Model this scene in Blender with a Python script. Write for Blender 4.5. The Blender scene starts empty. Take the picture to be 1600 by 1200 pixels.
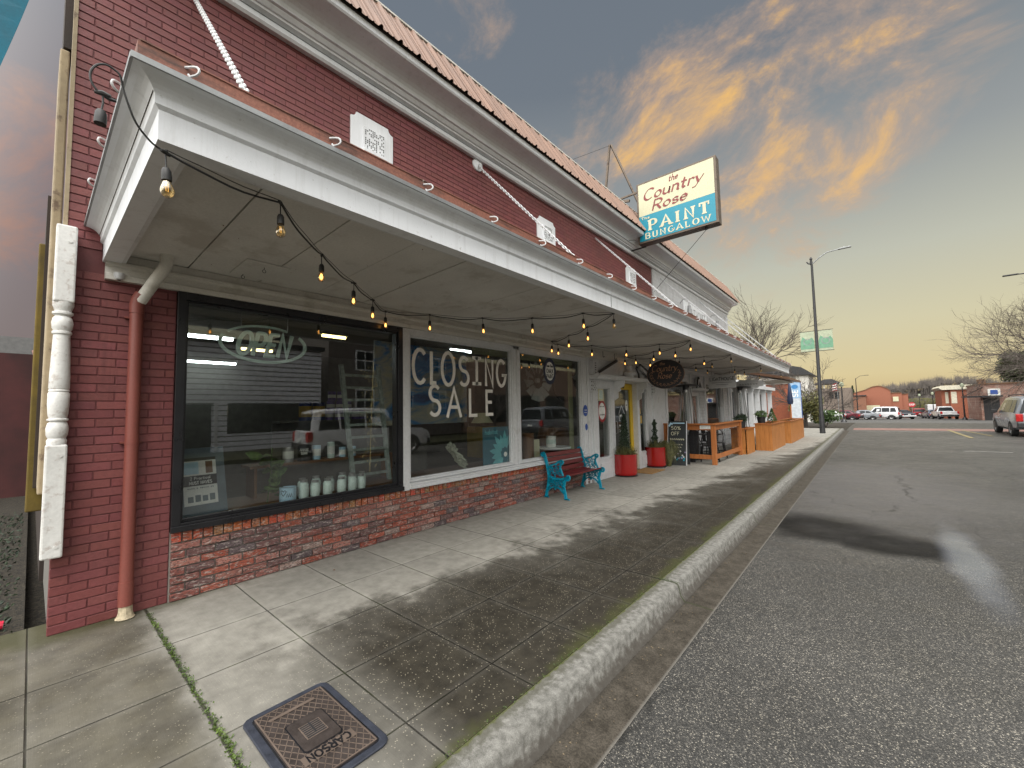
import bpy, bmesh, math, random
from mathutils import Vector, Matrix
random.seed(7)
R = math.radians
SC = bpy.context.scene
COL = SC.collection

# ------------------------------------------------------------------ camera
def make_camera():
    cd = bpy.data.cameras.new('camera'); co = bpy.data.objects.new('camera', cd); COL.objects.link(co)
    yaw, pitch, roll = R(40.76), R(3.69), R(-1.14)
    fwd = Vector((-math.sin(yaw) * math.cos(pitch), math.cos(yaw) * math.cos(pitch), math.sin(pitch)))
    right = Vector((math.cos(yaw), math.sin(yaw), 0)); up = right.cross(fwd)
    r2 = math.cos(roll) * right + math.sin(roll) * up
    u2 = -math.sin(roll) * right + math.cos(roll) * up
    m = Matrix((r2, u2, -fwd)).transposed().to_4x4(); m.translation = Vector((4.55, 0, 1.55))
    co.matrix_world = m
    cd.sensor_width = 36; cd.lens = 646.9 / 1600 * 36
    cd.clip_start = .05; cd.clip_end = 3000
    SC.camera = co
make_camera()

# ------------------------------------------------------------------ sky
def make_world():
    w = bpy.data.worlds.new('World'); SC.world = w; w.use_nodes = True
    nt = w.node_tree; nt.nodes.clear(); N = nt.nodes.new; L = nt.links.new
    out = N('ShaderNodeOutputWorld'); bg = N('ShaderNodeBackground'); L(bg.outputs[0], out.inputs[0])
    tc = N('ShaderNodeTexCoord')
    def vm(op, a, b=None):
        n = N('ShaderNodeVectorMath'); n.operation = op
        for i, v in enumerate((a, b)):
            if v is None: continue
            if isinstance(v, (tuple, list)): n.inputs[i].default_value = v
            else: L(v, n.inputs[i])
        return n
    def mt(op, a, b=0.0, c=0.0, clamp=False):
        n = N('ShaderNodeMath'); n.operation = op; n.use_clamp = clamp
        for i, v in enumerate((a, b, c)):
            if isinstance(v, (int, float)): n.inputs[i].default_value = v
            else: L(v, n.inputs[i])
        return n.outputs[0]
    d = vm('NORMALIZE', tc.outputs['Generated']).outputs[0]
    sp = N('ShaderNodeSeparateXYZ'); L(d, sp.inputs[0])
    z = sp.outputs[2]
    ramp = N('ShaderNodeValToRGB'); L(mt('ADD', z, 0.0), ramp.inputs[0])
    def lin(c): return tuple((v / 255 / 12.92 if v / 255 <= .04045 else ((v / 255 + .055) / 1.055) ** 2.4) for v in c) + (1,)
    stops = [(0, (206, 180, 130)), (.055, (220, 203, 156)), (.15, (212, 205, 172)), (.27, (192, 193, 178)), (.42, (152, 157, 158)), (.62, (114, 123, 133)), (1, (104, 114, 128))]
    cr = ramp.color_ramp
    cr.elements[0].position, cr.elements[0].color = stops[0][0], lin(stops[0][1])
    cr.elements[1].position, cr.elements[1].color = stops[-1][0], lin(stops[-1][1])
    for p, c in stops[1:-1]:
        e = cr.elements.new(p); e.color = lin(c)
    base = ramp.outputs[0]
    # west side of the sky (behind the building's left edge) is duller and pinker
    dl = vm('DOT_PRODUCT', d, (-1, .0, 0)).outputs['Value']
    wl = mt('MULTIPLY', mt('SUBTRACT', dl, .72), 5.0, clamp=True)
    def mixc(f, a, b):
        n = N('ShaderNodeMix'); n.data_type = 'RGBA'
        if isinstance(f, float): n.inputs['Factor'].default_value = f
        else: L(f, n.inputs['Factor'])
        for k, v in ((6, a), (7, b)):
            if isinstance(v, tuple): n.inputs[k].default_value = v
            else: L(v, n.inputs[k])
        return n.outputs[2]
    base = mixc(mt('MULTIPLY', wl, .9), base, lin((118, 106, 112)))
    # dusk clouds: noise on a flat cloud layer, gathered in a few banks
    mp = N('ShaderNodeCombineXYZ')
    for i, (ax, k) in enumerate((((.69, .59, .42), 1.7), ((-.32, -.27, .91), 2.8), ((-.65, .756, .0), 2.0))): L(mt('MULTIPLY', vm('DOT_PRODUCT', d, ax).outputs['Value'], k), mp.inputs[i])
    n1 = N('ShaderNodeTexNoise'); n1.inputs['Scale'].default_value = 2.3; n1.inputs['Detail'].default_value = 9; n1.inputs['Roughness'].default_value = .66; n1.inputs['Distortion'].default_value = .35
    L(mp.outputs[0], n1.inputs['Vector'])
    def bank(dirv, c0, c1):
        v = Vector(dirv).normalized()
        q = vm('DOT_PRODUCT', d, tuple(v)).outputs['Value']
        n = N('ShaderNodeMapRange'); n.interpolation_type = 'SMOOTHSTEP'
        n.inputs['From Min'].default_value = c0; n.inputs['From Max'].default_value = c1; L(q, n.inputs[0])
        return n.outputs[0]
    banks = None
    for b in BANKS:
        v = mt('MULTIPLY', bank(*b[:3]), b[3])
        banks = v if banks is None else mt('MAXIMUM', banks, v)
    cov = N('ShaderNodeMapRange'); cov.interpolation_type = 'SMOOTHSTEP'
    L(mt('ADD', n1.outputs[0], mt('MULTIPLY', banks, .305)), cov.inputs[0])
    cov.inputs['From Min'].default_value = .65; cov.inputs['From Max'].default_value = .97
    n2 = N('ShaderNodeTexNoise'); n2.inputs['Scale'].default_value = 4; n2.inputs['Detail'].default_value = 6; L(mp.outputs[0], n2.inputs['Vector'])
    core = N('ShaderNodeMapRange'); L(mt('MULTIPLY', cov.outputs[0], mt('ADD', n2.outputs[0], .35)), core.inputs[0])
    core.inputs['From Min'].default_value = .35; core.inputs['From Max'].default_value = .95
    ccol = mixc(core.outputs[0], lin((204, 172, 146)), lin((252, 198, 112)))
    ccol = mixc(wl, ccol, lin((172, 124, 102)))
    col = mixc(mt('MULTIPLY', cov.outputs[0], .88), base, ccol)
    # grey ground glow below the horizon
    below = mt('GREATER_THAN', 0.0, z)
    col = mixc(below, col, lin((120, 115, 105)))
    # unseen bright lobes added overhead and behind the camera to light the street fronts
    lobe = mt('ADD', bank((.30, -.38, .87), .42, 1.0), mt('MULTIPLY', bank((-.30, -.88, .36), .35, 1.0), .55))
    addn = N('ShaderNodeMix'); addn.data_type = 'RGBA'; addn.blend_type = 'ADD'; addn.inputs['Factor'].default_value = 1.0
    L(col, addn.inputs[6])
    lc = vm('SCALE', (1.0, .98, .95)); L(mt('MULTIPLY', lobe, LOBE), lc.inputs['Scale']); L(lc.outputs[0], addn.inputs[7])
    L(addn.outputs[2], bg.inputs[0]); bg.inputs[1].default_value = SKY
BANKS = [((-.065, .865, .497), .95, .999, 1.0), ((-.22, .836, .504), .95, .999, .9), ((.045, .862, .505), .982, 1.0, .85), ((-.35, .785, .511), .95, 1.0, .75), ((-.175, .924, .34), .97, 1.0, .75), ((.022, .924, .383), .985, 1.0, .6),
         ((-.511, .489, .707), .992, 1.0, .6), ((-.88, -.02, .476), .95, 1.0, .75), ((-.95, -.02, .315), .96, 1.0, .7), ((-.99, -.0, .13), .97, 1.0, .5)]
SKY = 1.0
LOBE = 3.6
make_world()
def make_sun():
    sd = bpy.data.lights.new('sun', 'SUN'); sd.energy = 1.3; sd.angle = R(18); sd.color = (1, .95, .88)
    so = bpy.data.objects.new('sun', sd); COL.objects.link(so)
    so.rotation_euler = Vector((.42, -.32, .85)).to_track_quat('Z', 'Y').to_euler()
make_sun()
SC.view_settings.view_transform = 'Standard'; SC.view_settings.look = 'None'; SC.view_settings.gamma = 1
SC.view_settings.exposure = 0.0
SC.cycles.max_bounces = 8; SC.cycles.transparent_max_bounces = 16; SC.cycles.caustics_reflective = False; SC.cycles.caustics_refractive = False

# ------------------------------------------------------------------ helpers
def link(o, parent=None):
    COL.objects.link(o)
    if parent: o.parent = parent
    return o
def tag(o, label=None, cat=None, group=None, kind=None):
    if label: o['label'] = label
    if cat: o['category'] = cat
    if group: o['group'] = group
    if kind: o['kind'] = kind
    return o
def thing(name, label, cat, loc=(0, 0, 0), rz=0, group=None):
    o = bpy.data.objects.new(name, None); o.empty_display_size = .2; COL.objects.link(o)
    o.location = loc; o.rotation_euler = (0, 0, rz); return tag(o, label, cat, group)
def copy_tree(o, parent=None):
    c = o.copy(); COL.objects.link(c)
    if parent: c.parent = parent
    for ch in list(o.children): copy_tree(ch, c)
    return c

class MB:
    """collects shapes and links them as ONE mesh object"""
    def __init__(s): s.v = []; s.f = []; s.sm = []; s.tint = []; s.mi = []; s.t = (1, 1, 1); s.m = 0
    def add(s, vs, fs, smooth=False):
        b = len(s.v); s.v += [tuple(v) for v in vs]
        for f in fs: s.f.append([i + b for i in f]); s.sm.append(smooth); s.tint.append(s.t); s.mi.append(s.m)
        return s
    def box(s, x0, y0, z0, x1, y1, z1, M=None):
        if x0 > x1: x0, x1 = x1, x0
        if y0 > y1: y0, y1 = y1, y0
        if z0 > z1: z0, z1 = z1, z0
        v = [Vector(p) for p in ((x0, y0, z0), (x1, y0, z0), (x1, y1, z0), (x0, y1, z0), (x0, y0, z1), (x1, y0, z1), (x1, y1, z1), (x0, y1, z1))]
        if M: v = [M @ p for p in v]
        return s.add(v, [(0, 3, 2, 1), (4, 5, 6, 7), (0, 1, 5, 4), (1, 2, 6, 5), (2, 3, 7, 6), (3, 0, 4, 7)])
    def bar(s, p, q, w, h=None, up=(0, 0, 1)):
        p, q = Vector(p), Vector(q); d = (q - p).normalized(); u = Vector(up)
        if abs(d.dot(u)) > .98: u = Vector((1, 0, 0))
        a = d.cross(u).normalized(); b = a.cross(d); h = h or w
        vs = [c + a * i * w / 2 + b * j * h / 2 for c in (p, q) for i, j in ((-1, -1), (1, -1), (1, 1), (-1, 1))]
        return s.add(vs, [(0, 1, 2, 3), (7, 6, 5, 4), (0, 4, 5, 1), (1, 5, 6, 2), (2, 6, 7, 3), (3, 7, 4, 0)])
    def tube(s, pts, r, n=8, cap=True, smooth=True):
        pts = [Vector(p) for p in pts]; rs = r if isinstance(r, (list, tuple)) else [r] * len(pts)
        k = len(pts); t = [(pts[min(i + 1, k - 1)] - pts[max(i - 1, 0)]) for i in range(k)]
        t = [x.normalized() if x.length > 1e-9 else Vector((0, 0, 1)) for x in t]
        a = t[0].orthogonal().normalized(); vs = []
        for i in range(k):
            a = (a - t[i] * a.dot(t[i])); a = a.normalized() if a.length > 1e-6 else t[i].orthogonal().normalized()
            b = t[i].cross(a)
            for j in range(n):
                g = 2 * math.pi * j / n; vs.append(pts[i] + (a * math.cos(g) + b * math.sin(g)) * rs[i])
        fs = [(i * n + j, i * n + (j + 1) % n, (i + 1) * n + (j + 1) % n, (i + 1) * n + j) for i in range(k - 1) for j in range(n)]
        s.add(vs, fs, smooth)
        if cap:
            b = len(s.v) - k * n
            s.f.append([b + j for j in reversed(range(n))]); s.f.append([b + (k - 1) * n + j for j in range(n)])
            s.sm += [False] * 2; s.tint += [s.t] * 2; s.mi += [s.m] * 2
        return s
    def lathe(s, prof, c=(0, 0, 0), n=20, M=None, smooth=True):
        vs = []; c = Vector(c)
        for r, z in prof:
            for j in range(n):
                g = 2 * math.pi * j / n; p = Vector((r * math.cos(g), r * math.sin(g), z))
                vs.append((M @ p if M else p) + c)
        k = len(prof)
        return s.add(vs, [(i * n + j, i * n + (j + 1) % n, (i + 1) * n + (j + 1) % n, (i + 1) * n + j) for i in range(k - 1) for j in range(n)], smooth)
    def prism(s, poly, fn, d0, d1):
        """poly: 2D points; fn(u, v, d) -> 3D; closed slab between d0 and d1"""
        n = len(poly); vs = [fn(u, v, d0) for u, v in poly] + [fn(u, v, d1) for u, v in poly]
        return s.add(vs, [tuple(reversed(range(n))), tuple(range(n, 2 * n))] + [(i, (i + 1) % n, n + (i + 1) % n, n + i) for i in range(n)])
    def sweep_y(s, prof, y0, y1, mit0=0, mit1=0, closed=True, smooth=False):
        """profile of (x, z) swept along y; mit: slope of the mitred end per unit x"""
        n = len(prof); vs = [(x, y0 + mit0 * x, z) for x, z in prof] + [(x, y1 + mit1 * x, z) for x, z in prof]
        rng = range(n) if closed else range(n - 1)
        fs = [(i, (i + 1) % n, n + (i + 1) % n, n + i) for i in rng]
        if closed: fs += [tuple(reversed(range(n))), tuple(range(n, 2 * n))]
        return s.add(vs, fs, smooth)
    def build(s, name, m, parent=None, bevel=0, loc=None, sharp=35):
        me = bpy.data.meshes.new(name); me.from_pydata(s.v, [], s.f)
        for x in (m if isinstance(m, (list, tuple)) else [m]): me.materials.append(x)
        me.polygons.foreach_set('use_smooth', s.sm); me.polygons.foreach_set('material_index', s.mi)
        if any(t != (1, 1, 1) for t in s.tint):
            ca = me.color_attributes.new('tint', 'FLOAT_COLOR', 'CORNER'); dat = []
            for f, t in zip(s.f, s.tint): dat += [t[0], t[1], t[2], 1.0] * len(f)
            ca.data.foreach_set('color', dat)
        me.update(); bm = bmesh.new(); bm.from_mesh(me); bmesh.ops.recalc_face_normals(bm, faces=bm.faces); bm.to_mesh(me); bm.free()
        if any(s.sm): me.set_sharp_from_angle(angle=R(sharp))
        o = bpy.data.objects.new(name, me); link(o, parent)
        if loc: o.location = loc
        if bevel:
            b = o.modifiers.new('bevel', 'BEVEL'); b.width = bevel; b.segments = 2; b.limit_method = 'ANGLE'; b.angle_limit = R(40)
        return o

def arc(cx, cy, rx, ry, a0, a1, n=10):
    return [(cx + rx * math.cos(R(a0 + (a1 - a0) * i / n)), cy + ry * math.sin(R(a0 + (a1 - a0) * i / n))) for i in range(n + 1)]

# ------------------------------------------------------------------ stroke lettering
G = {
 'A': (.8, [[(0, 0), (.4, 1), (.8, 0)], [(.16, .34), (.64, .34)]]),
 'B': (.7, [[(.1, 0), (.1, 1)], [(.1, 1), (.4, 1)] + arc(.4, .76, .22, .24, 90, -90) + [(.1, .52)], [(.1, .5), (.42, .5)] + arc(.42, .25, .26, .25, 90, -90) + [(.1, 0)]]),
 'C': (.75, [arc(.42, .5, .36, .5, 50, 310, 14)]),
 'D': (.75, [[(.1, 0), (.1, 1)], [(.1, 1), (.3, 1)] + arc(.3, .5, .38, .5, 90, -90, 12) + [(.1, 0)]]),
 'E': (.62, [[(.56, 1), (.1, 1), (.1, 0), (.58, 0)], [(.1, .52), (.48, .52)]]),
 'F': (.6, [[(.56, 1), (.1, 1), (.1, 0)], [(.1, .52), (.46, .52)]]),
 'G': (.8, [arc(.42, .5, .36, .5, 50, 350, 14) + [(.78, .42), (.5, .42)]]),
 'H': (.75, [[(.1, 0), (.1, 1)], [(.65, 0), (.65, 1)], [(.1, .5), (.65, .5)]]),
 'I': (.3, [[(.15, 0), (.15, 1)]]),
 'K': (.72, [[(.1, 0), (.1, 1)], [(.65, 1), (.12, .42)], [(.28, .6), (.68, 0)]]),
 'L': (.6, [[(.1, 1), (.1, 0), (.56, 0)]]),
 'M': (.95, [[(.1, 0), (.14, 1), (.48, .3), (.82, 1), (.86, 0)]]),
 'N': (.78, [[(.1, 0), (.1, 1), (.68, 0), (.68, 1)]]),
 'O': (.82, [arc(.42, .5, .36, .5, 90, 450, 20)]),
 'P': (.68, [[(.1, 0), (.1, 1)], [(.1, 1), (.38, 1)] + arc(.38, .73, .26, .27, 90, -90) + [(.1, .46)]]),
 'R': (.72, [[(.1, 0), (.1, 1)], [(.1, 1), (.38, 1)] + arc(.38, .73, .26, .27, 90, -90) + [(.1, .46)], [(.34, .46), (.66, 0)]]),
 'S': (.66, [arc(.34, .75, .26, .25, 40, 270, 10) + arc(.34, .25, .28, .25, 90, -140, 10)]),
 'T': (.7, [[(.02, 1), (.68, 1)], [(.35, 1), (.35, 0)]]),
 'U': (.75, [[(.1, 1), (.1, .3)] + arc(.38, .28, .28, .28, 180, 360, 10) + [(.66, 1)]]),
 'V': (.75, [[(.02, 1), (.37, 0), (.72, 1)]]),
 'W': (1.05, [[(.02, 1), (.28, 0), (.53, .85), (.78, 0), (1.03, 1)]]),
 'Y': (.72, [[(.02, 1), (.36, .5), (.7, 1)], [(.36, .5), (.36, 0)]]),
 'a': (.55, [arc(.28, .27, .22, .27, 60, 400, 14), [(.5, .55), (.5, .06), (.56, 0)]]),
 'b': (.55, [[(.08, 1), (.08, 0)], arc(.28, .27, .22, .27, -180, 180, 14)]),
 'e': (.52, [[(.07, .3), (.48, .3)] + arc(.28, .28, .21, .27, 5, 320, 14)]),
 'h': (.55, [[(.08, 1), (.08, 0)], [(.08, .3)] + arc(.27, .34, .19, .21, 160, 0, 8) + [(.46, .06), (.52, 0)]]),
 'i': (.22, [[(.1, .55), (.1, 0)], [(.1, .78), (.1, .82)]]),
 'n': (.56, [[(.08, .55), (.08, 0)], [(.08, .3)] + arc(.27, .34, .19, .21, 160, 0, 8) + [(.46, .06), (.54, 0)]]),
 'o': (.56, [arc(.28, .275, .22, .275, 90, 450, 16)]),
 'r': (.42, [[(.08, .55), (.08, 0)], [(.08, .3)] + arc(.26, .36, .17, .19, 170, 45, 6)]),
 's': (.45, [arc(.24, .41, .17, .14, 40, 270, 8) + arc(.24, .14, .19, .14, 90, -140, 8)]),
 't': (.4, [[(.16, .85), (.16, .12), (.22, .01), (.34, .04)], [(.02, .56), (.34, .56)]]),
 'u': (.56, [[(.06, .55), (.06, .2)] + arc(.26, .2, .2, .2, 180, 350, 8) + [(.47, .55), (.47, .06), (.54, 0)]]),
 'y': (.55, [[(.04, .55), (.26, .02)], [(.5, .55), (.24, -.05), (.12, -.32), (-.04, -.34)]]),
 '9': (.6, [arc(.3, .72, .22, .27, 0, 360, 14) + [(.5, .4), (.34, 0)]]),
 '3': (.6, [arc(.28, .76, .22, .23, 140, -80, 10), arc(.28, .27, .25, .27, 80, -145, 10)]),
 '0': (.62, [arc(.3, .5, .23, .5, 90, 450, 18)]),
 '5': (.6, [[(.5, 1), (.14, 1), (.1, .58)] + arc(.28, .3, .25, .3, 110, -140, 12)]),
 '2': (.6, [arc(.3, .75, .22, .25, 160, -20, 8) + [(.08, 0), (.54, 0)]]),
 '%': (.8, [arc(.18, .78, .13, .18, 0, 360, 8), arc(.6, .2, .13, .18, 0, 360, 8), [(.62, 1), (.14, 0)]]),
 'l': (.22, [[(.1, 1), (.1, .06), (.16, 0)]]), 'c': (.5, [arc(.28, .27, .21, .27, 50, 310, 12)]),
 '~': (.5, [[(.04, .3), (.12, .6), (.2, .1), (.28, .55), (.36, .15), (.46, .45)]]),   # writing too small to read
 ' ': (.35, []),
}
def ribbon(mb, pts, w, fn, d0, d1, nib=None, grow=0):
    """thick stroke along 2D points; nib = (angle, thin ratio) gives calligraphic contrast"""
    P = [Vector((p[0], p[1], 0)) for p in pts]; Q = [P[0]]
    for p in P[1:]:
        if (p - Q[-1]).length > 1e-5: Q.append(p)
    P = Q
    if len(P) < 2: return
    k = len(P); closed = (P[0] - P[-1]).length < 1e-4 and k > 3
    top = []; bot = []
    for i in range(k):
        a = (P[i] - P[i - 1]).normalized() if i else None
        b = (P[i + 1] - P[i]).normalized() if i < k - 1 else None
        if closed and i in (0, k - 1): a = (P[-1] - P[-2]).normalized(); b = (P[1] - P[0]).normalized()
        if a is None: a = b
        if b is None: b = a
        t = (a + b); t = t.normalized() if t.length > .2 else a
        n = Vector((-t.y, t.x, 0)); c = max(.45, n.dot(Vector((-a.y, a.x, 0))))
        ww = w
        if nib:
            g = R(nib[0]); ww = w * max(nib[1], abs(t.x * math.sin(g) - t.y * math.cos(g)))
        o = n * ww / 2 / c; e = Vector((0, 0, 0))
        if not closed and i == 0: e = -t * grow
        if not closed and i == k - 1: e = t * grow
        top.append(P[i] + o + e); bot.append(P[i] - o + e)
    vs = [fn(p.x, p.y, d1) for p in top] + [fn(p.x, p.y, d1) for p in bot] + [fn(p.x, p.y, d0) for p in top] + [fn(p.x, p.y, d0) for p in bot]
    fs = []
    for i in range(k - 1):
        fs += [(i, i + 1, k + i + 1, k + i), (2 * k + i, i + 0 + 2 * k + 1, i + 1, i), (k + i, k + i + 1, 3 * k + i + 1, 3 * k + i)]
    if not closed: fs += [(0, k, 3 * k, 2 * k), (k - 1, 3 * k - 1, 4 * k - 1, 2 * k - 1)]
    mb.add(vs, fs)
def text(mb, s, fn, h, w, d0=0, d1=.003, shear=0, nib=None, serif=0, gap=.12, fit=None, align='c', xs=1.0):
    """lay out a line of stroke letters; fn(u, v, d) maps the text plane to 3D; returns its width"""
    adv = []; x = 0
    for ch in s:
        g = G.get(ch, G[' ']); adv.append(x); x += (g[0] * xs + gap)
    tot = (x - gap) * h; k = 1.0 if not fit else fit / tot
    off = {'c': -tot * k / 2, 'l': 0, 'r': -tot * k}[align]; n = 0
    for ch, a in zip(s, adv):
        for st in G.get(ch, G[' '])[1]:
            pts = [((a + px * xs) * h * k + off + shear * py * h, py * h) for px, py in st]
            e = n % 7 * .00035; n += 1
            ribbon(mb, pts, w, fn, d0, d1 + e, nib, grow=0 if serif else w * .2)
            if serif:
                for q, nb in ((st[0], st[1]), (st[-1], st[-2])):
                    dx, dy = q[0] - nb[0], q[1] - nb[1]
                    if math.hypot(st[0][0] - st[-1][0], st[0][1] - st[-1][1]) < .01: continue
                    e = n % 7 * .00035; n += 1
                    qx, qy = (a + q[0] * xs) * h * k + off, q[1] * h
                    if abs(dy) > abs(dx) * .5 and (q[1] < .05 or q[1] > .95):
                        yy = qy + (w * .18 if q[1] < .5 else -w * .18)
                        ribbon(mb, [(qx - serif * h, yy), (qx + serif * h, yy)], w * .42, fn, d0, d1 + e)
                    elif abs(dx) > abs(dy) and len(st) < 8:
                        sg = 1 if q[1] < .3 else -1
                        ribbon(mb, [(qx, qy - sg * w * .2), (qx, qy + sg * serif * h * 1.4)], w * .5, fn, d0, d1 + e)
    return tot * k
def on_x(x0, y0, z0, sx=1):   # text plane facing +x, reading along +y
    return lambda u, v, d: (x0 + d * sx, y0 + u, z0 + v)
def on_my(x0, y0, z0):        # text plane facing -y, reading along +x
    return lambda u, v, d: (x0 + u, y0 - d, z0 + v)

# ------------------------------------------------------------------ materials
def L3(c): return tuple((v / 255 / 12.92 if v / 255 <= .04045 else ((v / 255 + .055) / 1.055) ** 2.4) for v in c)
class NT:
    def __init__(s, name):
        s.m = bpy.data.materials.new(name); s.m.use_nodes = True; s.t = s.m.node_tree; s.t.nodes.clear()
        s.out = s.n('ShaderNodeOutputMaterial'); s._p = None
    def n(s, k, **kw):
        x = s.t.nodes.new(k)
        for a, b in kw.items(): setattr(x, a, b)
        return x
    def l(s, a, b): s.t.links.new(a, b)
    def set(s, sock, v):
        if isinstance(v, (int, float)): sock.default_value = v
        elif isinstance(v, (tuple, list)): sock.default_value = tuple(v) + ((1,) if len(v) == 3 and len(sock.default_value) == 4 else ())
        else: s.l(v, sock)
    def pos(s):
        if not s._p: s._p = s.n('ShaderNodeNewGeometry').outputs['Position']
        return s._p
    def mapv(s, scale=(1, 1, 1), loc=(0, 0, 0), rot=(0, 0, 0), vec=None):
        m = s.n('ShaderNodeMapping'); s.l(vec or s.pos(), m.inputs[0]); m.inputs['Scale'].default_value = scale; m.inputs['Location'].default_value = loc; m.inputs['Rotation'].default_value = rot
        return m.outputs[0]
    def noise(s, sc, detail=4, rough=.55, vec=None, dist=0):
        x = s.n('ShaderNodeTexNoise'); s.l(vec or s.pos(), x.inputs['Vector']); x.inputs['Scale'].default_value = sc; x.inputs['Detail'].default_value = detail; x.inputs['Roughness'].default_value = rough; x.inputs['Distortion'].default_value = dist
        return x.outputs['Fac']
    def voro(s, sc, vec=None, out='Distance', feat='F1', rand=1):
        x = s.n('ShaderNodeTexVoronoi', feature=feat); s.l(vec or s.pos(), x.inputs['Vector']); x.inputs['Scale'].default_value = sc; x.inputs['Randomness'].default_value = rand
        return x.outputs[out]
    def math(s, op, a, b=0.0, c=0.0, clamp=False):
        x = s.n('ShaderNodeMath', operation=op, use_clamp=clamp)
        for i, v in enumerate((a, b, c)): s.set(x.inputs[i], v)
        return x.outputs[0]
    def rng(s, v, a, b, c=0.0, d=1.0, smooth=False):
        x = s.n('ShaderNodeMapRange'); x.clamp = True
        if smooth: x.interpolation_type = 'SMOOTHSTEP'
        for i, q in enumerate((v, a, b, c, d)): s.set(x.inputs[i], q)
        return x.outputs[0]
    def mix(s, f, a, b, mode='MIX'):
        x = s.n('ShaderNodeMix', data_type='RGBA', blend_type=mode); s.set(x.inputs['Factor'], f); s.set(x.inputs[6], a); s.set(x.inputs[7], b); return x.outputs[2]
    def sep(s, v=None):
        x = s.n('ShaderNodeSeparateXYZ'); s.l(v or s.pos(), x.inputs[0]); return x.outputs
    def bump(s, h, strength=.3, dist=.01, nrm=None):
        x = s.n('ShaderNodeBump'); s.l(h, x.inputs['Height']); x.inputs['Strength'].default_value = strength; x.inputs['Distance'].default_value = dist
        if nrm: s.l(nrm, x.inputs['Normal'])
        return x.outputs[0]
    def bsdf(s, col, rough=.6, metal=0, nrm=None, spec=None, coat=0, emit=None, es=0):
        x = s.n('ShaderNodeBsdfPrincipled'); s.set(x.inputs['Base Color'], col); s.set(x.inputs['Roughness'], rough); s.set(x.inputs['Metallic'], metal)
        if nrm: s.l(nrm, x.inputs['Normal'])
        if spec is not None: s.set(x.inputs['Specular IOR Level'], spec)
        if coat: x.inputs['Coat Weight'].default_value = coat; x.inputs['Coat Roughness'].default_value = .08
        if emit: s.set(x.inputs['Emission Color'], emit); x.inputs['Emission Strength'].default_value = es
        s.l(x.outputs[0], s.out.inputs[0]); return s.m
def pm(name, col, rough=.6, metal=0, var=.2, vs=6, bump=.15, bs=60, spec=None, coat=0, tint=False, dirt=None, dirts=3, emit=None, es=0, fine=.1):
    """painted / plain surface: large and small tone variation, light surface relief, optional dirt patches"""
    t = NT(name); n = t.noise(vs, 5); n2 = t.noise(bs, 4)
    k = t.math('ADD', t.rng(n, .25, .75, 1 - var, 1 + var), t.rng(n2, .2, .8, -fine, fine))
    c = t.mix(1.0, col, k, 'MULTIPLY')
    if tint:
        a = t.n('ShaderNodeVertexColor', layer_name='tint'); c = t.mix(1.0, c, a.outputs[0], 'MULTIPLY')
    if dirt:
        f = t.rng(t.noise(dirts, 7, .65), .52, .68, 0, 1, True); c = t.mix(t.math('MULTIPLY', f, dirt[3] if len(dirt) > 3 else .6), c, tuple(dirt[:3]))
    r = t.rng(n, .2, .8, max(.02, rough - .08), min(1, rough + .1))
    return t.bsdf(c, r, metal, t.bump(n2, bump, .004) if bump else None, spec, coat, emit, es)
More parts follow.
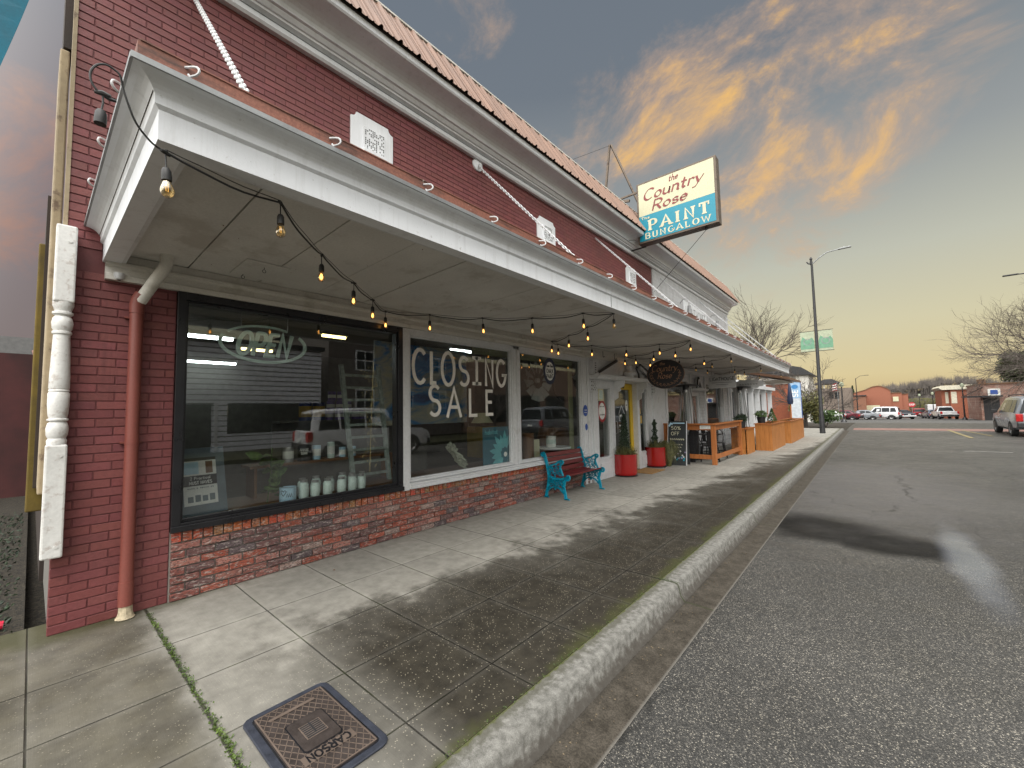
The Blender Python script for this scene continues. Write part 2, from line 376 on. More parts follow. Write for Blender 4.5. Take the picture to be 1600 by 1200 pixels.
def asphalt():
    t = NT('asphalt'); px = t.sep()
    v = t.mapv((1, 1, 1)); cell = t.n('ShaderNodeTexVoronoi', feature='F1'); t.l(v, cell.inputs['Vector']); cell.inputs['Scale'].default_value = 185
    rnd = t.n('ShaderNodeSeparateColor'); t.l(cell.outputs['Color'], rnd.inputs[0])
    ramp = t.n('ShaderNodeValToRGB'); t.l(rnd.outputs[0], ramp.inputs[0]); cr = ramp.color_ramp
    cr.elements[0].position = 0; cr.elements[0].color = (.022, .022, .021, 1); cr.elements[1].position = 1; cr.elements[1].color = (.32, .30, .26, 1)
    for p, c in ((.5, (.040, .039, .036)), (.80, (.075, .072, .065)), (.93, (.14, .13, .115)), (.985, (.34, .31, .25))):
        e = cr.elements.new(p); e.color = c + (1,)
    c = ramp.outputs[0]
    big = t.noise(.45, 5, .6)
    c = t.mix(1.0, c, t.rng(big, .3, .7, .72, 1.22), 'MULTIPLY')
    # absent car's shadow painted dark; beside it a wet film with painted sky glare
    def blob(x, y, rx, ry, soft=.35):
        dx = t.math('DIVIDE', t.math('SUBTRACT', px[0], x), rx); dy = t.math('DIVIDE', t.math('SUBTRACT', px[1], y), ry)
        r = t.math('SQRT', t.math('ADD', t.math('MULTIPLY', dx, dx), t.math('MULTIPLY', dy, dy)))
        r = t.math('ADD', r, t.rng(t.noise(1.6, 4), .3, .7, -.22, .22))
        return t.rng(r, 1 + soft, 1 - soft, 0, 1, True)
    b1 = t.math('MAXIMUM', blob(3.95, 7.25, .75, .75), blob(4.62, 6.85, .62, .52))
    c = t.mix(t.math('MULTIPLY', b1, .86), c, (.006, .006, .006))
    b2 = blob(5.25, 6.7, .16, 1.3, .5)
    b3 = blob(4.4, 11.5, 1.7, 3.6, .5)
    c = t.mix(t.math('MULTIPLY', b3, .6), c, (.095, .09, .088))
    ck = t.n('ShaderNodeTexVoronoi', feature='DISTANCE_TO_EDGE'); cv = t.mapv((.55, .16, 1)); cn = t.n('ShaderNodeTexNoise'); t.l(t.pos(), cn.inputs['Vector']); cn.inputs['Scale'].default_value = 2.2; ad = t.n('ShaderNodeVectorMath', operation='MULTIPLY_ADD'); t.l(cn.outputs['Color'], ad.inputs[0]); ad.inputs[1].default_value = (.28, .28, 0); t.l(cv, ad.inputs[2]); t.l(ad.outputs[0], ck.inputs['Vector']); ck.inputs['Scale'].default_value = 1.0
    crack = t.math('MULTIPLY', t.rng(ck.outputs['Distance'], .006, .002, 0, .75), t.rng(t.noise(.35, 3), .45, .55)); c = t.mix(crack, c, (.012, .012, .011))
    rr = t.math('SUBTRACT', t.rng(t.noise(3, 5), .3, .7, .42, .62), t.math('MULTIPLY', t.rng(px[0], 5.2, 8.5, 0, 1), .06))
    rr = t.math('SUBTRACT', rr, t.math('MULTIPLY', b2, .30)); c = t.mix(t.math('MULTIPLY', b2, .32), c, (.20, .225, .28))
    c = t.mix(1.0, c, t.rng(t.noise(.12, 4, .6, t.mapv((1, .25, 1))), .35, .65, .82, 1.12), 'MULTIPLY')
    h = t.math('SUBTRACT', 1.0, cell.outputs['Distance'])
    bm = t.n('ShaderNodeBump'); t.l(h, bm.inputs['Height']); bm.inputs['Distance'].default_value = .004
    t.l(t.math('MULTIPLY', t.math('SUBTRACT', 1.0, t.math('MULTIPLY', b2, .8)), .55), bm.inputs['Strength'])
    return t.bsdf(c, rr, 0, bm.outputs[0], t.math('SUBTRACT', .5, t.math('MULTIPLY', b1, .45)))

def concrete_walk():
    t = NT('sidewalk_concrete'); s = t.sep(); x, y = s[0], s[1]
    fine = t.noise(260, 2); mid = t.noise(9, 6, .6); big = t.noise(1.1, 5, .6)
    broom = t.noise(1, 3, .6, t.mapv((6, 190, 1)))
    c = t.mix(t.rng(mid, .3, .7), (.205, .196, .170), (.300, .288, .252))
    c = t.mix(1.0, c, t.rng(broom, .3, .7, .93, 1.06), 'MULTIPLY')
    c = t.mix(1.0, c, t.rng(fine, .3, .7, .9, 1.1), 'MULTIPLY')
    # every slab has a tone of its own
    cellv = t.n('ShaderNodeCombineXYZ')
    t.l(t.math('FLOOR', t.math('DIVIDE', t.math('SUBTRACT', x, .205), .623)), cellv.inputs[0]); t.l(t.math('FLOOR', t.math('DIVIDE', t.math('SUBTRACT', y, .04), .623)), cellv.inputs[1])
    wn = t.n('ShaderNodeTexWhiteNoise'); t.l(cellv.outputs[0], wn.inputs['Vector'])
    c = t.mix(1.0, c, t.math('ADD', .88, t.math('MULTIPLY', wn.outputs['Value'], .2)), 'MULTIPLY')
    # damp, moss-dark concrete with exposed aggregate outside the canopy's drip line
    wob = t.math('ADD', t.rng(t.noise(1.3, 5, .6), .3, .7, -.42, .42), t.rng(t.noise(6, 4), .3, .7, -.1, .1))
    edge = t.math('ADD', t.math('ADD', 1.40, t.math('MULTIPLY', t.math('SUBTRACT', y, 2.0), .085)), wob)
    wet = t.math('ADD', t.math('MULTIPLY', t.rng(t.math('SUBTRACT', x, edge), -.28, .20, 0, 1, True), .82), t.math('MULTIPLY', t.rng(t.math('SUBTRACT', x, edge), .0, .9, 0, 1, True), .18))
    near = t.rng(t.math('ADD', y, t.math('MULTIPLY', wob, .25)), .80, .50, 0, 1, True)            # slabs beyond the end of the canopy are evenly damp
    nearx = t.rng(t.noise(1.7, 5, .6), .35, .7, .72, .98)
    wet = t.math('MAXIMUM', t.math('MULTIPLY', wet, t.rng(y, .9, 1.5, .35, 1)), t.math('MULTIPLY', near, nearx))
    ag = t.n('ShaderNodeTexVoronoi', feature='F1'); t.l(t.pos(), ag.inputs['Vector']); ag.inputs['Scale'].default_value = 105
    ac = t.n('ShaderNodeSeparateColor'); t.l(ag.outputs['Color'], ac.inputs[0])
    peb = t.math('MULTIPLY', t.math('GREATER_THAN', ac.outputs[0], .90), t.rng(ag.outputs['Distance'], .42, .25, 0, 1))
    dark = t.mix(t.rng(mid, .3, .7), (.008, .0062, .0038), (.024, .0195, .012))
    dark = t.mix(t.math('MULTIPLY', peb, .75), dark, (.40, .36, .27))
    dark = t.mix(t.math('MULTIPLY', near, t.rng(t.noise(2.6, 5, .6), .38, .60, .25, .85)), dark, (.088, .078, .052))
    c = t.mix(t.math('MULTIPLY', wet, .93), c, dark)
    # green-brown band along the curb and the foot of the wall
    g = t.math('MAXIMUM', t.rng(t.math('ADD', x, t.math('MULTIPLY', wob, .25)), 2.93, 3.02, 0, 1, True), t.math('MULTIPLY', t.rng(t.math('ADD', x, t.math('MULTIPLY', wob, .3)), .22, -.02, 0, 1, True), t.rng(y, 1.6, .9, 0, 1)))
    c = t.mix(t.math('MULTIPLY', g, .7), c, (.050, .052, .020))
    # tooled joints every 0.62 m, expansion joints every fifth
    def line(v, off, per, w):
        q = t.math('ABSOLUTE', t.math('SUBTRACT', t.math('PINGPONG', t.math('SUBTRACT', v, off), per / 2), 0.0))
        return t.rng(q, w, w * .35, 0, 1)
    jx = t.math('MULTIPLY', line(x, .205, .623, .0065), t.math('GREATER_THAN', x, .5))
    jy = t.math('MULTIPLY', line(y, .66, .6235, .0065), t.math('LESS_THAN', x, 3.05))
    ex = line(y, .66, 3.1175, .013)
    j = t.math('MAXIMUM', t.math('MAXIMUM', jx, jy), ex)
    halo = t.math('MAXIMUM', t.math('MULTIPLY', line(x, .205, .623, .05), t.math('GREATER_THAN', x, .5)), line(y, .66, .6235, .05))
    c = t.mix(t.math('MULTIPLY', t.math('MULTIPLY', halo, .12), t.math('SUBTRACT', 1.0, t.math('MULTIPLY', wet, .72))), c, (.42, .40, .36))
    jc = t.mix(1.0, t.mix(t.rng(t.noise(5, 4), .45, .6, 0, 1), (.035, .033, .026), (.045, .055, .016)), t.math('SUBTRACT', 1.0, t.math('MULTIPLY', wet, .85)), 'MULTIPLY')
    c = t.mix(t.math('MULTIPLY', j, t.rng(t.noise(2.2, 4), .3, .62, .55, .97)), c, jc)
    spots = t.math('GREATER_THAN', t.voro(2.6), 0.0)
    gum = t.rng(t.voro(3.1), .035, .02, 0, .7)
    c = t.mix(gum, c, (.09, .085, .075))
    h = t.math('ADD', t.math('MULTIPLY', t.math('SUBTRACT', 1.0, j), 1.0), t.math('ADD', t.math('MULTIPLY', fine, .10), t.math('MULTIPLY', broom, .12)))
    rough = t.math('SUBTRACT', .85, t.math('MULTIPLY', wet, .33))
    return t.bsdf(c, rough, 0, t.bump(h, .75, .006), t.math('SUBTRACT', .4, t.math('MULTIPLY', wet, .22)))

def curb_mat():
    t = NT('curb_concrete'); s = t.sep()
    n = t.noise(22, 6, .6); f = t.noise(200, 2)
    c = t.mix(t.rng(n, .35, .65), (.105, .102, .090), (.215, .21, .19))
    c = t.mix(1.0, c, t.rng(f, .3, .7, .75, 1.25), 'MULTIPLY')
    low = t.rng(t.math('ADD', s[2], t.rng(n, .3, .7, -.03, .03)), -.04, -.13, 0, .85, True); c = t.mix(low, c, (.06, .052, .042))
    top = t.rng(t.math('ADD', s[0], t.rng(n, .3, .7, -.03, .03)), 3.11, 3.05, 0, .75, True); c = t.mix(top, c, (.075, .072, .052))
    back = t.rng(t.math('ADD', s[0], t.rng(n, .3, .7, -.012, .012)), 3.045, 3.03, 0, .85, True); c = t.mix(back, c, (.07, .078, .018))
    q = t.math('PINGPONG', t.math('SUBTRACT', s[1], .66), 3.1175 / 2); j = t.rng(q, .016, .006, 0, .9); c = t.mix(j, c, (.035, .042, .015))
    return t.bsdf(c, .8, 0, t.bump(t.math('ADD', n, t.math('MULTIPLY', f, .5)), .6, .012))

def gutter_mat():
    t = NT('gutter_concrete'); s = t.sep(); n = t.noise(11, 6, .6); f = t.voro(150, out='Color')
    sc = t.n('ShaderNodeSeparateColor'); t.l(f, sc.inputs[0])
    c = t.mix(t.rng(n, .35, .65), (.034, .029, .022), (.066, .057, .045))
    c = t.mix(1.0, c, t.rng(sc.outputs[0], 0, 1, .7, 1.4), 'MULTIPLY')
    c = t.mix(t.rng(s[0], 3.27, 3.2, 0, .7), c, (.03, .028, .024))
    q = t.math('PINGPONG', t.math('SUBTRACT', s[1], .66), 3.1175 / 2); j = t.rng(q, .014, .005, 0, .8); c = t.mix(j, c, (.03, .035, .015))
    c = t.mix(t.rng(s[0], 3.455, 3.47, 0, .5), c, (.2, .19, .17))
    return t.bsdf(c, .65, 0, t.bump(n, .3, .01), .25)

def painted_brick():
    t = NT('painted_brick'); a = t.n('ShaderNodeVertexColor', layer_name='tint'); n = t.noise(35, 6, .65); n2 = t.noise(1.4, 5, .6)
    c = t.mix(1.0, (.178, .048, .048), a.outputs[0], 'MULTIPLY')
    c = t.mix(t.rng(n2, .35, .75, 0, .5), c, (.19, .066, .062))
    c = t.mix(1.0, c, t.rng(n, .25, .75, .82, 1.2), 'MULTIPLY')
    streak = t.rng(t.noise(1, 5, .7, t.mapv((9, 9, .7))), .58, .72, 0, .5); c = t.mix(streak, c, (.085, .022, .024))
    flake = t.rng(t.noise(75, 3), .76, .79, 0, .4); c = t.mix(flake, c, (.42, .30, .26))
    return t.bsdf(c, t.rng(n, .3, .7, .48, .66), 0, t.bump(t.math('ADD', n, t.math('MULTIPLY', t.noise(180, 3), .4)), .5, .006))

def used_brick():
    t = NT('used_brick'); a = t.n('ShaderNodeVertexColor', layer_name='tint')
    n = t.noise(1, 7, .72, t.mapv((30, 22, 70)), .6); n2 = t.noise(1, 5, .6, t.mapv((60, 40, 110), (3, 9, 1))); n3 = t.noise(220, 2)
    c = t.mix(t.rng(n, .52, .60, 0, .8), a.outputs[0], (.46, .40, .36)); c = t.mix(t.rng(n2, .52, .60, 0, .85), c, (.045, .034, .036))
    c = t.mix(1.0, c, t.rng(n3, .3, .7, .8, 1.2), 'MULTIPLY')
    return t.bsdf(c, .8, 0, t.bump(t.math('ADD', n, n3), .6, .008))

def clapboard(name, col, pitch, z0=0.0, dark=.35, lw=.90):
    t = NT(name); s = t.sep(); q = t.math('FRACT', t.math('DIVIDE', t.math('SUBTRACT', s[2], z0), pitch))
    ln = t.rng(q, lw, lw + .08, 0, 1); n = t.noise(5, 5)
    c = t.mix(1.0, col, t.rng(n, .3, .7, .85, 1.1), 'MULTIPLY'); c = t.mix(t.math('MULTIPLY', ln, dark), c, (.08, .08, .08))
    return t.bsdf(c, .55, 0, t.bump(q, .9, .02))

def glass_mat(name='window_glass', r0=.085, tint=(.94, .96, .95), wav=.0):
    # Schlick reflectance per face, the same from both sides of the thin pane
    t = NT(name); g = t.n('ShaderNodeNewGeometry'); dt = t.n('ShaderNodeVectorMath', operation='DOT_PRODUCT'); t.l(g.outputs['Incoming'], dt.inputs[0]); t.l(g.outputs['Normal'], dt.inputs[1])
    k = t.math('POWER', t.math('SUBTRACT', 1.0, t.math('ABSOLUTE', dt.outputs['Value']), clamp=True), 5.0); f = t.math('ADD', r0, t.math('MULTIPLY', k, 1 - r0), clamp=True)
    tr = t.n('ShaderNodeBsdfTransparent'); tr.inputs[0].default_value = tint + (1,); gl = t.n('ShaderNodeBsdfGlossy'); gl.inputs['Roughness'].default_value = 0.0
    if wav:
        b = t.bump(t.noise(.9, 2), 1.0, wav); t.l(b, gl.inputs['Normal'])
    mx = t.n('ShaderNodeMixShader'); t.l(f, mx.inputs[0]); t.l(tr.outputs[0], mx.inputs[1]); t.l(gl.outputs[0], mx.inputs[2]); t.l(mx.outputs[0], t.out.inputs[0])
    return t.m
def clear_bulb():
    t = NT('bulb_glass'); lw = t.n('ShaderNodeLayerWeight'); lw.inputs[0].default_value = .5
    tr = t.n('ShaderNodeBsdfTransparent'); tr.inputs[0].default_value = (.80, .68, .46, 1); gl = t.n('ShaderNodeBsdfGlossy'); gl.inputs['Roughness'].default_value = .12; gl.inputs[0].default_value = (.95, .88, .72, 1)
    mx = t.n('ShaderNodeMixShader'); t.l(lw.outputs['Facing'], mx.inputs[0]); t.l(tr.outputs[0], mx.inputs[1]); t.l(gl.outputs[0], mx.inputs[2]); t.l(mx.outputs[0], t.out.inputs[0]); return t.m
def glow(name, col, s):
    t = NT(name); e = t.n('ShaderNodeEmission'); e.inputs[0].default_value = col + (1,); e.inputs[1].default_value = s; t.l(e.outputs[0], t.out.inputs[0]); return t.m
def rust_flash():
    t = NT('rusty_flashing'); s = t.sep(); n = t.noise(1, 6, .7, t.mapv((3, 2.2, 14))); n2 = t.noise(60, 4, .7)
    c = t.mix(t.rng(n2, .3, .7), (.17, .062, .040), (.30, .12, .08)); c = t.mix(t.rng(n, .48, .66, 0, .85), c, (.045, .024, .018))
    c = t.mix(t.rng(t.noise(22, 3), .70, .75, 0, .8), c, (.5, .42, .36))
    return t.bsdf(c, .65, 0, t.bump(n2, .3, .003))
def roof_metal():
    t = NT('roof_metal'); n = t.noise(1, 5, .6, t.mapv((1, 6, 1))); c = t.mix(t.rng(n, .3, .7), (.135, .072, .044), (.215, .118, .074))
    return t.bsdf(c, .45, .15, None)
def wood_stain(name, a, b, rot=(0, 0, 0)):
    t = NT(name); n = t.noise(1, 5, .6, t.mapv((30, 30, 2.5), rot=rot)); n2 = t.noise(3, 3)
    c = t.mix(t.rng(n, .3, .7), a, b); c = t.mix(t.rng(n2, .4, .7, 0, .3), c, tuple(v * .6 for v in a)); return t.bsdf(c, .5, 0, t.bump(n, .2, .003))
def leafy(name, a, b):
    t = NT(name); n = t.noise(7, 3); oi = t.voro(38, out='Color'); sc = t.n('ShaderNodeSeparateColor'); t.l(oi, sc.inputs[0])
    c = t.mix(t.rng(n, .3, .7), a, b); c = t.mix(1.0, c, t.rng(sc.outputs[0], 0, 1, .6, 1.5), 'MULTIPLY'); return t.bsdf(c, .6)
def fascia_mat():
    t = NT('fascia_white'); n = t.noise(2, 5); st = t.noise(1, 5, .7, t.mapv((14, 14, .9))); sp = t.noise(26, 5, .7); fl = t.noise(70, 3)
    c = t.mix(t.rng(n, .3, .7), (.70, .72, .745), (.79, .81, .835)); c = t.mix(t.rng(st, .52, .74, 0, .24), c, (.30, .29, .26)); c = t.mix(t.rng(sp, .64, .74, 0, .45), c, (.26, .23, .19)); c = t.mix(t.rng(fl, .74, .77, 0, .6), c, (.16, .12, .10))
    return t.bsdf(c, t.rng(n, .3, .7, .38, .55), 0, t.bump(t.math('ADD', sp, fl), .25, .004))
def soil_mat():
    t = NT('bark_soil'); n = t.noise(60, 5, .7); v = t.voro(45, out='Color'); sc = t.n('ShaderNodeSeparateColor'); t.l(v, sc.inputs[0])
    c = t.mix(t.rng(n, .3, .7), (.010, .009, .006), (.05, .04, .026)); c = t.mix(1.0, c, t.rng(sc.outputs[0], 0, 1, .4, 1.8), 'MULTIPLY')
    return t.bsdf(c, .9, 0, t.bump(n, 1.0, .03))
def canvas_paint():
    t = NT('seascape_paint'); n = t.noise(1, 5, .6, t.mapv((.9, 1.1, 2.4), rot=(R(35), 0, 0)), 1.5)
    r = t.n('ShaderNodeValToRGB'); t.l(n, r.inputs[0]); cr = r.color_ramp
    cr.elements[0].position = .3; cr.elements[0].color = (.01, .06, .22, 1); cr.elements[1].position = .75; cr.elements[1].color = (.45, .42, .25, 1)
    for p, c in ((.42, (.03, .22, .55)), (.5, (.3, .36, .38)), (.6, (.50, .47, .36))):
        e = cr.elements.new(p); e.color = c + (1,)
    return t.bsdf(r.outputs[0], .6)
M = dict(
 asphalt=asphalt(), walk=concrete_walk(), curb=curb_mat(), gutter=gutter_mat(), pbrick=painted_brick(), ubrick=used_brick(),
 mortar=pm('mortar', (.22, .20, .18), .9, bump=.5, dirt=(.06, .055, .04, .6)), pmortar=pm('painted_mortar', (.13, .036, .037), .7),
 white=pm('white_paint', (.60, .61, .62), .45, var=.10, vs=3, bs=30, bump=.12, dirt=(.30, .29, .26, .35)),
 fascia=fascia_mat(),
 cream=pm('soffit_cream', (.60, .588, .555), .7, var=.12, vs=1.6, bs=60, bump=.25, dirt=(.38, .35, .30, .55), dirts=2.2),
 header=pm('header_cream', (.60, .58, .53), .6, var=.1, vs=3, bump=.15, dirt=(.3, .28, .22, .5)),
 black=pm('black_paint', (.012, .012, .014), .3, var=.3, bump=.05), clap=clapboard('white_clapboard', (.60, .61, .63), .105, 2.95, .25),
 glass=glass_mat(wav=.0006), oldglass=glass_mat('door_glass', .06), flash=rust_flash(), roof=roof_metal(),
 pipe=pm('pipe_red', (.20, .055, .042), .5, var=.12, vs=3, dirt=(.15, .045, .035, .5)), beige=pm('peeling_beige', (.36, .29, .19), .8, var=.15, vs=5, bump=.7, bs=25, dirt=(.10, .06, .045, .8), dirts=9),
 olive=pm('mossy_olive', (.13, .09, .015), .8, var=.4, vs=4, bump=.4), darkbrown=pm('dark_brown', (.035, .025, .02), .8, var=.3, bump=.4),
 metal=pm('dark_metal', (.035, .035, .037), .45, .4, var=.2), steel=pm('steel', (.4, .4, .4), .35, .8), galv=pm('galvanised', (.28, .29, .29), .45, .5),
 cable=pm('cable_rubber', (.012, .012, .012), .5, bump=0), bulb=clear_bulb(), lit=glow('filament_glow', (1, .50, .16), 6.0), dim=glow('filament_dim', (1, .62, .22), 1.3),
 tube_w=glow('tube_white', (.9, 1, .98), 14), tube_y=glow('tube_yellow', (1, .8, .3), 7),
 teal=pm('teal_paint', (.004, .32, .46), .4, var=.1, vs=20), slat=pm('slat_red', (.13, .016, .018), .42, var=.25, vs=8, bump=.2),
 red=pm('planter_red', (.33, .006, .006), .22, var=.06, vs=2, bump=.02, coat=.6), yellow=pm('door_yellow', (.62, .41, .015), .4, var=.08),
 soil=soil_mat(), leafd=leafy('topiary_leaf', (.008, .022, .010), (.028, .05, .02)), leafg=leafy('green_leaf', (.03, .075, .02), (.09, .14, .035)), leafy_=leafy('yellow_leaf', (.07, .085, .022), (.20, .18, .06)),
 grass=leafy('grass_blade', (.05, .06, .02), (.16, .15, .05)), moss=leafy('moss', (.022, .042, .006), (.07, .11, .014)), bark=pm('bark', (.055, .045, .037), .9, var=.4, bump=.6), twig=pm('twig', (.085, .07, .06), .9, var=.3, bump=0),
 cedar=wood_stain('cedar_stain', (.30, .095, .022), (.48, .17, .045)), board=wood_stain('fence_board', (.34, .12, .02), (.50, .20, .05)), wood=wood_stain('brown_wood', (.12, .055, .025), (.22, .11, .05)),
 chalk=pm('chalk_board', (.028, .032, .034), .8, var=.5, vs=4), print_w=pm('print_white', (.76, .77, .74), .6, bump=0), print_k=pm('print_black', (.012, .012, .014), .6, bump=0),
 sign_cream=pm('sign_cream', (.56, .55, .37), .35, var=.05, vs=2, bump=.02), sign_teal=pm('sign_teal', (.004, .24, .34), .35, var=.06, vs=2, bump=.02), sign_red=pm('sign_maroon', (.22, .035, .035), .5, bump=0), sign_wh=pm('sign_letter_cream', (.62, .59, .42), .5, bump=0), sign_frame=pm('sign_frame', (.13, .10, .075), .5, .3, dirt=(.04, .02, .015, .7), dirts=8),
 hand=pm('brush_white', (.76, .73, .67), .7, var=.1, vs=12, bump=.3), neon=pm('neon_tube', (.50, .66, .60), .35), gold=pm('gold_letter', (.38, .20, .11), .4, .2, bump=0), grayl=pm('grey_letter', (.22, .225, .23), .5, bump=0),
 mat=pm('coir', (.28, .16, .06), .95, var=.3, vs=40, bump=.6), sea=canvas_paint(), inw=pm('inside_wall', (.16, .155, .14), .8), infl=pm('inside_floor', (.07, .055, .04), .6), slate=pm('slate_frame', (.13, .17, .20), .6),
 jar=pm('jar_paint', (.58, .70, .66), .25, var=.15, vs=12, bump=0), jarb=pm('tin_blue', (.40, .60, .74), .3, bump=0), purple=pm('tin_purple', (.14, .10, .30), .35, bump=0), navy=pm('tin_navy', (.012, .03, .16), .35, bump=0), ochre=pm('tin_ochre', (.5, .33, .07), .5, bump=0),
 habit=pm('poster_blue', (.025, .12, .17), .5, bump=0), habit2=pm('petal_blue', (.13, .42, .47), .5, bump=0), rope=pm('yarn', (.40, .42, .34), .9), redround=pm('sticker_red', (.35, .03, .035), .5, bump=0), blueround=pm('sticker_blue', (.02, .08, .35), .4, bump=0), navyr=pm('sticker_navy', (.015, .025, .06), .5, bump=0),
 greenb=pm('banner_green', (.13, .28, .18), .7, bump=0), creamb=pm('banner_cream', (.34, .38, .27), .7, bump=0), iron=pm('cast_iron', (.060, .048, .043), .55, .5, var=.25, vs=20, bump=.4), rubber=pm('collar_grey', (.022, .026, .038), .6, var=.3, vs=20, bump=.4), ironl=pm('worn_iron', (.17, .13, .105), .5, .4, var=.2),
)
# ------------------------------------------------------------------ ground, road, kerb
def zg(y): return -.15 - .0165 * max(0, y - 40)
def setting():
    def sheet(x0, x1, ys, dz):
        b = MB(); v = []; f = []
        for i, y in enumerate(ys): v += [(x0, y, zg(y) + dz), (x1, y, zg(y) + dz)]
        for i in range(len(ys) - 1): f.append((2 * i, 2 * i + 1, 2 * i + 3, 2 * i + 2))
        b.add(v, f); return b
    tag(sheet(-500, 600, (-200, 40, 120, 400, 1500), -.02).build('ground', M['soil']), kind='structure')
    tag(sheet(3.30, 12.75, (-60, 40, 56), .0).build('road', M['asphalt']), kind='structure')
    tag(sheet(-60, 70, (56, 90, 160, 260), -.002).build('far_road', pm('far_asphalt', (.085, .083, .078), .75)), kind='structure')
    m = MB(); m.box(-.3, -60, -.16, 3.022, 19.8, 0); m.box(-1.0, 19.8, -.16, 3.022, 34, 0); tag(m.build('sidewalk', M['walk']), kind='structure')
    # kerb with rounded nose, gutter pan as a sheet above the road
    m = MB(); pr = [(3.026, -.17), (3.026, .001)] + [(3.15 + .035 * math.sin(R(a)), -.034 + .035 * math.cos(R(a))) for a in (0, 25, 50, 75)] + [(3.20, -.10), (3.235, -.146), (3.235, -.17)]
    m.sweep_y(pr, -60, 34, smooth=True); tag(m.build('kerb', M['curb'], sharp=50), kind='structure')
    m = MB(); m.add([(3.234, -60, -.140), (3.474, -60, -.146), (3.474, 34, -.146), (3.234, 34, -.140)], [(0, 1, 2, 3)]); tag(m.build('gutter', M['gutter']), kind='structure')
    m = MB(); m.box(12.6, -60, -.16, 17.0, 33, 0); tag(m.build('far_sidewalk', M['walk']), kind='structure')
    # crosswalk and lane paint
    t = pm('faded_brick_paint', (.20, .115, .095), .8, var=.3, vs=3); w = pm('road_white', (.22, .215, .20), .8, var=.5, vs=9); y = pm('road_yellow', (.22, .18, .085), .8, var=.4, vs=9, dirt=(.10, .095, .08, .8), dirts=4)
    m = MB(); m.box(3.6, 35.2, -.146, 12.4, 38.0, -.143); tag(m.build('crosswalk_band', t), kind='structure')
    m = MB(); m.box(3.6, 33.9, -.146, 12.2, 34.1, -.143); m.box(6.9, 21.0, -.146, 8.0, 21.12, -.143); tag(m.build('road_marking', w), kind='structure')
    m = MB(); m.add([(7.95, 36.4, -.139), (8.12, 36.4, -.139), (8.12, 28.5, -.139), (7.95, 28.5, -.139)], [(0, 1, 2, 3)]); m.add([(8.5, 36.2, -.139), (8.62, 36.2, -.139), (9.0, 30.5, -.139), (8.88, 30.5, -.139)], [(0, 1, 2, 3)])
    tag(m.build('lane_marking', y), kind='structure')
    m = MB(); m.box(-9, -3.2, -.16, -.02, .02, -.02); tag(m.build('side_lot', M['soil']), kind='structure')
setting()

# ------------------------------------------------------------------ brick helpers
def course_bricks(m, y0, y1, z0, z1, x, L=.203, H=.0677, j=.0085, rec=.0035, jit=.0012, tintf=None, skip=None):
    rows = int(round((z1 - z0) / H)); H = (z1 - z0) / rows
    for r in range(rows):
        za, zb = z0 + r * H + j / 2, z0 + (r + 1) * H - j / 2; y = y0 - (L / 2 if r % 2 else 0)
        while y < y1:
            a, b = max(y, y0) + j / 2, min(y + L, y1) - j / 2; y += L
            if b - a < .02: continue
            if tintf: m.t = tintf(r)
            d = random.uniform(-jit, jit); e = .0022
            q = [random.uniform(-jit, jit) * .7 for _ in range(4)]
            vs = [(x - rec, a, za), (x - rec, b, za), (x - rec, b, zb), (x - rec, a, zb), (x + d, a + e + q[0], za + e + q[1]), (x + d, b - e + q[2], za + e), (x + d, b - e, zb - e + q[3]), (x + d, a + e, zb - e)]
            m.add(vs, [(4, 5, 6, 7), (0, 1, 5, 4), (1, 2, 6, 5), (2, 3, 7, 6), (3, 0, 4, 7)])
    m.t = (1, 1, 1)
def ptint(r):
    v = random.uniform(.84, 1.14); return (v, v * random.uniform(.93, 1.08), v * random.uniform(.93, 1.08))
UB = [(.30, .075, .045), (.26, .10, .08), (.22, .07, .055), (.10, .07, .075), (.20, .09, .075), (.32, .13, .10), (.14, .065, .06), (.30, .20, .17), (.26, .06, .035)]
def utint(r):
    c = random.choice(UB); v = random.uniform(.85, 1.15); return tuple(q * v for q in c)
def stint(r):
    c = random.choice([(.42, .075, .025), (.40, .10, .03), (.34, .11, .035), (.45, .07, .03), (.30, .07, .03), (.30, .13, .05)]); return tuple(q * random.uniform(.85, 1.1) for q in c)

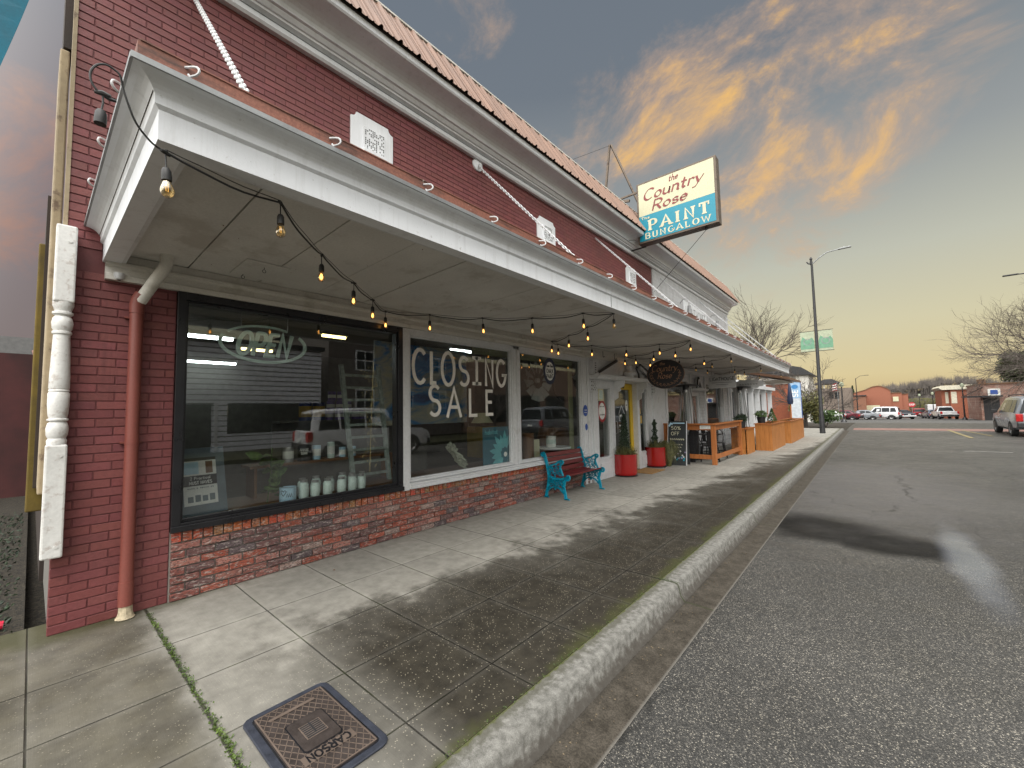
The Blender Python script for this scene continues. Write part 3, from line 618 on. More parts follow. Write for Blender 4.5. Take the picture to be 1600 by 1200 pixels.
# ------------------------------------------------------------------ the shop building
SH = thing('shop_building', 'long painted brick shop building with a white canopy and salmon metal roof edge', 'building', (0, 0, 0))
def shop():
    # pier at the left corner
    m = MB(); m.box(-.32, .13, 0, -.006, .795, 2.9); m.build('pier_core', M['pmortar'], SH)
    m = MB(); course_bricks(m, .12, .80, 0.0, 2.70, 0, L=.205, tintf=ptint); m.build('brick_pier', M['pbrick'], SH)
    # upper wall: painted brick, then white clapboard
    m = MB(); m.box(-.32, .13, 2.88, -.006, 11.5, 5.75); m.build('upper_wall_core', M['pmortar'], SH)
    m = MB(); course_bricks(m, .12, 11.5, 2.88, 5.66, 0, L=.205, tintf=ptint); m.build('upper_brick_wall', M['pbrick'], SH)
    m = MB(); m.box(-.32, 11.5, 2.88, .03, 19.62, 5.72); m.build('upper_clapboard_wall', M['clap'], SH)
    m = MB(); m.box(-.33, 19.62, 0, .05, 19.72, 5.72); m.build('corner_board', M['white'], SH)
    m = MB(); m.box(-8.5, .13, 3.35, -.32, 19.7, 3.5); m.box(-8.5, .13, 3.5, -8.3, 19.7, 5.6); m.build('ceiling', M['inw'], SH)
    m = MB(); m.box(-8.5, .1, 0, -8.3, 19.7, 3.35); m.box(-8.3, .13, 0, -.33, .2, 3.35); m.box(-8.3, 19.6, 0, -.34, 19.7, 3.35); m.box(-8.3, 12.05, 0, -.05, 12.1, 3.35); m.box(-.3, 3.1, 2.66, -.08, 19.6, 3.35); m.build('inside_wall', M['inw'], SH)
    m = MB(); m.box(-8.3, .2, -.05, -.32, 19.6, .02); m.build('inside_floor', M['infl'], SH)
    m = MB(); m.box(-1.15, .85, .52, -.10, 7.6, .60); m.build('display_shelf', M['wood'], SH)
    # side of the building: layered trims seen edge on
    m = MB(); m.box(-.10, .105, .57, .012, .128, 5.75); m.build('corner_trim', M['beige'], SH)
    m = MB(); m.box(-.62, .045, 1.0, -.12, .10, 4.48); m.build('side_plaster', M['beige'], SH, bevel=.01)
    m = MB(); m.box(-.62, .06, 4.5, -.12, .11, 7.2); m.box(-1.6, .025, 1.0, -.62, .1, 3.45); m.build('side_flashing', M['darkbrown'], SH)
    m = MB(); m.box(-1.15, -.01, .8, -.70, .10, 3.05); m.build('side_board', M['olive'], SH, bevel=.01)
    m = MB(); m.box(-8.5, .1, 0, -1.6, .13, 5.6); m.build('side_wall', M['darkbrown'], SH)
    # cornice: stacked mouldings
    pr = [(-.2, 5.56), (.055, 5.56), (.075, 5.585), (.075, 5.63), (.045, 5.645), (.045, 5.665), (.10, 5.69), (.10, 5.715), (.12, 5.72), (.145, 5.755), (.145, 5.765), (.175, 5.772)]
    pr += [(.175 + .22 * (1 - math.cos(R(a))), 5.79 + .13 * math.sin(R(a))) for a in range(0, 91, 15)]
    pr += [(.435, 5.93), (.45, 5.95), (.455, 6.02), (.44, 6.03), (-.2, 6.03)]
    m = MB(); m.sweep_y(pr, .06, 19.86); m.build('cornice', M['fascia'], SH, sharp=20)
    m = MB(); m.box(.076, .06, 5.640, .079, 19.86, 5.646); m.build('cornice_shadow_gap', M['black'], SH)
    # ribbed metal roof edge
    m = MB(); y = .05; A = Vector((.50, 0, 6.025)); B = Vector((.0, 0, 6.86)); nrm = Vector((B.z - A.z, 0, A.x - B.x)).normalized(); ridge = []
    while y < 19.9:
        for dy, h in ((0, 0), (.018, .032), (.045, .032), (.063, 0), (.11, 0), (.118, .009), (.132, .009), (.14, 0), (.19, 0), (.198, .009), (.212, .009), (.22, 0)): ridge.append((y + dy, h))
        y += .268
    vs = []
    for yy, h in ridge:
        for P, th in ((A, 0), (B, 0), (A, -.004), (B, -.004)):
            q = P + nrm * (h + th); vs.append((q.x, yy, q.z))
    fs = []
    for i in range(len(ridge) - 1):
        a, b = i * 4, i * 4 + 4; fs += [(a, b, b + 1, a + 1), (a + 2, a + 3, b + 3, b + 2), (a, a + 2, b + 2, b), (a + 1, b + 1, b + 3, a + 3)]
    m.add(vs, fs); m.build('metal_roof', M['roof'], SH)
    m = MB(); m.add([(.47, .06, 6.03), (.47, 19.85, 6.03), (-.03, 19.85, 6.83), (-.03, .06, 6.83), (-.3, .06, 6.03), (-.3, 19.85, 6.03)], [(0, 1, 2, 3), (0, 3, 4), (1, 5, 2), (0, 4, 5, 1), (3, 2, 5, 4)]); m.build('roof_backing', M['darkbrown'], SH)
    m = MB(); m.box(-.10, .05, 6.885, .012, 19.9, 6.91); m.build('roof_cap', M['header'], SH)
    # timber header below the soffit
    pr = [(-.10, 2.655), (.055, 2.655), (.055, 2.70), (.030, 2.712), (.030, 2.76), (.062, 2.775), (.062, 2.80), (.03, 2.815), (.03, 2.872), (-.10, 2.872)]
    m = MB(); m.sweep_y(pr, .34, 12.1); m.build('header', M['header'], SH)
    m = MB(); m.sweep_y([(a, b + .0) for a, b in pr], 12.1, 19.6); m.build('header', M['white'], SH)
shop()

# ------------------------------------------------------------------ canopy
def canopy():
    cp = bpy.data.objects.new('canopy', None); link(cp, SH)
    y1 = 19.45
    F = [(2.10, 2.795), (2.205, 2.795), (2.205, 2.935), (2.222, 2.95), (2.222, 2.985)]
    F += [(2.300 - .078 * math.cos(R(a)), 2.988 + .062 * math.sin(R(a)) ** 1.5) for a in (0, 15, 30, 45, 60, 75, 90)]
    F += [(2.31, 3.052), (2.31, 3.072), (2.10, 3.075)]
    # front run (mitred at the near end) and the return along the near end
    m = MB(); m.sweep_y(F, .22 + 2.31, y1, mit0=-1, mit1=0)
    n = len(F); Y = lambda x: .22 + (2.31 - x)
    vs = [(x, Y(x), z) for x, z in F] + [(0.0, Y(x), z) for x, z in F]
    m.add(vs, [(i, (i + 1) % n, n + (i + 1) % n, n + i) for i in range(n)] + [tuple(range(n)), tuple(range(n, 2 * n))])
    m.build('fascia', M['fascia'], cp, sharp=30)
    for yy in (4.62, 11.2): m = MB(); m.box(2.206, yy, 2.80, 2.208, yy + .006, 2.93); m.build('fascia_seam', M['metal'], cp)
    m = MB(); m.box(2.306, .215, 3.050, 2.317, y1, 3.076); m.box(0, .213, 3.050, 2.305, .224, 3.076); m.build('drip_edge', M['galv'], cp)
    # bead inside the lip and the flat border
    m = MB(); m.sweep_y([(2.075, 2.80), (2.099, 2.80), (2.099, 2.87), (2.075, 2.87)], .33 + 2.099, y1, mit0=-1); m.box(.06, .431, 2.80, 2.075, .455, 2.87)
    m.build('soffit_bead', M['white'], cp)
    # soffit boards, running out from the wall, falling gently to it
    m = MB(); y = .45; z0, z1 = 2.873, 2.925
    k = 0
    while y < y1:
        w = .56 if k else .42; e = min(y + w - .0085, y1); dz = random.uniform(0, .005)
        vs = [(.0, y, z0 + dz), (2.08, y, z1 + dz), (2.08, e, z1 + dz), (.0, e, z0 + dz), (.0, y, z0 + .03), (2.08, y, z1 + .03), (2.08, e, z1 + .03), (.0, e, z0 + .03)]
        m.add(vs, [(0, 3, 2, 1), (4, 5, 6, 7), (0, 1, 5, 4), (1, 2, 6, 5), (2, 3, 7, 6), (3, 0, 4, 7)]); y += w; k += 1
    m.build('soffit', M['cream'], cp, bevel=.003)
    m = MB(); m.box(0, .46, 2.96, 2.09, y1, 3.0); m.build('soffit_gap', M['black'], cp)
    # patch plate with hooks and a round cover
    m = MB(); m.add([(.14, 1.15, 2.868), (.62, 1.15, 2.880), (.62, 1.50, 2.880), (.14, 1.50, 2.868), (.14, 1.15, 2.876), (.62, 1.15, 2.888), (.62, 1.50, 2.888), (.14, 1.50, 2.876)], [(0, 3, 2, 1), (0, 1, 5, 4), (1, 2, 6, 5), (2, 3, 7, 6), (3, 0, 4, 7)]); m.build('patch_plate', M['cream'], cp)
    m = MB(); m.lathe([(0, 2.876), (.115, 2.876), (.125, 2.90)], (.86, 4.05, 0), 28); m.build('round_cover', M['cream'], cp)
    for x, y in ((.2, 1.24), (.5, 1.32)):
        m = MB()
        m.tube([(x, y, 2.88), (x, y, 2.855)], .003, 6); m.tube([(x, y + .014 * math.cos(R(a)), 2.843 + .014 * math.sin(R(a))) for a in range(90, 430, 30)], .0025, 6); m.build('eye_hook', M['metal'], cp)
    # roof deck and rusty flashing strip
    m = MB(); m.box(0, .30, 3.0, 2.22, y1, 3.06); m.box(0, .25, 3.08, 2.27, y1, 3.10); m.build('deck', M['darkbrown'], cp)
    m = MB(); m.box(2.278, .245, 3.0765, 2.285, y1, 3.158); m.box(0, .238, 3.0765, 2.285, .245, 3.158); m.build('flashing', M['flash'], cp)
    m = MB(); m.box(2.272, .246, 3.1585, 2.290, y1, 3.165); m.build('flashing_edge', M['flash'], cp)
    # white cup hooks on the flashing
    m = MB(); rn = random.Random(11)
    for k in range(90):
        yy = .45 + .56 * rn.randint(1, 33) + rn.choice((-.03, -.17)); xx = rn.uniform(.1, 2.0); zz = 2.873 + .025 * xx; s_ = rn.uniform(.003, .006); m.box(xx, yy, zz - .0015, xx + s_, yy + s_, zz + .004)
    tag(m.build('nail_heads', M['flash'], cp), kind='stuff')
    def hook(o, dirx):
        mb = MB(); P = [(0, 0, .0)] + [(.03 * k / 3, 0, 0) for k in (1, 2, 3)] + [(.03 + .022 * math.sin(R(a)), 0, -.022 + .022 * math.cos(R(a))) for a in (30, 60, 90, 120, 150, 180)] + [(.03 - .012 * 1, 0, -.046), (.012, 0, -.036)]
        pts = [(o[0] + (p[0] if dirx else -0), o[1] + (0 if dirx else -p[0]), o[2] + p[2]) for p in P]
        if dirx: pts = [(a, b + (a - o[0]) * .8, c) for a, b, c in pts]
        else: pts = [(a + (o[1] - b) * .8, b, c) for a, b, c in pts]
        mb.tube(pts, .0055, 6); mb.build('cup_hook', M['white'], cp)
    y = .40
    while y < 19: hook((2.285, y, 3.135), True); y += .663
    for x in (1.95, 1.35, .75): hook((x, .238, 3.12), False)
    return cp
CP = canopy()
# ------------------------------------------------------------------ shop front: plinth and windows
def framed_glass(name, y0, y1, z0, z1, fm, fw=.05, depth=.05, gx=-.06, proud=.02, gm=None, parent=SH, label=None):
    """opening frame y0..y1, z0..z1 with the pane set back; returns the window part"""
    m = MB(); x0, x1 = gx - .02, proud
    m.box(x0, y0, z0, x1, y0 + fw, z1); m.box(x0, y1 - fw, z0, x1, y1, z1); m.box(x0, y0 + fw, z0, x1, y1 - fw, z0 + fw); m.box(x0, y0 + fw, z1 - fw, x1, y1 - fw, z1)
    f2 = fw + .018; e = .0
    for a in ((y0 + fw, z0 + fw, y0 + f2, z1 - fw), (y1 - f2, z0 + fw, y1 - fw, z1 - fw), (y0 + f2, z0 + fw, y1 - f2, z0 + f2), (y0 + f2, z1 - f2, y1 - f2, z1 - fw)): m.box(x0 + .01, a[0], a[1], x1 - .03, a[2], a[3])
    w = m.build(name, fm, parent, bevel=.003)
    if label: w['label'] = label
    g = MB(); g.box(gx - .006, y0 + f2 - .005, z0 + f2 - .005, gx, y1 - f2 + .005, z1 - f2 + .005); g.build('glass', gm or M['glass'], w)
    return w
def shopfront():
    m = MB(); m.box(-.3, .80, -.02, -.003, 7.84, .575); m.build('plinth_core', M['mortar'], SH)
    m = MB(); course_bricks(m, .805, 7.82, 0.0, .478, .018, L=.215, j=.011, rec=.02, jit=.005, tintf=utint)
    y = .805
    while y < 7.8:
        m.t = stint(0); d = random.uniform(-.003, .003); m.box(-.003, y + .005, .487, .02 + d, y + .070, .572); y += .0755
    m.t = (1, 1, 1); m.build('brick_plinth', M['ubrick'], SH, bevel=.003)
    m = MB(); m.box(-.3, .79, 0, -.01, .80, 2.65); m.build('pier_end', M['pmortar'], SH)
    w1 = framed_glass('display_window', .80, 3.10, .58, 2.652, M['black'], fw=.065, gx=-.075, proud=.035, label='large display window in a black frame')
    m = MB(); m.box(.036, .795, .575, .055, 3.105, .625); m.box(-.03, .88, .664, .012, 3.02, .676); m.build('sill', M['black'], w1, bevel=.004)
    m = MB(); m.box(-.08, 3.101, .56, .03, 3.20, 2.652); m.build('mullion', M['white'], SH, bevel=.004)
    w2 = framed_glass('display_window', 3.201, 5.30, .655, 2.60, M['white'], fw=.03, gx=-.06, proud=.012)
    m = MB(); m.box(-.08, 5.301, .56, .02, 5.375, 2.652); m.box(-.08, 5.377, .56, .008, 5.385, 2.652); m.box(-.08, 5.387, .56, .02, 5.455, 2.652); m.build('mullion', M['white'], SH, bevel=.003)
    w3 = framed_glass('display_window', 5.456, 7.53, .655, 2.60, M['white'], fw=.03, gx=-.06, proud=.012)
    m = MB(); m.box(-.08, 3.201, 2.60, .02, 7.53, 2.652); m.build('head_casing', M['white'], SH)
    m = MB()
    for yy in (7.531, 7.61, 7.70): m.box(-.08, yy, .0, .03 if yy != 7.61 else .015, yy + .075, 2.652)
    m.box(-.08, 7.53, 0, .005, 7.84, 2.652); m.build('corner_casing', M['white'], SH, bevel=.003)
    m = MB(); m.sweep_y([(-.08, .576), (.075, .576), (.08, .59), (.078, .604), (.05, .61), (.05, .625), (.062, .63), (.06, .645), (-.08, .655)], 3.201, 7.62); m.build('sill', M['white'], SH)
shopfront()

# ------------------------------------------------------------------ entry of the first shop
def lattice(m, y0, y1, z0, z1, x, n, k):
    """pierced square fretwork: a board with small sunk squares drawn as raised blocks"""
    m.box(x, y0, z0, x + .004, y1, z1)
    dy, dz = (y1 - y0) / (n + 1), (z1 - z0) / (k + 1)
    for i in range(n):
        for j in range(k):
            if (i + j) % 2: continue
            a, b = y0 + dy * (i + .75), z0 + dz * (j + .75); m.box(x + .004, a, b, x + .006, a + dy * .5, b + dz * .5)
def entry():
    E_ = SH
    m = MB()
    m.box(-.12, 7.841, 0, .02, 8.04, 2.66)                         # pier behind column
    m.box(-.12, 8.041, 0, .02, 8.12, 2.05); m.box(-.12, 8.76, 0, .02, 8.93, 2.66); m.box(-.12, 8.041, 2.05, .02, 8.76, 2.66)
    m.box(-.12, 8.12, 0, .01, 8.76, .43); m.box(-.12, 10.18, 0, .02, 10.28, 2.66)
    m.box(-.12, 10.82, 0, .02, 12.1, 2.66); m.box(-.12, 10.28, 2.08, .02, 10.82, 2.66); m.box(-.12, 10.28, 0, .01, 10.82, .38)
    m.box(-.3, 8.93, 2.18, .02, 10.18, 2.66); m.box(-.3, 8.93, 0, -.12, 8.99, 2.18); m.box(-.3, 10.18, 0, -.12, 10.24, 2.18)
    m.build('wall_panel', M['white'], E_, bevel=.004)
    for q in ((8.18, .10, 8.70, .36), (10.34, .08, 10.76, .32)): m = MB(); m.box(.021, q[0], q[1], .03, q[2], q[3]); m.build('kick_panel', M['white'], E_, bevel=.006)
    for (a, b, nm) in ((7.86, 8.02, 0), (11.12, 11.28, 1)):
        m = MB(); m.box(.021, a + .01, 0, .055, b - .01, 1.90); m.box(.021, a - .03, 1.90, .085, b + .03, 1.93); m.box(.021, a, 1.93, .065, b, 2.17); m.box(.021, a - .03, 0, .075, b + .03, .12)
        m.m = 1; q = on_my(.025, a - .001, 1.96)
        for i in range(3):
            for j in range(5):
                if (i + j) % 2 == 0 and i < 1: m.prism([(.006 + i * .03, .01 + j * .04), (.03 + i * .03, .01 + j * .04), (.03 + i * .03, .034 + j * .04), (.012 + i * .03, .034 + j * .04)], q, 0, .003)
        for i in range(4):
            for j in range(5):
                if (i + j) % 2 == 0: m.box(.066, a + .015 + i * .036, 1.955 + j * .042, .069, a + .035 + i * .036, 1.98 + j * .042)
        m.build('column', [M['white'], M['metal']], E_)
        m = MB(); m.box(.021, a - .01, 2.30, .10, b + .01, 2.60); m.m = 1
        for j in range(5): m.box(.101, a + .05, 2.335 + j * .05, .104, b - .05, 2.355 + j * .05)
        m.build('block', [M['white'], M['metal']], E_)
    # projecting shelf with a row of dentils and two scrolled brackets
    m = MB(); m.sweep_y([(.02, 2.20), (.20, 2.20), (.24, 2.215), (.26, 2.25), (.30, 2.262), (.30, 2.285), (.02, 2.285)], 7.78, 12.0); m.build('shelf', M['white'], E_)
    m = MB(); y = 7.8
    while y < 11.9: m.box(.19, y, 2.287, .205, y + .02, 2.31); y += .05
    m.box(.185, 7.8, 2.288, .20, 11.95, 2.298); m.build('cresting', M['white'], E_)
    prof = [(0, 2.20), (.27, 2.20), (.265, 2.13)] + [(.20 + .065 * math.cos(R(a)), 2.10 + .05 * math.sin(R(a))) for a in range(20, -100, -20)] + [(.15, 2.02)] + [(.135 + .035 * math.cos(R(a)), 1.985 + .035 * math.sin(R(a))) for a in range(60, -120, -30)] + [(.10, 1.93), (.10, 1.80), (0, 1.74)]
    for y0 in (8.90, 10.20):
        m = MB(); m.prism([(a, b) for a, b in prof], lambda u, v, d, y0=y0: (u + .021, y0 + d, v), 0, .045); m.build('bracket', M['white'], E_, bevel=.003)
    # broken pediment: raking boards, dark upper line, carved vase
    for (ya, za, yb, zb) in ((8.06, 2.30, 8.95, 2.62), (11.15, 2.32, 10.25, 2.62)):
        m = MB(); m.bar((.09, ya, za), (.09, yb, zb), .12, .045, up=(1, 0, 0)); m.build('raking_board', M['white'], E_)
        m = MB(); m.bar((.10, ya, za + .05), (.10, yb, zb + .05), .05, .045, up=(1, 0, 0)); m.build('raking_shadow', M['metal'], E_)
    m = MB(); m.lathe([(0, 2.287), (.10, 2.287), (.12, 2.33), (.15, 2.40), (.13, 2.44), (.05, 2.46), (.08, 2.50), (.09, 2.52), (.04, 2.55), (.06, 2.58), (.03, 2.62), (0, 2.65)], (.13, 9.55, 0), 16); m.build('carved_urn', M['white'], E_)
    m = MB(); pts = [(.12, 10.05 + .0, 2.30), (.12, 10.12, 2.34), (.12, 10.10, 2.42), (.12, 10.0, 2.5), (.12, 9.96, 2.56), (.12, 10.0, 2.60), (.12, 10.06, 2.58)]; m.tube(pts, .02, 8); m.build('scroll', M['metal'], E_)
    # sidelights with what hangs in them
    for (a, b, z0, z1) in ((8.12, 8.76, .43, 2.05), (10.28, 10.82, .38, 2.08)): framed_glass('sidelight', a, b, z0, z1, M['white'], fw=.03, gx=-.05, proud=.022, parent=E_, gm=M['oldglass'])
    # yellow door
    d = bpy.data.objects.new('door', None); link(d, E_); d['label'] = 'yellow framed glass door'
    m = MB(); x0, x1 = -.16, -.11
    m.box(x0, 8.991, .02, x1, 9.12, 2.17); m.box(x0, 10.04, .02, x1, 10.179, 2.17); m.box(x0, 9.12, 2.02, x1, 10.04, 2.17); m.box(x0, 9.12, .02, x1, 10.04, .30); m.build('door_frame', M['yellow'], d, bevel=.004)
    m = MB(); m.box(-.138, 9.12, .30, -.132, 10.04, 2.02); m.build('glass', M['oldglass'], d)
    m = MB(); m.tube([(-.10, 9.2, .95), (-.06, 9.2, .97), (-.06, 9.2, 1.23), (-.10, 9.2, 1.25)], .01, 8); m.build('door_handle', M['steel'], d)
    m = MB(); text(m, '930', on_x(-.108, 9.62, 2.055), .085, .018, gap=.18); m.build('house_number', M['print_k'], d)
    m = MB(); m.box(-.35, 8.99, 0, .03, 10.18, .02); m.build('threshold', M['metal'], E_)
    return E_
EN = entry()

# ------------------------------------------------------------------ second shop's front, further along
def second_front():
    P = SH
    w = M['white']; m = MB()
    def wall(y0, y1, z0, z1, x=.0): m.box(-.15, y0, z0, x, y1, z1)
    wall(12.1, 12.25, 0, 2.66); wall(12.25, 14.3, 0, .55); wall(12.25, 14.3, 2.45, 2.66); wall(14.3, 14.62, 0, 2.66); wall(14.62, 15.5, 2.05, 2.66); wall(15.5, 16.1, 0, 2.66)
    wall(16.1, 18.3, 0, .55); wall(16.1, 18.3, 2.45, 2.66); wall(18.3, 19.6, 0, 2.66)
    m.build('wall_panel', clapboard('low_clapboard', (.58, .59, .60), .11, 0, .5), P)
    for a, b in ((12.25, 14.3), (16.1, 18.3)):
        f = framed_glass('shop_window', a, b, .55, 2.45, M['white'], fw=.05, gx=-.06, proud=.02, parent=P, gm=M['glass'])
        m = MB(); m.box(.021, a - .1, .5, .06, b + .1, .55); m.build('sill', w, f)
    m = MB(); m.box(-.1, 14.62, .02, -.05, 14.78, 2.05); m.box(-.1, 15.34, .02, -.05, 15.5, 2.05); m.box(-.1, 14.78, 1.93, -.05, 15.34, 2.05); m.box(-.1, 14.78, .02, -.05, 15.34, .35)
    dd = m.build('door', w, P)
    m = MB(); m.box(-.08, 14.78, .35, -.075, 15.34, 1.93); m.build('glass', M['oldglass'], dd)
    m = MB(); text(m, 'LIGHTHOUSE', lambda u, v, d: (-.070 + d, 15.06 - v, 1.15 + u), .10, .014, gap=.25); m.build('door_letters', M['print_k'], dd)
    # small door hood with a scroll and a gothic top
    m = MB(); m.sweep_y([(.0, 2.10), (.20, 2.10), (.25, 2.15), (.25, 2.18), (0, 2.18)], 14.45, 15.7); m.build('door_hood', w, P)
    m = MB(); m.prism([(14.6, 2.18), (14.75, 2.24), (14.95, 2.48), (15.06, 2.60), (15.17, 2.48), (15.4, 2.24), (15.55, 2.18)], lambda u, v, d: (d, u, v), .02, .14); m.build('gable', w, P)
    m = MB(); m.prism([(14.88, 2.22), (15.06, 2.44), (15.24, 2.22)], lambda u, v, d: (d, u, v), .141, .146); m.tube([(.16, 14.62, 2.2), (.16, 14.72, 2.30), (.16, 14.76, 2.45), (.16, 14.84, 2.56), (.16, 14.92, 2.56), (.16, 14.93, 2.50)], .022, 6); m.build('gable_carving', M['metal'], P)
    for y in (12.12, 14.34, 15.95, 18.4, 19.2): m = MB(); m.box(.001, y, 0, .05, y + .12, 2.655); m.build('casing', w, P)
second_front()

# ------------------------------------------------------------------ lit tubes on the ceilings inside
i = 0
for (x, y, z, L_, mt, lab) in ((-4.0, 1.3, 2.92, 2.0, 'tube_w', 'long cool white tube light on the ceiling behind the black framed window, nearest the glass'), (-7.8, 2.5, 2.90, 1.8, 'tube_w', 'cool white tube light further back behind the black framed window'),
                          (-4.0, 4.15, 3.2, .5, 'tube_y', 'short yellow ceiling light high at the right of the black framed window'), (-5.6, 3.2, 3.0, .6, 'tube_y', 'short yellow ceiling light seen through the OPEN sign'),
                          (-4.0, 8.2, 3.25, 1.6, 'tube_w', 'white tube light on the ceiling behind the CLOSING SALE lettering')):
    t_ = thing('ceiling_light', lab, 'ceiling light', (x, y, z), 0, 'lights on the shop ceiling')
    m = MB(); m.box(-.08, -L_ / 2 - .03, .02, .08, L_ / 2 + .03, .09); m.build('housing', M['white'], t_)
    m = MB(); m.tube([(0, -L_ / 2, 0), (0, L_ / 2, 0)], .035, 8); m.build('tube', M[mt], t_)

# ------------------------------------------------------------------ window displays
def jar(name, x, y, z, r, h, m_, lab, cat, group, lid=M['steel']):
    t = thing(name, lab, cat, (x, y, z), 0, group)
    b = MB(); b.lathe([(0, 0), (r * .92, 0), (r, .01), (r, h * .72), (r * .8, h * .84), (r * .68, h * .87), (r * .68, h * .9)], n=16); b.build('glass_body', m_, t)
    b = MB(); b.lathe([(r * .72, h * .86), (r * .74, h * .88), (r * .74, h), (0, h)], n=16); b.build('lid', lid, t); return t
def tin(x, y, z, r, h, m_, lab, group, band=None, name='paint_tin', text_=None, bandm=None):
    t = thing(name, lab, 'paint tin', (x, y, z), 0, group)
    b = MB(); b.lathe([(0, 0), (r, 0), (r, h * .96), (r * 1.03, h * .97), (r * 1.03, h), (r * .9, h), (r * .88, h * .97), (0, h * .97)], n=20); b.build('body', m_, t)
    if band: b = MB(); b.lathe([(r + .0015, h * band[0]), (r + .0015, h * band[1])], n=20); b.build('paper_label', bandm or M['print_w'], t)
    return t
def display():
    Z = .60
    j0 = None
    ys = [(-.42, 2.07), (-.42, 2.20), (-.40, 2.34), (-.40, 2.51), (-.40, 2.65), (-.58, 2.12), (-.58, 2.28), (-.58, 2.45), (-.56, 2.60), (-.42, 2.78), (-.58, 2.74), (-.58, 2.88)]
    for k, (x, y) in enumerate(ys):
        if j0 is None: j0 = jar('jar', x, y, Z, .052, .19, M['jar'], 'pale green jar of paint standing on the display shelf behind the black framed window', 'jar', 'jars of pale paint on the display shelf'); o = j0
        else: o = copy_tree(j0)
        o.location = (x, y, Z); s = random.uniform(.88, 1.12); o.scale = (1, 1, s)
    # raised back shelf
    t = thing('shelf_board', 'dark low shelf carrying paint tins behind the row of jars', 'shelf', (-1.0, 2.6, -.04))
    b = MB(); b.box(-.16, -.95, .98, .16, .95, 1.01); b.build('board', M['wood'], t)
    for y in (-.9, .9):
        b = MB(); b.box(-.14, y, .60, .14, y + .03, .98); b.build('leg', M['wood'], t)
    labs = ['silver paint tin at the left end of the low shelf', 'black paint tin with white lettering on the low shelf', 'pale blue paint tin beside the black one on the low shelf', 'tall pale tin with a green foot in the middle of the low shelf', 'short light blue tin right of the tall tin on the low shelf', 'small light blue tin at the right end of the low shelf']
    for k, (y, r, h, mm) in enumerate(((2.10, .06, .18, 'steel'), (2.30, .085, .19, 'print_k'), (2.45, .05, .18, 'jarb'), (2.64, .045, .21, 'jar'), (2.80, .045, .13, 'jarb'), (2.95, .04, .13, 'jarb'))):
        q = tin(-.95, y, .97, r, h, M[mm], labs[k], 'paint tins on the low shelf', (.25, .75) if k != 1 else None)
        if k == 1:
            b = MB(); f = lambda u, v, d: (.0865 * math.cos(u / .086), .0865 * math.sin(u / .086), v)
            text(b, 'ANNIE', lambda u, v, d: ((.086 + d) * math.cos((u) / .086 - .5), (.086 + d) * math.sin(u / .086 - .5), .125 + v), .03, .006, fit=.1)
            text(b, 'SLOAN', lambda u, v, d: ((.086 + d) * math.cos((u) / .086 - .5), (.086 + d) * math.sin(u / .086 - .5), .085 + v), .03, .006, fit=.07); b.build('lettering', M['print_w'], q)
    # high shelf with purple and navy tins further back
    t = thing('wall_shelf', 'high shelf of purple and navy tins deep inside the shop', 'shelf', (-2.2, 3.7, -.23))
    b = MB(); b.box(-.15, -1.3, 1.66, .15, 1.6, 1.69); b.box(-.18, -1.3, 0, -.15, 1.6, 1.66); b.build('board', M['inw'], t)
    for k in range(2):
        o = tin(-2.1, 2.78 + k * .21, 1.46, .09, .28, M['navy'], ['navy tin with an ochre label at the left end of the high shelf', 'second navy tin with an ochre label from the left on the high shelf'][k], 'navy tins with ochre labels', (.2, .8), bandm=M['ochre'])
    p0 = None
    for row, (n, z, x) in enumerate(((5, 1.46, -2.1), (3, 1.615, -2.1), (2, 1.77, -2.1))):
        for k in range(n):
            if not p0: p0 = tin(x, 0, z, .06, .15, M['purple'], 'small purple tin with a pale label in the stack on the high shelf', 'purple tins stacked on the high shelf', (.3, .65), name='purple_tin'); o = p0
            else: o = copy_tree(p0)
            o.location = (x + .02 * (k % 2), 3.16 + k * .145 + row * .02, z)
    # blue tin with black brush writing, leaf plant, ladder shelf, easel poster
    q = tin(-.42, 1.90, Z, .085, .15, M['jarb'], 'pale blue tin painted with a heart, standing left of the row of jars', None, name='painted_tin')
    b = MB(); f = lambda u, v, d: ((.0865 + d) * math.cos(u / .086 - .55), (.0865 + d) * math.sin(u / .086 - .55), .03 + v)
    ribbon(b, [(-.05, .06), (-.06, .085), (-.045, .095), (-.03, .08), (-.015, .095), (0, .085), (-.01, .06), (-.03, .035), (-.05, .06)], .006, f, 0, .001)
    for k in range(3): ribbon(b, [(.0 + k * .02, .02), (.01 + k * .02, .06), (.02 + k * .02, .02)], .005, f, 0, .001)
    b.build('brushwork', M['print_k'], q)
    t = thing('poster_easel', 'slanted slate blue board with a poster at the left of the black framed window', 'display board', (-.42, 1.14, .60))
    t.rotation_euler = (0, R(-14), R(6))
    b = MB(); b.box(-.02, -.22, .0, 0, .20, .66); b.build('board', M['slate'], t, bevel=.006)
    pst = MB(); pst.box(.001, -.16, .10, .005, .12, .56); ps = pst.build('poster', M['print_w'], t)
    b = MB(); b.box(.006, -.16, .285, .007, .12, .385); b.box(.006, -.16, .53, .007, .12, .56); b.build('dark_band', M['print_k'], ps)
    b = MB(); text(b, '2 Practical', lambda u, v, d: (.0075 + d, -.02 + u, .345 + v), .026, .004, fit=.17, d1=.001); text(b, 'MUST HAVES', lambda u, v, d: (.0075 + d, -.02 + u, .30 + v), .028, .006, fit=.19, d1=.001); b.build('band_letters', M['print_w'], ps)
    b = MB(); text(b, '~~~~ ~ ~~~~~ ~~', lambda u, v, d: (.0055 + d, -.02 + u, .255 + v), .018, .003, fit=.22, d1=.001)
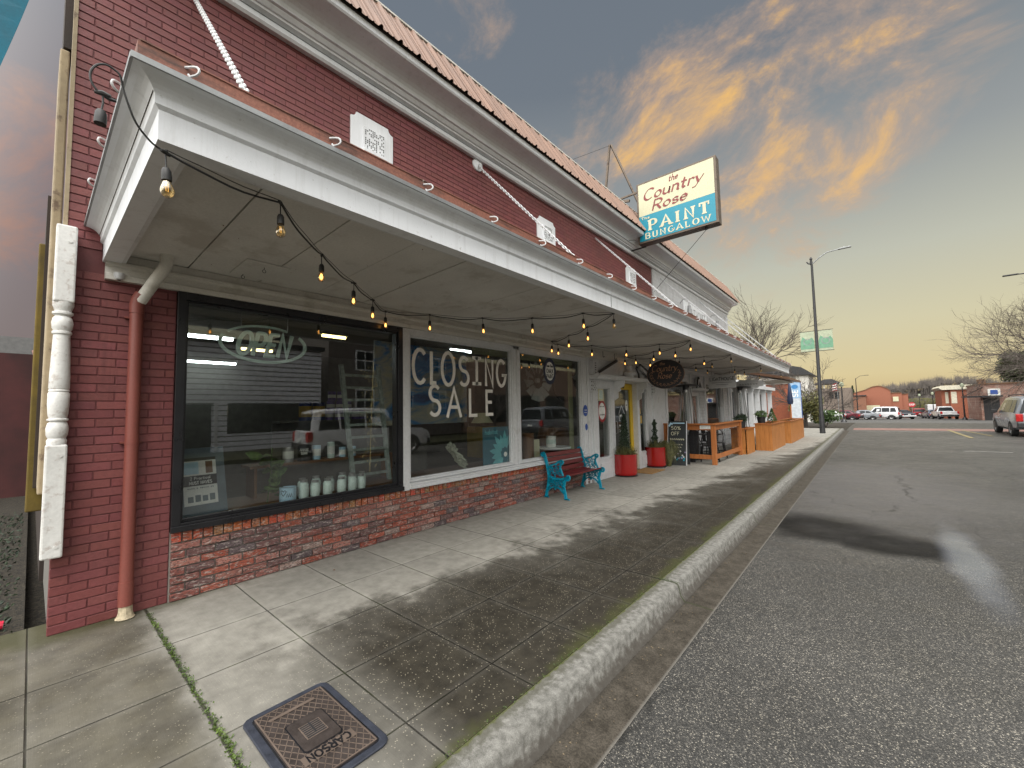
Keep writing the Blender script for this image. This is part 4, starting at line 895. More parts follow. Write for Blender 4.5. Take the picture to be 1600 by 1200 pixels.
    for k in range(4): b.prism([(-.13 + k * .06, .13), (-.085 + k * .06, .13), (-.085 + k * .06, .185 + .01 * (k % 2)), (-.13 + k * .06, .185 + .01 * (k % 2))], lambda u, v, d: (.0055 + d, u, v), 0, .001)
    b.build('printed_tins', M['slate'], ps)
    b = MB(); b.box(.0055, -.15, .40, .0065, -.03, .52); b.build('printed_photo', M['jarb'], ps); b = MB(); b.box(.0055, .03, .40, .0065, .09, .52); b.build('printed_figure', M['wood'], ps)
    t = thing('ladder_shelf', 'distressed pale ladder with rungs leaning inside at the right of the black framed window', 'ladder', (-.75, 3.08, .6))
    b = MB()
    lad = pm('ladder_paint', (.26, .31, .29), .8, var=.4, vs=14)
    b.bar((0, -.22, 0), (-.1, -.36, 1.62), .05); b.bar((0, .32, 0), (-.1, .20, 1.62), .05); b.build('rail', lad, t)
    b = MB()
    for k in range(9): b.bar((-.005 - .01 * k, -.24 - .014 * k, .12 + .17 * k), (-.005 - .01 * k, .31 - .014 * k, .12 + .17 * k), .035)
    b.build('rung', lad, t)
    # plant with large leaves and a tinsel garland
    t = thing('leaf_plant', 'broad leaved green plant drooping left of the heart painted tin', 'plant', (-.5, 1.72, .6))
    b = MB(); rr = random.Random(4)
    for k in range(16):
        a = rr.uniform(0, 6.28); r_ = rr.uniform(.04, .14); z = rr.uniform(.05, .55); s = rr.uniform(.05, .09); c = Vector((r_ * math.cos(a) * .6, r_ * math.sin(a), z)); q = Matrix.Rotation(rr.uniform(-1, 1), 3, 'Y') @ Matrix.Rotation(a, 3, 'Z')
        pts = [c + q @ Vector((x * s, y * s, -abs(y) * s * .3)) for x, y in ((-1, 0), (-.5, .6), (.2, .75), (1, .1), (1.2, -.1), (.3, -.7), (-.5, -.6))]
        b.add(pts, [(0, 1, 2, 3), (0, 3, 4), (0, 4, 5, 6)])
    b.tube([(0, 0, 0), (.02, .02, .3), (0, .04, .6)], .006, 5); b.build('foliage', M['leafg'], t)
    t = thing('star_garland', 'strand of tiny gold stars hanging over the ladder inside the window', 'garland', (-.35, 2.86, .6))
    b = MB()
    for k in range(110):
        z = .25 + 1.35 * k / 110; c = Vector((rr.uniform(-.04, .04), rr.uniform(-.07, .07) + .05 * math.sin(k * .3), z)); s = .007
        b.add([c + Vector((0, -s, 0)), c + Vector((s * .5, 0, -s * .5)), c + Vector((0, s, 0)), c + Vector((-s * .5, 0, s))], [(0, 1, 2, 3)])
    b.tube([(0, 0, .2), (0, .02, .9), (0, .05, 1.62)], .002, 4); b.build('stars', glow('star_glow', (.9, .72, .3), .28), t)  # glint of the tinsel put in as a faint glow
    # OPEN neon sign hanging on two rods
    t = thing('open_sign', 'unlit neon OPEN sign in an oval hung inside the black framed window', 'sign', (-.20, 1.57, 2.29))
    f = lambda u, v, d: (d, u, v)
    b = MB(); text(b, 'OPEN', lambda u, v, d: (d + .01, u - .03, v - .12), .23, .036, d1=.02, shear=.22, gap=.10, fit=.50); b.build('letters', M['neon'], t)
    b = MB(); ribbon(b, [(.40 * math.cos(R(a)), .185 * math.sin(R(a))) for a in range(58, 152, 6)], .022, f, 0, .02); ribbon(b, [(.40 * math.cos(R(a)), .185 * math.sin(R(a))) for a in range(160, 400, 6)], .03, f, 0, .02); b.build('oval', M['neon'], t)
    b = MB(); b.tube([(0, -.22, .17), (0, -.22, .5)], .005, 6); b.tube([(0, .22, .17), (0, .22, .5)], .005, 6); b.build('rod', M['steel'], t)
    # CLOSING SALE brushed on the second window
    t = thing('painted_lettering', 'CLOSING SALE brushed in white letters on the middle window pane', 'lettering', (0, 0, 0))
    b = MB()
    xs = [3.42, 3.66, 3.93, 4.24, 4.51, 4.79, 5.07]; hs = [.46, .43, .47, .42, .40, .41, .43]; bs = [1.95, 1.96, 1.94, 1.95, 1.98, 1.96, 1.96]; ws = [.74, .42, .74, .82, .62, .70, .74]
    for ch, x, h, z, w_ in zip('CLOSING', xs, hs, bs, ws):
        if ch == 'I':
            for st in ([(0, 0), (0, 1)], [(-.25, 1), (.25, 1)], [(-.25, 0), (.25, 0)]): ribbon(b, [(x + a * h * .75, z + c * h) for a, c in st], .052, on_x(-.0585, 0, 0), 0, .002 + .0004 * len(st), grow=.02)
        else: text(b, ch, on_x(-.0585, x, z), h, .052, d1=.002, xs=w_ * .92)
    xs = [3.68, 4.04, 4.42, 4.78]; bs = [1.51, 1.48, 1.49, 1.50]
    for ch, x, z, h in zip('SALE', xs, bs, [.41, .41, .40, .37]): text(b, ch, on_x(-.0585, x, z), h, .05, d1=.002, xs=.78)
    b.build('brush_strokes', M['hand'], t)
    # seascape painting, yarn, habitat poster, windmill, table
    t = thing('seascape_painting', 'large blue and cream seascape painting behind the CLOSING SALE lettering', 'painting', (-1.3, 4.5, 1.35))
    b = MB(); b.box(-.04, -1.0, 0, 0, .95, 1.35); b.build('canvas', M['sea'], t)
    t = thing('drop_cloth_box', 'olive box with a lamp shade behind the blue poster in the middle window', 'box', (-.9, 5.45, .72)); b = MB(); b.box(-.2, -.2, 0, .2, .2, .55); b.build('body', M['olive'], t, bevel=.01)
    b = MB(); b.lathe([(.09, .80), (.20, .62)], n=18); b.build('shade', M['sign_cream'], t); b = MB(); b.lathe([(0, .55), (.03, .56), (.02, .7), (.0, .75)], n=10); b.build('stem', M['metal'], t)
    t = thing('flower_poster', 'blue flower poster with pale petals leaning in the lower right of the middle window', 'poster', (-.10, 5.0, .69))
    b = MB(); b.box(-.012, -.33, -.02, 0, .30, .60); pz = b.build('card', M['habit'], t)
    b = MB()
    for k, a in enumerate(range(70, 250, 20)):
        L_ = .33 + .05 * (k % 2); ca, sa = math.cos(R(a)), math.sin(R(a)); o = (.18, .16)
        pts = [(o[0] + ca * r_ * L_ - sa * w_ * .045, o[1] + sa * r_ * L_ + ca * w_ * .045) for r_, w_ in ((.28, .4), (.5, 1), (.75, .9), (1, 0), (.75, -.9), (.5, -1), (.28, -.4))]
        pts = [(min(max(u, -.32), .295), min(max(v, -.015), .59)) for u, v in pts]
        b.prism(pts, lambda u, v, d: (.001 + d + .0002 * k, u, v), 0, .001)
    b.build('petals', M['habit2'], pz)
    b = MB(); text(b, 'habitat', lambda u, v, d: (.001 + d, u - .29, v + .49), .075, .010, d1=.001, align='l'); b.build('lettering', M['habit2'], pz)
    b = MB(); b.lathe([(0, 0), (.04, 0)], n=20, M=Matrix.Rotation(R(90), 3, 'Y'), c=(.003, .19, .14)); b.build('badge', M['print_w'], pz)
    t = thing('yarn_hank', 'pale knotted yarn hank hanging in the middle window', 'yarn', (-.4, 4.35, .65)); b = MB()
    for k in range(26):
        a0 = rr.uniform(0, 6.28); pts = [(rr.uniform(-.06, .06) + .03 * math.cos(a0 + s), -.12 + .05 * s + rr.uniform(-.04, .04), .42 - .055 * s + rr.uniform(-.02, .02) - (k % 5) * .02) for s in range(7)]
        b.tube(pts, .012, 5)
    b.build('strands', M['rope'], t)
    # corner of dark furniture and tin table in the third window
    t = thing('round_table', 'small white round table with a tin in the third window', 'table', (-.45, 7.10, .70)); b = MB(); b.lathe([(0, .05), (.34, .05), (.35, .07), (.34, .09), (0, .09)], n=28); b.build('tabletop', M['white'], t); b = MB(); b.lathe([(.16, 0), (.02, .02), (.02, .05)], n=12); b.build('foot', M['metal'], t)
    tin(-.47, 7.02, .79, .10, .22, M['print_w'], 'white tin with dark print on the round table in the third window', None, (.3, .7), bandm=M['jar'])
    tin(-.40, 6.18, .6, .11, .52, M['wood'], 'tall rust brown spotted can at the left of the third window', None, name='milk_can')
    t = thing('framed_card', 'pale green card standing beside the rusty can', 'card', (-.6, 6.62, .6)); b = MB(); b.box(-.01, -.16, 0, .01, .16, .36); b.build('card', M['sign_cream'], t)
    t = thing('barrel', 'dark brown wooden barrel behind the round table', 'barrel', (-1.1, 8.0, .3)); b = MB(); b.lathe([(0, 0), (.32, 0), (.42, .4), (.34, .85), (0, .86)], n=24); b.build('staves', M['wood'], t)
    t = thing('windmill_wheel', 'galvanised windmill wheel hanging in the third window', 'windmill wheel', (-.45, 6.58, 2.14))
    for k in range(12):
        a = R(k * 30 + 10); ca, sa = math.cos(a), math.sin(a); b = MB()
        b.add([(x_, ca * r_ - sa * w_, sa * r_ + ca * w_) for x_, r_, w_ in ((0, .16, -.03), (.03, .16, .03), (.05, .42, .075), (0, .42, -.075))], [(0, 1, 2, 3)]); b.build('blade', M['galv'], t)
    b = MB(); b.tube([(0, .3 * math.cos(R(a)), .3 * math.sin(R(a))) for a in range(0, 361, 15)], .008, 6); b.lathe([(0, -.03), (.05, -.03), (.05, .03), (0, .03)], n=14, M=Matrix.Rotation(R(90), 3, 'Y')); b.build('hub', M['galv'], t)
    t = thing('curtain_valance', 'olive green valance board across the top of the second and third windows inside', 'valance', (-.25, 6, 2.5)); b = MB(); b.box(-.02, -1.4, -.02, 0, 1.55, .12); b.box(-.02, 1.40, -1.8, 0, 1.55, -.02); b.build('board', pm('valance_olive', (.22, .23, .12), .7), t)
    # round stickers on the panes
    def sticker(name, y, z, ry, rz, m1, m2, lab, x=-.0585, k=.78, lines=()):
        t = thing(name, lab, 'sticker', (x, y, z)); b = MB(); b.prism([(ry * math.cos(R(a)), rz * math.sin(R(a))) for a in range(0, 360, 12)], lambda u, v, d: (d, u, v), 0, .0015); s_ = b.build('disc', m1, t)
        if m2: b = MB(); b.prism([(k * ry * math.cos(R(a)), k * rz * math.sin(R(a))) for a in range(0, 360, 12)], lambda u, v, d: (d, u, v), .0016, .0024); b.build('centre', m2, t)
        if lines:
            b = MB()
            for s, h, dz, m_ in lines: text(b, s, lambda u, v, d, dz=dz: (.0026 + d, u, v + dz), h, h * .17, fit=ry * 1.1, d1=.001)
            b.build('lettering', lines[0][3], t)
    sticker('round_sticker', 6.46, 2.29, .20, .255, M['navyr'], M['print_w'], 'round navy bordered white sticker on the third window', k=.70, lines=(('CHALK', .075, -.035, M['print_k']), ('PAINT', .075, -.135, M['print_k']), ('Annie Sloan', .05, .08, M['print_k'])))
    t = thing('oval_board', 'large dark oval board hanging inside behind the round navy bordered sticker', 'sign', (-.5, 7.62, 2.08)); b = MB(); b.prism([(.46 * math.cos(R(a)), .36 * math.sin(R(a))) for a in range(0, 360, 10)], lambda u, v, d: (d, u, v), 0, .03); b.build('board', M['print_k'], t)
    sticker('blue_sticker', 7.58, 1.52, .09, .12, M['blueround'], None, 'upper round blue sticker on the white casing beside the third window', x=.032, lines=(('~~~~', .035, .0, M['print_w']), ('~~~', .035, -.05, M['print_w'])))
    sticker('small_blue_sticker', 7.60, 1.18, .05, .07, M['blueround'], None, 'small blue sticker below the round blue one on the white casing', x=.032)
    sticker('red_oval_sticker', 8.43, 1.50, .19, .25, M['redround'], M['print_w'], 'red bordered oval sticker in the narrow window left of the yellow door', x=-.045, k=.76, lines=(('~~~~~', .05, -.10, M['print_k']), ('~~~', .04, .09, M['print_k'])))
    t = thing('hours_card', 'cream framed card above the red oval sticker', 'notice', (-.045, 8.38, 1.87)); b = MB(); b.box(0, -.12, -.14, .01, .13, .14); c_ = b.build('frame', M['sign_cream'], t); b = MB(); b.box(.011, -.07, -.10, .012, .08, .10); b.build('card', M['jar'], c_)
    sticker('white_oval_sticker', 9.86, 1.62, .07, .14, M['print_w'], None, 'white oval sticker high on the glass of the yellow door', x=-.131, lines=(('~~~~', .04, 0, M['print_k']),))
    t = thing('door_lettering', 'white lantern emblem and lettering on the glass of the yellow door', 'lettering', (-.131, 9.58, 1.0)); b = MB()
    text(b, '~~~~', lambda u, v, d: (d, u, v + .10), .09, .016, fit=.3); text(b, '~~~~~', lambda u, v, d: (d, u, v - .02), .08, .014, fit=.3)
    ribbon(b, [(-.13, .25), (-.15, .42), (-.08, .52), (0, .62), (.08, .52), (.15, .42), (.13, .25), (-.13, .25)], .012, lambda u, v, d: (d, u, v), 0, .002); text(b, '~~~', lambda u, v, d: (d, u, v + .34), .09, .018, fit=.22); b.build('print', M['print_w'], t)
    for y, lab in ((10.55, 'white notices taped inside the narrow window right of the yellow door'),):
        t = thing('notice', lab, 'notice', (-.045, y, 1.3)); b = MB(); b.box(0, -.18, .1, .002, -.05, .25); b.box(0, -.18, -.15, .002, .02, .05); b.build('paper', M['ochre'], t)
display()
# ------------------------------------------------------------------ things fixed to the front
def wall_items():
    # turned white porch post hung at the corner
    t = thing('turned_post', 'white turned porch post with peeling paint fixed upright on the corner of the brick pier', 'post', (.075, .125, .57))
    pw = pm('peeling_white', (.66, .66, .64), .5, var=.08, vs=5, bump=.35, bs=45, dirt=(.30, .22, .18, .5), dirts=16)
    b = MB(); b.box(-.055, -.055, 0, .055, .055, .80); b.build('lower_block', pw, t, bevel=.012)
    b = MB(); b.box(-.055, -.055, 1.84, .055, .055, 2.42); b.build('upper_block', pw, t, bevel=.012)
    pr = [(.0, .79), (.05, .80), (.052, .83), (.045, .845), (.055, .87), (.058, .92), (.05, .955), (.042, .965), (.056, .975), (.056, .985), (.046, .99), (.052, 1.02), (.056, 1.09), (.056, 1.17), (.050, 1.18), (.054, 1.19), (.050, 1.20), (.054, 1.21)]
    pr += [(.053, 1.3), (.047, 1.50), (.044, 1.60), (.052, 1.61), (.052, 1.625), (.044, 1.63), (.053, 1.65), (.057, 1.69), (.050, 1.725), (.040, 1.74), (.055, 1.755), (.055, 1.77), (.042, 1.775), (.050, 1.80), (.056, 1.82), (.056, 1.845), (0, 1.85)]
    b = MB(); b.lathe(pr, n=28); b.build('turned_shaft', pw, t)
    b = MB()
    for z in (.72, .08, 2.30): b.lathe([(0, -.003), (.012, -.003), (.012, .003), (0, .003)], c=(.057, .02, z), n=12, M=Matrix.Rotation(R(90), 3, 'Y'))
    b.build('plug', pw, t)
    # downpipe
    t = thing('downpipe', 'red painted downpipe with a white upper elbow running down the brick pier', 'downpipe', (.075, .53, 0))
    b = MB(); b.tube([(.0, 0, .10), (0, .0, 2.46), (.0, .005, 2.52)], .043, 18); b.tube([(0, 0, 2.40), (0, 0, 2.47), (.008, .01, 2.52), (.03, .03, 2.56)], .047, 18); b.tube([(0, 0, .10), (0, 0, .28)], .047, 18); b.build('pipe', M['pipe'], t)
    b = MB(); b.tube([(.012, .015, 2.50), (.06, .06, 2.60), (.14, .13, 2.75), (.16, .15, 2.80), (.165, .155, 2.90)], .043, 18); b.build('elbow', M['header'], t)
    b = MB(); b.box(-.077, -.065, 1.35, -.04, .065, 1.365); b.tube([(0, 0, 1.345), (0, 0, 1.37)], .046, 18); b.box(-.077, -.065, 2.36, -.04, .065, 2.375); b.build('strap', M['pipe'], t)
    b = MB(); b.lathe([(.040, .12), (.044, .05), (.052, .02), (.062, .008), (.05, 0)], n=9); b.build('clay_foot', pm('clay', (.45, .38, .26), .8, bump=.5, var=.3, vs=30), t)
    # security camera
    t = thing('security_camera', 'small white dome camera tucked under the header beside the downpipe', 'camera', (.06, .42, 2.69)); b = MB(); b.lathe([(0, -.035), (.022, -.028), (.034, 0), (.034, .02), (0, .02)], n=16); b.build('dome', M['white'], t); b = MB(); b.lathe([(0, -.04), (.012, -.036)], n=10); b.build('lens', M['metal'], t)
    # sconce plaques on the painted brick
    for k, y in enumerate((2.67, 6.36, 10.1)):
        t = thing('sconce_plaque', ['large notched white plaque with a grille nearest the left end of the painted brick', 'white notched sconce plaque crossed by the middle chain', 'farthest white sconce plaque beside the white clapboard'][k], 'plaque', (0, y, 4.98), 0, 'white plaques on the painted brick')
        b = MB(); n_ = .045; P = [(-.29, -.28), (.29, -.28), (.29, .17)] + arc(.29, .24, .07, .07, 270, 180, 5) + arc(-.29, .24, .07, .07, 0, -90, 5)[:] + []
        P = [(-.29, -.28), (.29, -.28), (.29, .17)] + arc(.29, .24, .07, .07, 270, 180, 5)[1:] + arc(-.29, .24, .07, .07, 0, -90, 5)
        b.prism(P, lambda u, v, d: (d, u, v), .001, .03); b.build('plate', M['fascia'], t, bevel=.006)
        b = MB(); b.box(.03, -.13, -.20, .06, .15, .09); b.prism([(-.15, -.24), (.17, -.24), (.15, -.20), (-.13, -.20)], lambda u, v, d: (d, u, v), .03, .09); box = b.build('lamp_box', M['fascia'], t)
        b = MB(); rr = random.Random(k)
        for i in range(11):
            for j in range(11):
                if rr.random() < .62: b.box(.061, -.12 + i * .0245, -.185 + j * .0245, .063, -.12 + i * .0245 + .012, -.185 + j * .0245 + .015)
        b.build('grille_holes', M['metal'], box)
    # chains holding the canopy
    def chain(p, q, name_lab, disc=True):
        t = thing('canopy_chain', name_lab, 'chain', p, 0, 'white chains holding up the canopy'); P, Q = Vector((0, 0, 0)), Vector(q) - Vector(p); d = Q.normalized(); L_ = Q.length; n = int(L_ / .047)
        a = d.cross(Vector((0, 1, 0))).normalized(); c = Vector((0, 1, 0)); b = MB()
        for i in range(n):
            o = P + d * (i + .5) * L_ / n; u = (a + c).normalized() if i % 2 else (a - c).normalized()
            pts = [o + d * (.031 * math.cos(R(g))) + u * (.0165 * math.sin(R(g))) for g in range(0, 361, 45)]; b.tube(pts, .0072, 5, cap=False)
        b.build('links', M['white'], t)
        if disc: b = MB(); b.lathe([(0, .0), (.105, 0), (.10, .02), (.04, .03), (0, .03)], n=24, M=Matrix.Rotation(R(90), 3, 'Y')); b.tube([(.03, 0, 0), (.07, 0, -.02)], .008, 6); b.build('wall_plate', M['fascia'], t)
    chain((.0, .86, 5.44), (2.16, .76, 3.12), 'white chain nearest the left end, crossing the painted brick', False)
    chain((.0, 4.53, 5.49), (2.16, 4.35, 3.12), 'white chain hung from a round disc on the painted brick')
    chain((.0, 8.30, 5.46), (2.16, 8.1, 3.12), 'white chain crossing the plaque beside the clapboard', False)
    for k, y in enumerate((12.1, 15.9, 19.3)): chain((.031, y, 5.4), (2.16, y - .2, 3.12), ['white chain across the near half of the white clapboard', 'white chain beyond the white wall sign', 'white chain at the far end of the canopy'][k], False)
    # wall sign LIGHTHOUSE between two lamps
    t = thing('wall_sign', 'white lettered wall sign on the white clapboard above the canopy', 'sign', (.032, 15.3, 4.78)); b = MB(); b.box(0, -1.25, -.32, .025, 1.25, .32); b.build('board', M['fascia'], t)
    b = MB(); text(b, 'LIGHTHOUSE', lambda u, v, d: (.026 + d, u, v - .16), .32, .03, fit=2.2, gap=.2); b.build('lettering', M['grayl'], t)
    for k, y in enumerate((13.75, 17.0)):
        t = thing('gooseneck_lamp', ['gooseneck wall lamp at the near end of the white wall sign', 'gooseneck wall lamp at the far end of the white wall sign'][k], 'wall lamp', (.03, y, 4.7), 0, 'gooseneck lamps beside the wall sign')
        b = MB(); b.tube([(0, 0, .25), (.10, 0, .36), (.22, 0, .36), (.28, 0, .28), (.28, 0, .12)], .012, 8); b.build('arm', M['grayl'], t); b = MB(); b.lathe([(.05, .12), (.06, 0), (.08, -.14), (.07, -.15), (0, -.15)], c=(.28, 0, 0), n=14); b.build('lantern', M['grayl'], t)
    # small items over the door
    for k, y in enumerate((8.2, 8.75)):
        t = thing('plant_hook', ['smaller empty hanging hook under the header over the entry', 'larger curled hanging hook under the header over the entry'][k], 'hook', (.15, y, 2.72)); r_ = .03 + .018 * k; b = MB(); b.tube([(0, 0, .10), (0, 0, 0)] + [(0, r_ + -r_ * math.cos(R(a)), -r_ * math.sin(R(a))) for a in range(0, 200, 25)], .006, 6); b.build('rod', M['metal'], t)
wall_items()

# ------------------------------------------------------------------ string lights under the canopy
def strings():
    t = thing('string_lights', 'black cord of warm filament bulbs zigzagging under the canopy', 'string lights', (0, 0, 0))
    def soff(x): return 2.873 + .025 * x
    A = [(2.25, .24, 3.13, 1), (2.21, .352, 2.745, 0), (2.03, .90, 2.78, 1), (1.44, 1.41, 2.77, 1), (.97, 1.92, 2.77, 1), (.57, 2.35, 2.77, 1), (.10, 2.80, 2.80, 1), (.37, 3.27, 2.79, 1), (.76, 3.83, 2.77, 1), (1.22, 4.30, 2.77, 1), (1.78, 4.66, 2.80, 1), (2.04, 5.0, 2.81, 0),
         (1.43, 5.36, 2.77, 1), (.86, 5.74, 2.77, 1), (.28, 6.08, 2.78, 1), (.12, 6.5, 2.79, 1), (.56, 7.0, 2.77, 1), (.98, 7.6, 2.77, 1), (1.54, 7.86, 2.77, 1), (2.02, 8.16, 2.82, 1), (1.55, 8.7, 2.79, 1), (1.05, 8.8, 2.77, 1), (.5, 9.1, 2.77, 1), (.13, 9.33, 2.80, 1),
         (.5, 9.95, 2.77, 1), (1.02, 10.5, 2.78, 1), (1.5, 10.85, 2.79, 1), (2.02, 11.2, 2.82, 0), (1.4, 11.9, 2.79, 0), (.8, 12.5, 2.78, 0), (.15, 13.1, 2.80, 0), (.75, 13.8, 2.78, 0), (1.4, 14.4, 2.79, 0), (2.0, 15.0, 2.82, 0), (1.4, 15.7, 2.79, 0), (.8, 16.3, 2.78, 0), (.15, 16.9, 2.80, 0), (.8, 17.6, 2.78, 0), (1.4, 18.2, 2.79, 0), (2.0, 18.9, 2.82, 0)]
    cb = MB()
    for i in range(len(A) - 1):
        p, q = Vector(A[i][:3]), Vector(A[i + 1][:3]); n = 8; L_ = (q - p).length; sag = .05 * L_ if i else 0
        if i == 0:
            L0 = [(2.30, .139, 2.842), (2.30, .121, 2.855), (2.30, .106, 2.880), (2.30, .104, 2.918), (2.30, .120, 2.955), (2.30, .145, 2.973), (2.30, .170, 2.968), (2.30, .188, 2.952), (2.29, .199, 2.91), (2.285, .215, 2.86), (2.27, .245, 2.795), (2.24, .295, 2.755), (2.215, .335, 2.747), (2.21, .352, 2.745)]
            def cr_(P, n=5):
                P = [Vector(v) for v in P]; P = [P[0]] + P + [P[-1]]; o = []
                for a in range(1, len(P) - 2):
                    for s_ in range(n):
                        u = s_ / n; p0, p1, p2, p3 = P[a - 1:a + 3]; o.append(.5 * ((2 * p1) + (p2 - p0) * u + (2 * p0 - 5 * p1 + 4 * p2 - p3) * u * u + (3 * p1 - p0 - 3 * p2 + p3) * u ** 3))
                return o + [P[-1]]
            cb.tube(cr_(L0), .0042, 7); cb.tube([(2.30, .139, 2.842), (2.30, .16, 2.836), (2.30, .18, 2.838)], [.006, .008, .006], 6)
            continue
        pts = [p.lerp(q, s / n) - Vector((0, 0, sag * 4 * (s / n) * (1 - s / n) * (1 + .15 * math.sin(i * 3 + s)))) for s in range(n + 1)]
        cb.tube(pts, .0058, 6); cb.tube([(a + Vector((.0, .0, .012 + .02 * math.sin(math.pi * s / n)))) for s, a in enumerate(pts)], .0026, 5)
    cb.build('cord', M['cable'], t)
    def make(lit):
        s = bpy.data.objects.new('bulb_socket', None); link(s, t)
        b = MB(); b.tube([(0, 0, 0), (.002, .003, -.035), (0, 0, -.075)], .0035, 6); b.tube([(-.022, -.01, .0), (0, 0, .004), (.022, .01, .0)], [.006, .011, .006], 8); b.lathe([(0, -.068), (.012, -.070), (.018, -.082), (.0195, -.11), (.019, -.128), (0, -.128)], n=14); b.build('socket', M['cable'], s)
        b = MB(); b.lathe([(.012, -.126), (.017, -.14), (.0255, -.165), (.0265, -.178), (.021, -.195), (.010, -.204), (0, -.206)], n=16); b.build('bulb', M['bulb'], s)
        b = MB()
        if lit: b.lathe([(0, -.140), (.007, -.146), (.0125, -.165), (.011, -.182), (0, -.190)], n=8)
        else: b.tube([(-.004, 0, -.14), (-.005, 0, -.175), (.004, 0, -.178), (.004, 0, -.14)], .0018, 5)
        b.build('filament', M['lit'] if lit else M['dim'], s); return s
    ml, mo = make(True), make(False); ul = uo = False
    for i, (x, y, z, l) in enumerate(A):
        if i == 0: loc = (2.30, .140, 2.845)
        else: loc = (x, y, z - .004)
        on = l and i not in (0, 1, 2, 11)
        if on: o = ml if not ul else copy_tree(ml, t); ul = True
        elif i == 0: o = copy_tree(mo, t)
        else: o = mo if not uo else copy_tree(mo, t); uo = True
        o.location = loc; o.rotation_euler = (random.uniform(-.06, .06), random.uniform(-.06, .06), random.uniform(0, 3))
        if i == 0:
            for c in list(o.children):
                if c.name.startswith(('bulb', 'filament')): bpy.data.objects.remove(c)
strings()

# ------------------------------------------------------------------ signs
def roof_sign():
    t = thing('roof_sign', 'large box sign, cream above and teal below, hung out over the canopy', 'sign', (.30, 10.0, 5.72))
    W_, H_, D_ = 1.90, 1.58, .26
    b = MB(); b.box(0, -.0, 0, W_, D_, H_); b.build('cabinet', M['sign_frame'], t, bevel=.008)
    f0 = lambda u, v, d: (u, -.002 - d, v)
    b = MB(); b.prism([(.05, .70), (W_ - .05, .70), (W_ - .05, H_ - .05), (.05, H_ - .05)], f0, 0, .004); p1 = b.build('cream_panel', M['sign_cream'], t)
    b = MB(); b.prism([(.05, .05), (W_ - .05, .05), (W_ - .05, .697), (.05, .697)], f0, 0, .004); p2 = b.build('teal_panel', M['sign_teal'], t)
    b = MB(); text(b, 'the', lambda u, v, d: (.93 + u, -.008 - d, 1.36 + v), .145, .028, shear=.25, nib=(40, .35), fit=.22)
    nb = (35, .30)
    text(b, 'Country', lambda u, v, d: (.88 + u, -.008 - d, 1.085 + v), .265, .056, shear=.30, nib=nb, gap=.08, fit=1.45)
    text(b, 'Rose', lambda u, v, d: (.80 + u, -.008 - d, .775 + v), .245, .054, shear=.28, nib=nb, gap=.08, fit=.86); b.build('lettering', M['sign_red'], p1)
    b = MB(); text(b, 'The', lambda u, v, d: (.21 + u, -.008 - d, .60 + v), .065, .016, fit=.22, serif=.12); text(b, 'PAINT', lambda u, v, d: (1.0 + u, -.008 - d, .285 + v), .265, .070, fit=1.42, serif=.20, gap=.40, nib=(0, .42)); text(b, 'BUNGALOW', lambda u, v, d: (.96 + u, -.008 - d, .09 + v), .14, .036, fit=1.54, serif=.17, gap=.34, nib=(0, .5)); b.build('lettering', M['sign_wh'], p2)
    # support: A frame on the roof, top tube, bottom arm, guy wires
    b = MB(); X = -.30
    b.bar((-.95, .10, 1.55), (-.75, .10, 3.05), .05); b.bar((-.1, .6, 1.1), (-.72, .12, 3.05), .045); b.bar((-1.35, .12, 1.55), (-.25, .12, 1.30), .06); b.bar((-.9, .15, 1.45), (.02, .15, 1.46), .045); b.bar((-.9, .15, 1.38), (-.1, .75, 1.05), .05); b.build('frame', M['sign_frame'], t)
    b = MB(); b.tube([(-.29, .12, -.06), (.15, .12, -.05)], .02, 8); b.tube([(-.29, -.6, .02), (-.02, -.1, .1)], .006, 5); b.lathe([(0, -.05), (.03, -.05), (.03, 0), (0, 0)], c=(1.6, .12, 0), n=10); b.build('bracket', M['metal'], t)
    for p_, q_ in (((1.6, .12, -.05), (-.26, 1.55, -.85)), ((-.74, .1, 3.03), (-2.2, -1.8, 1.9))): b = MB(); b.tube([p_, q_], .006, 5); b.build('guy_wire', M['metal'], t)
roof_sign()

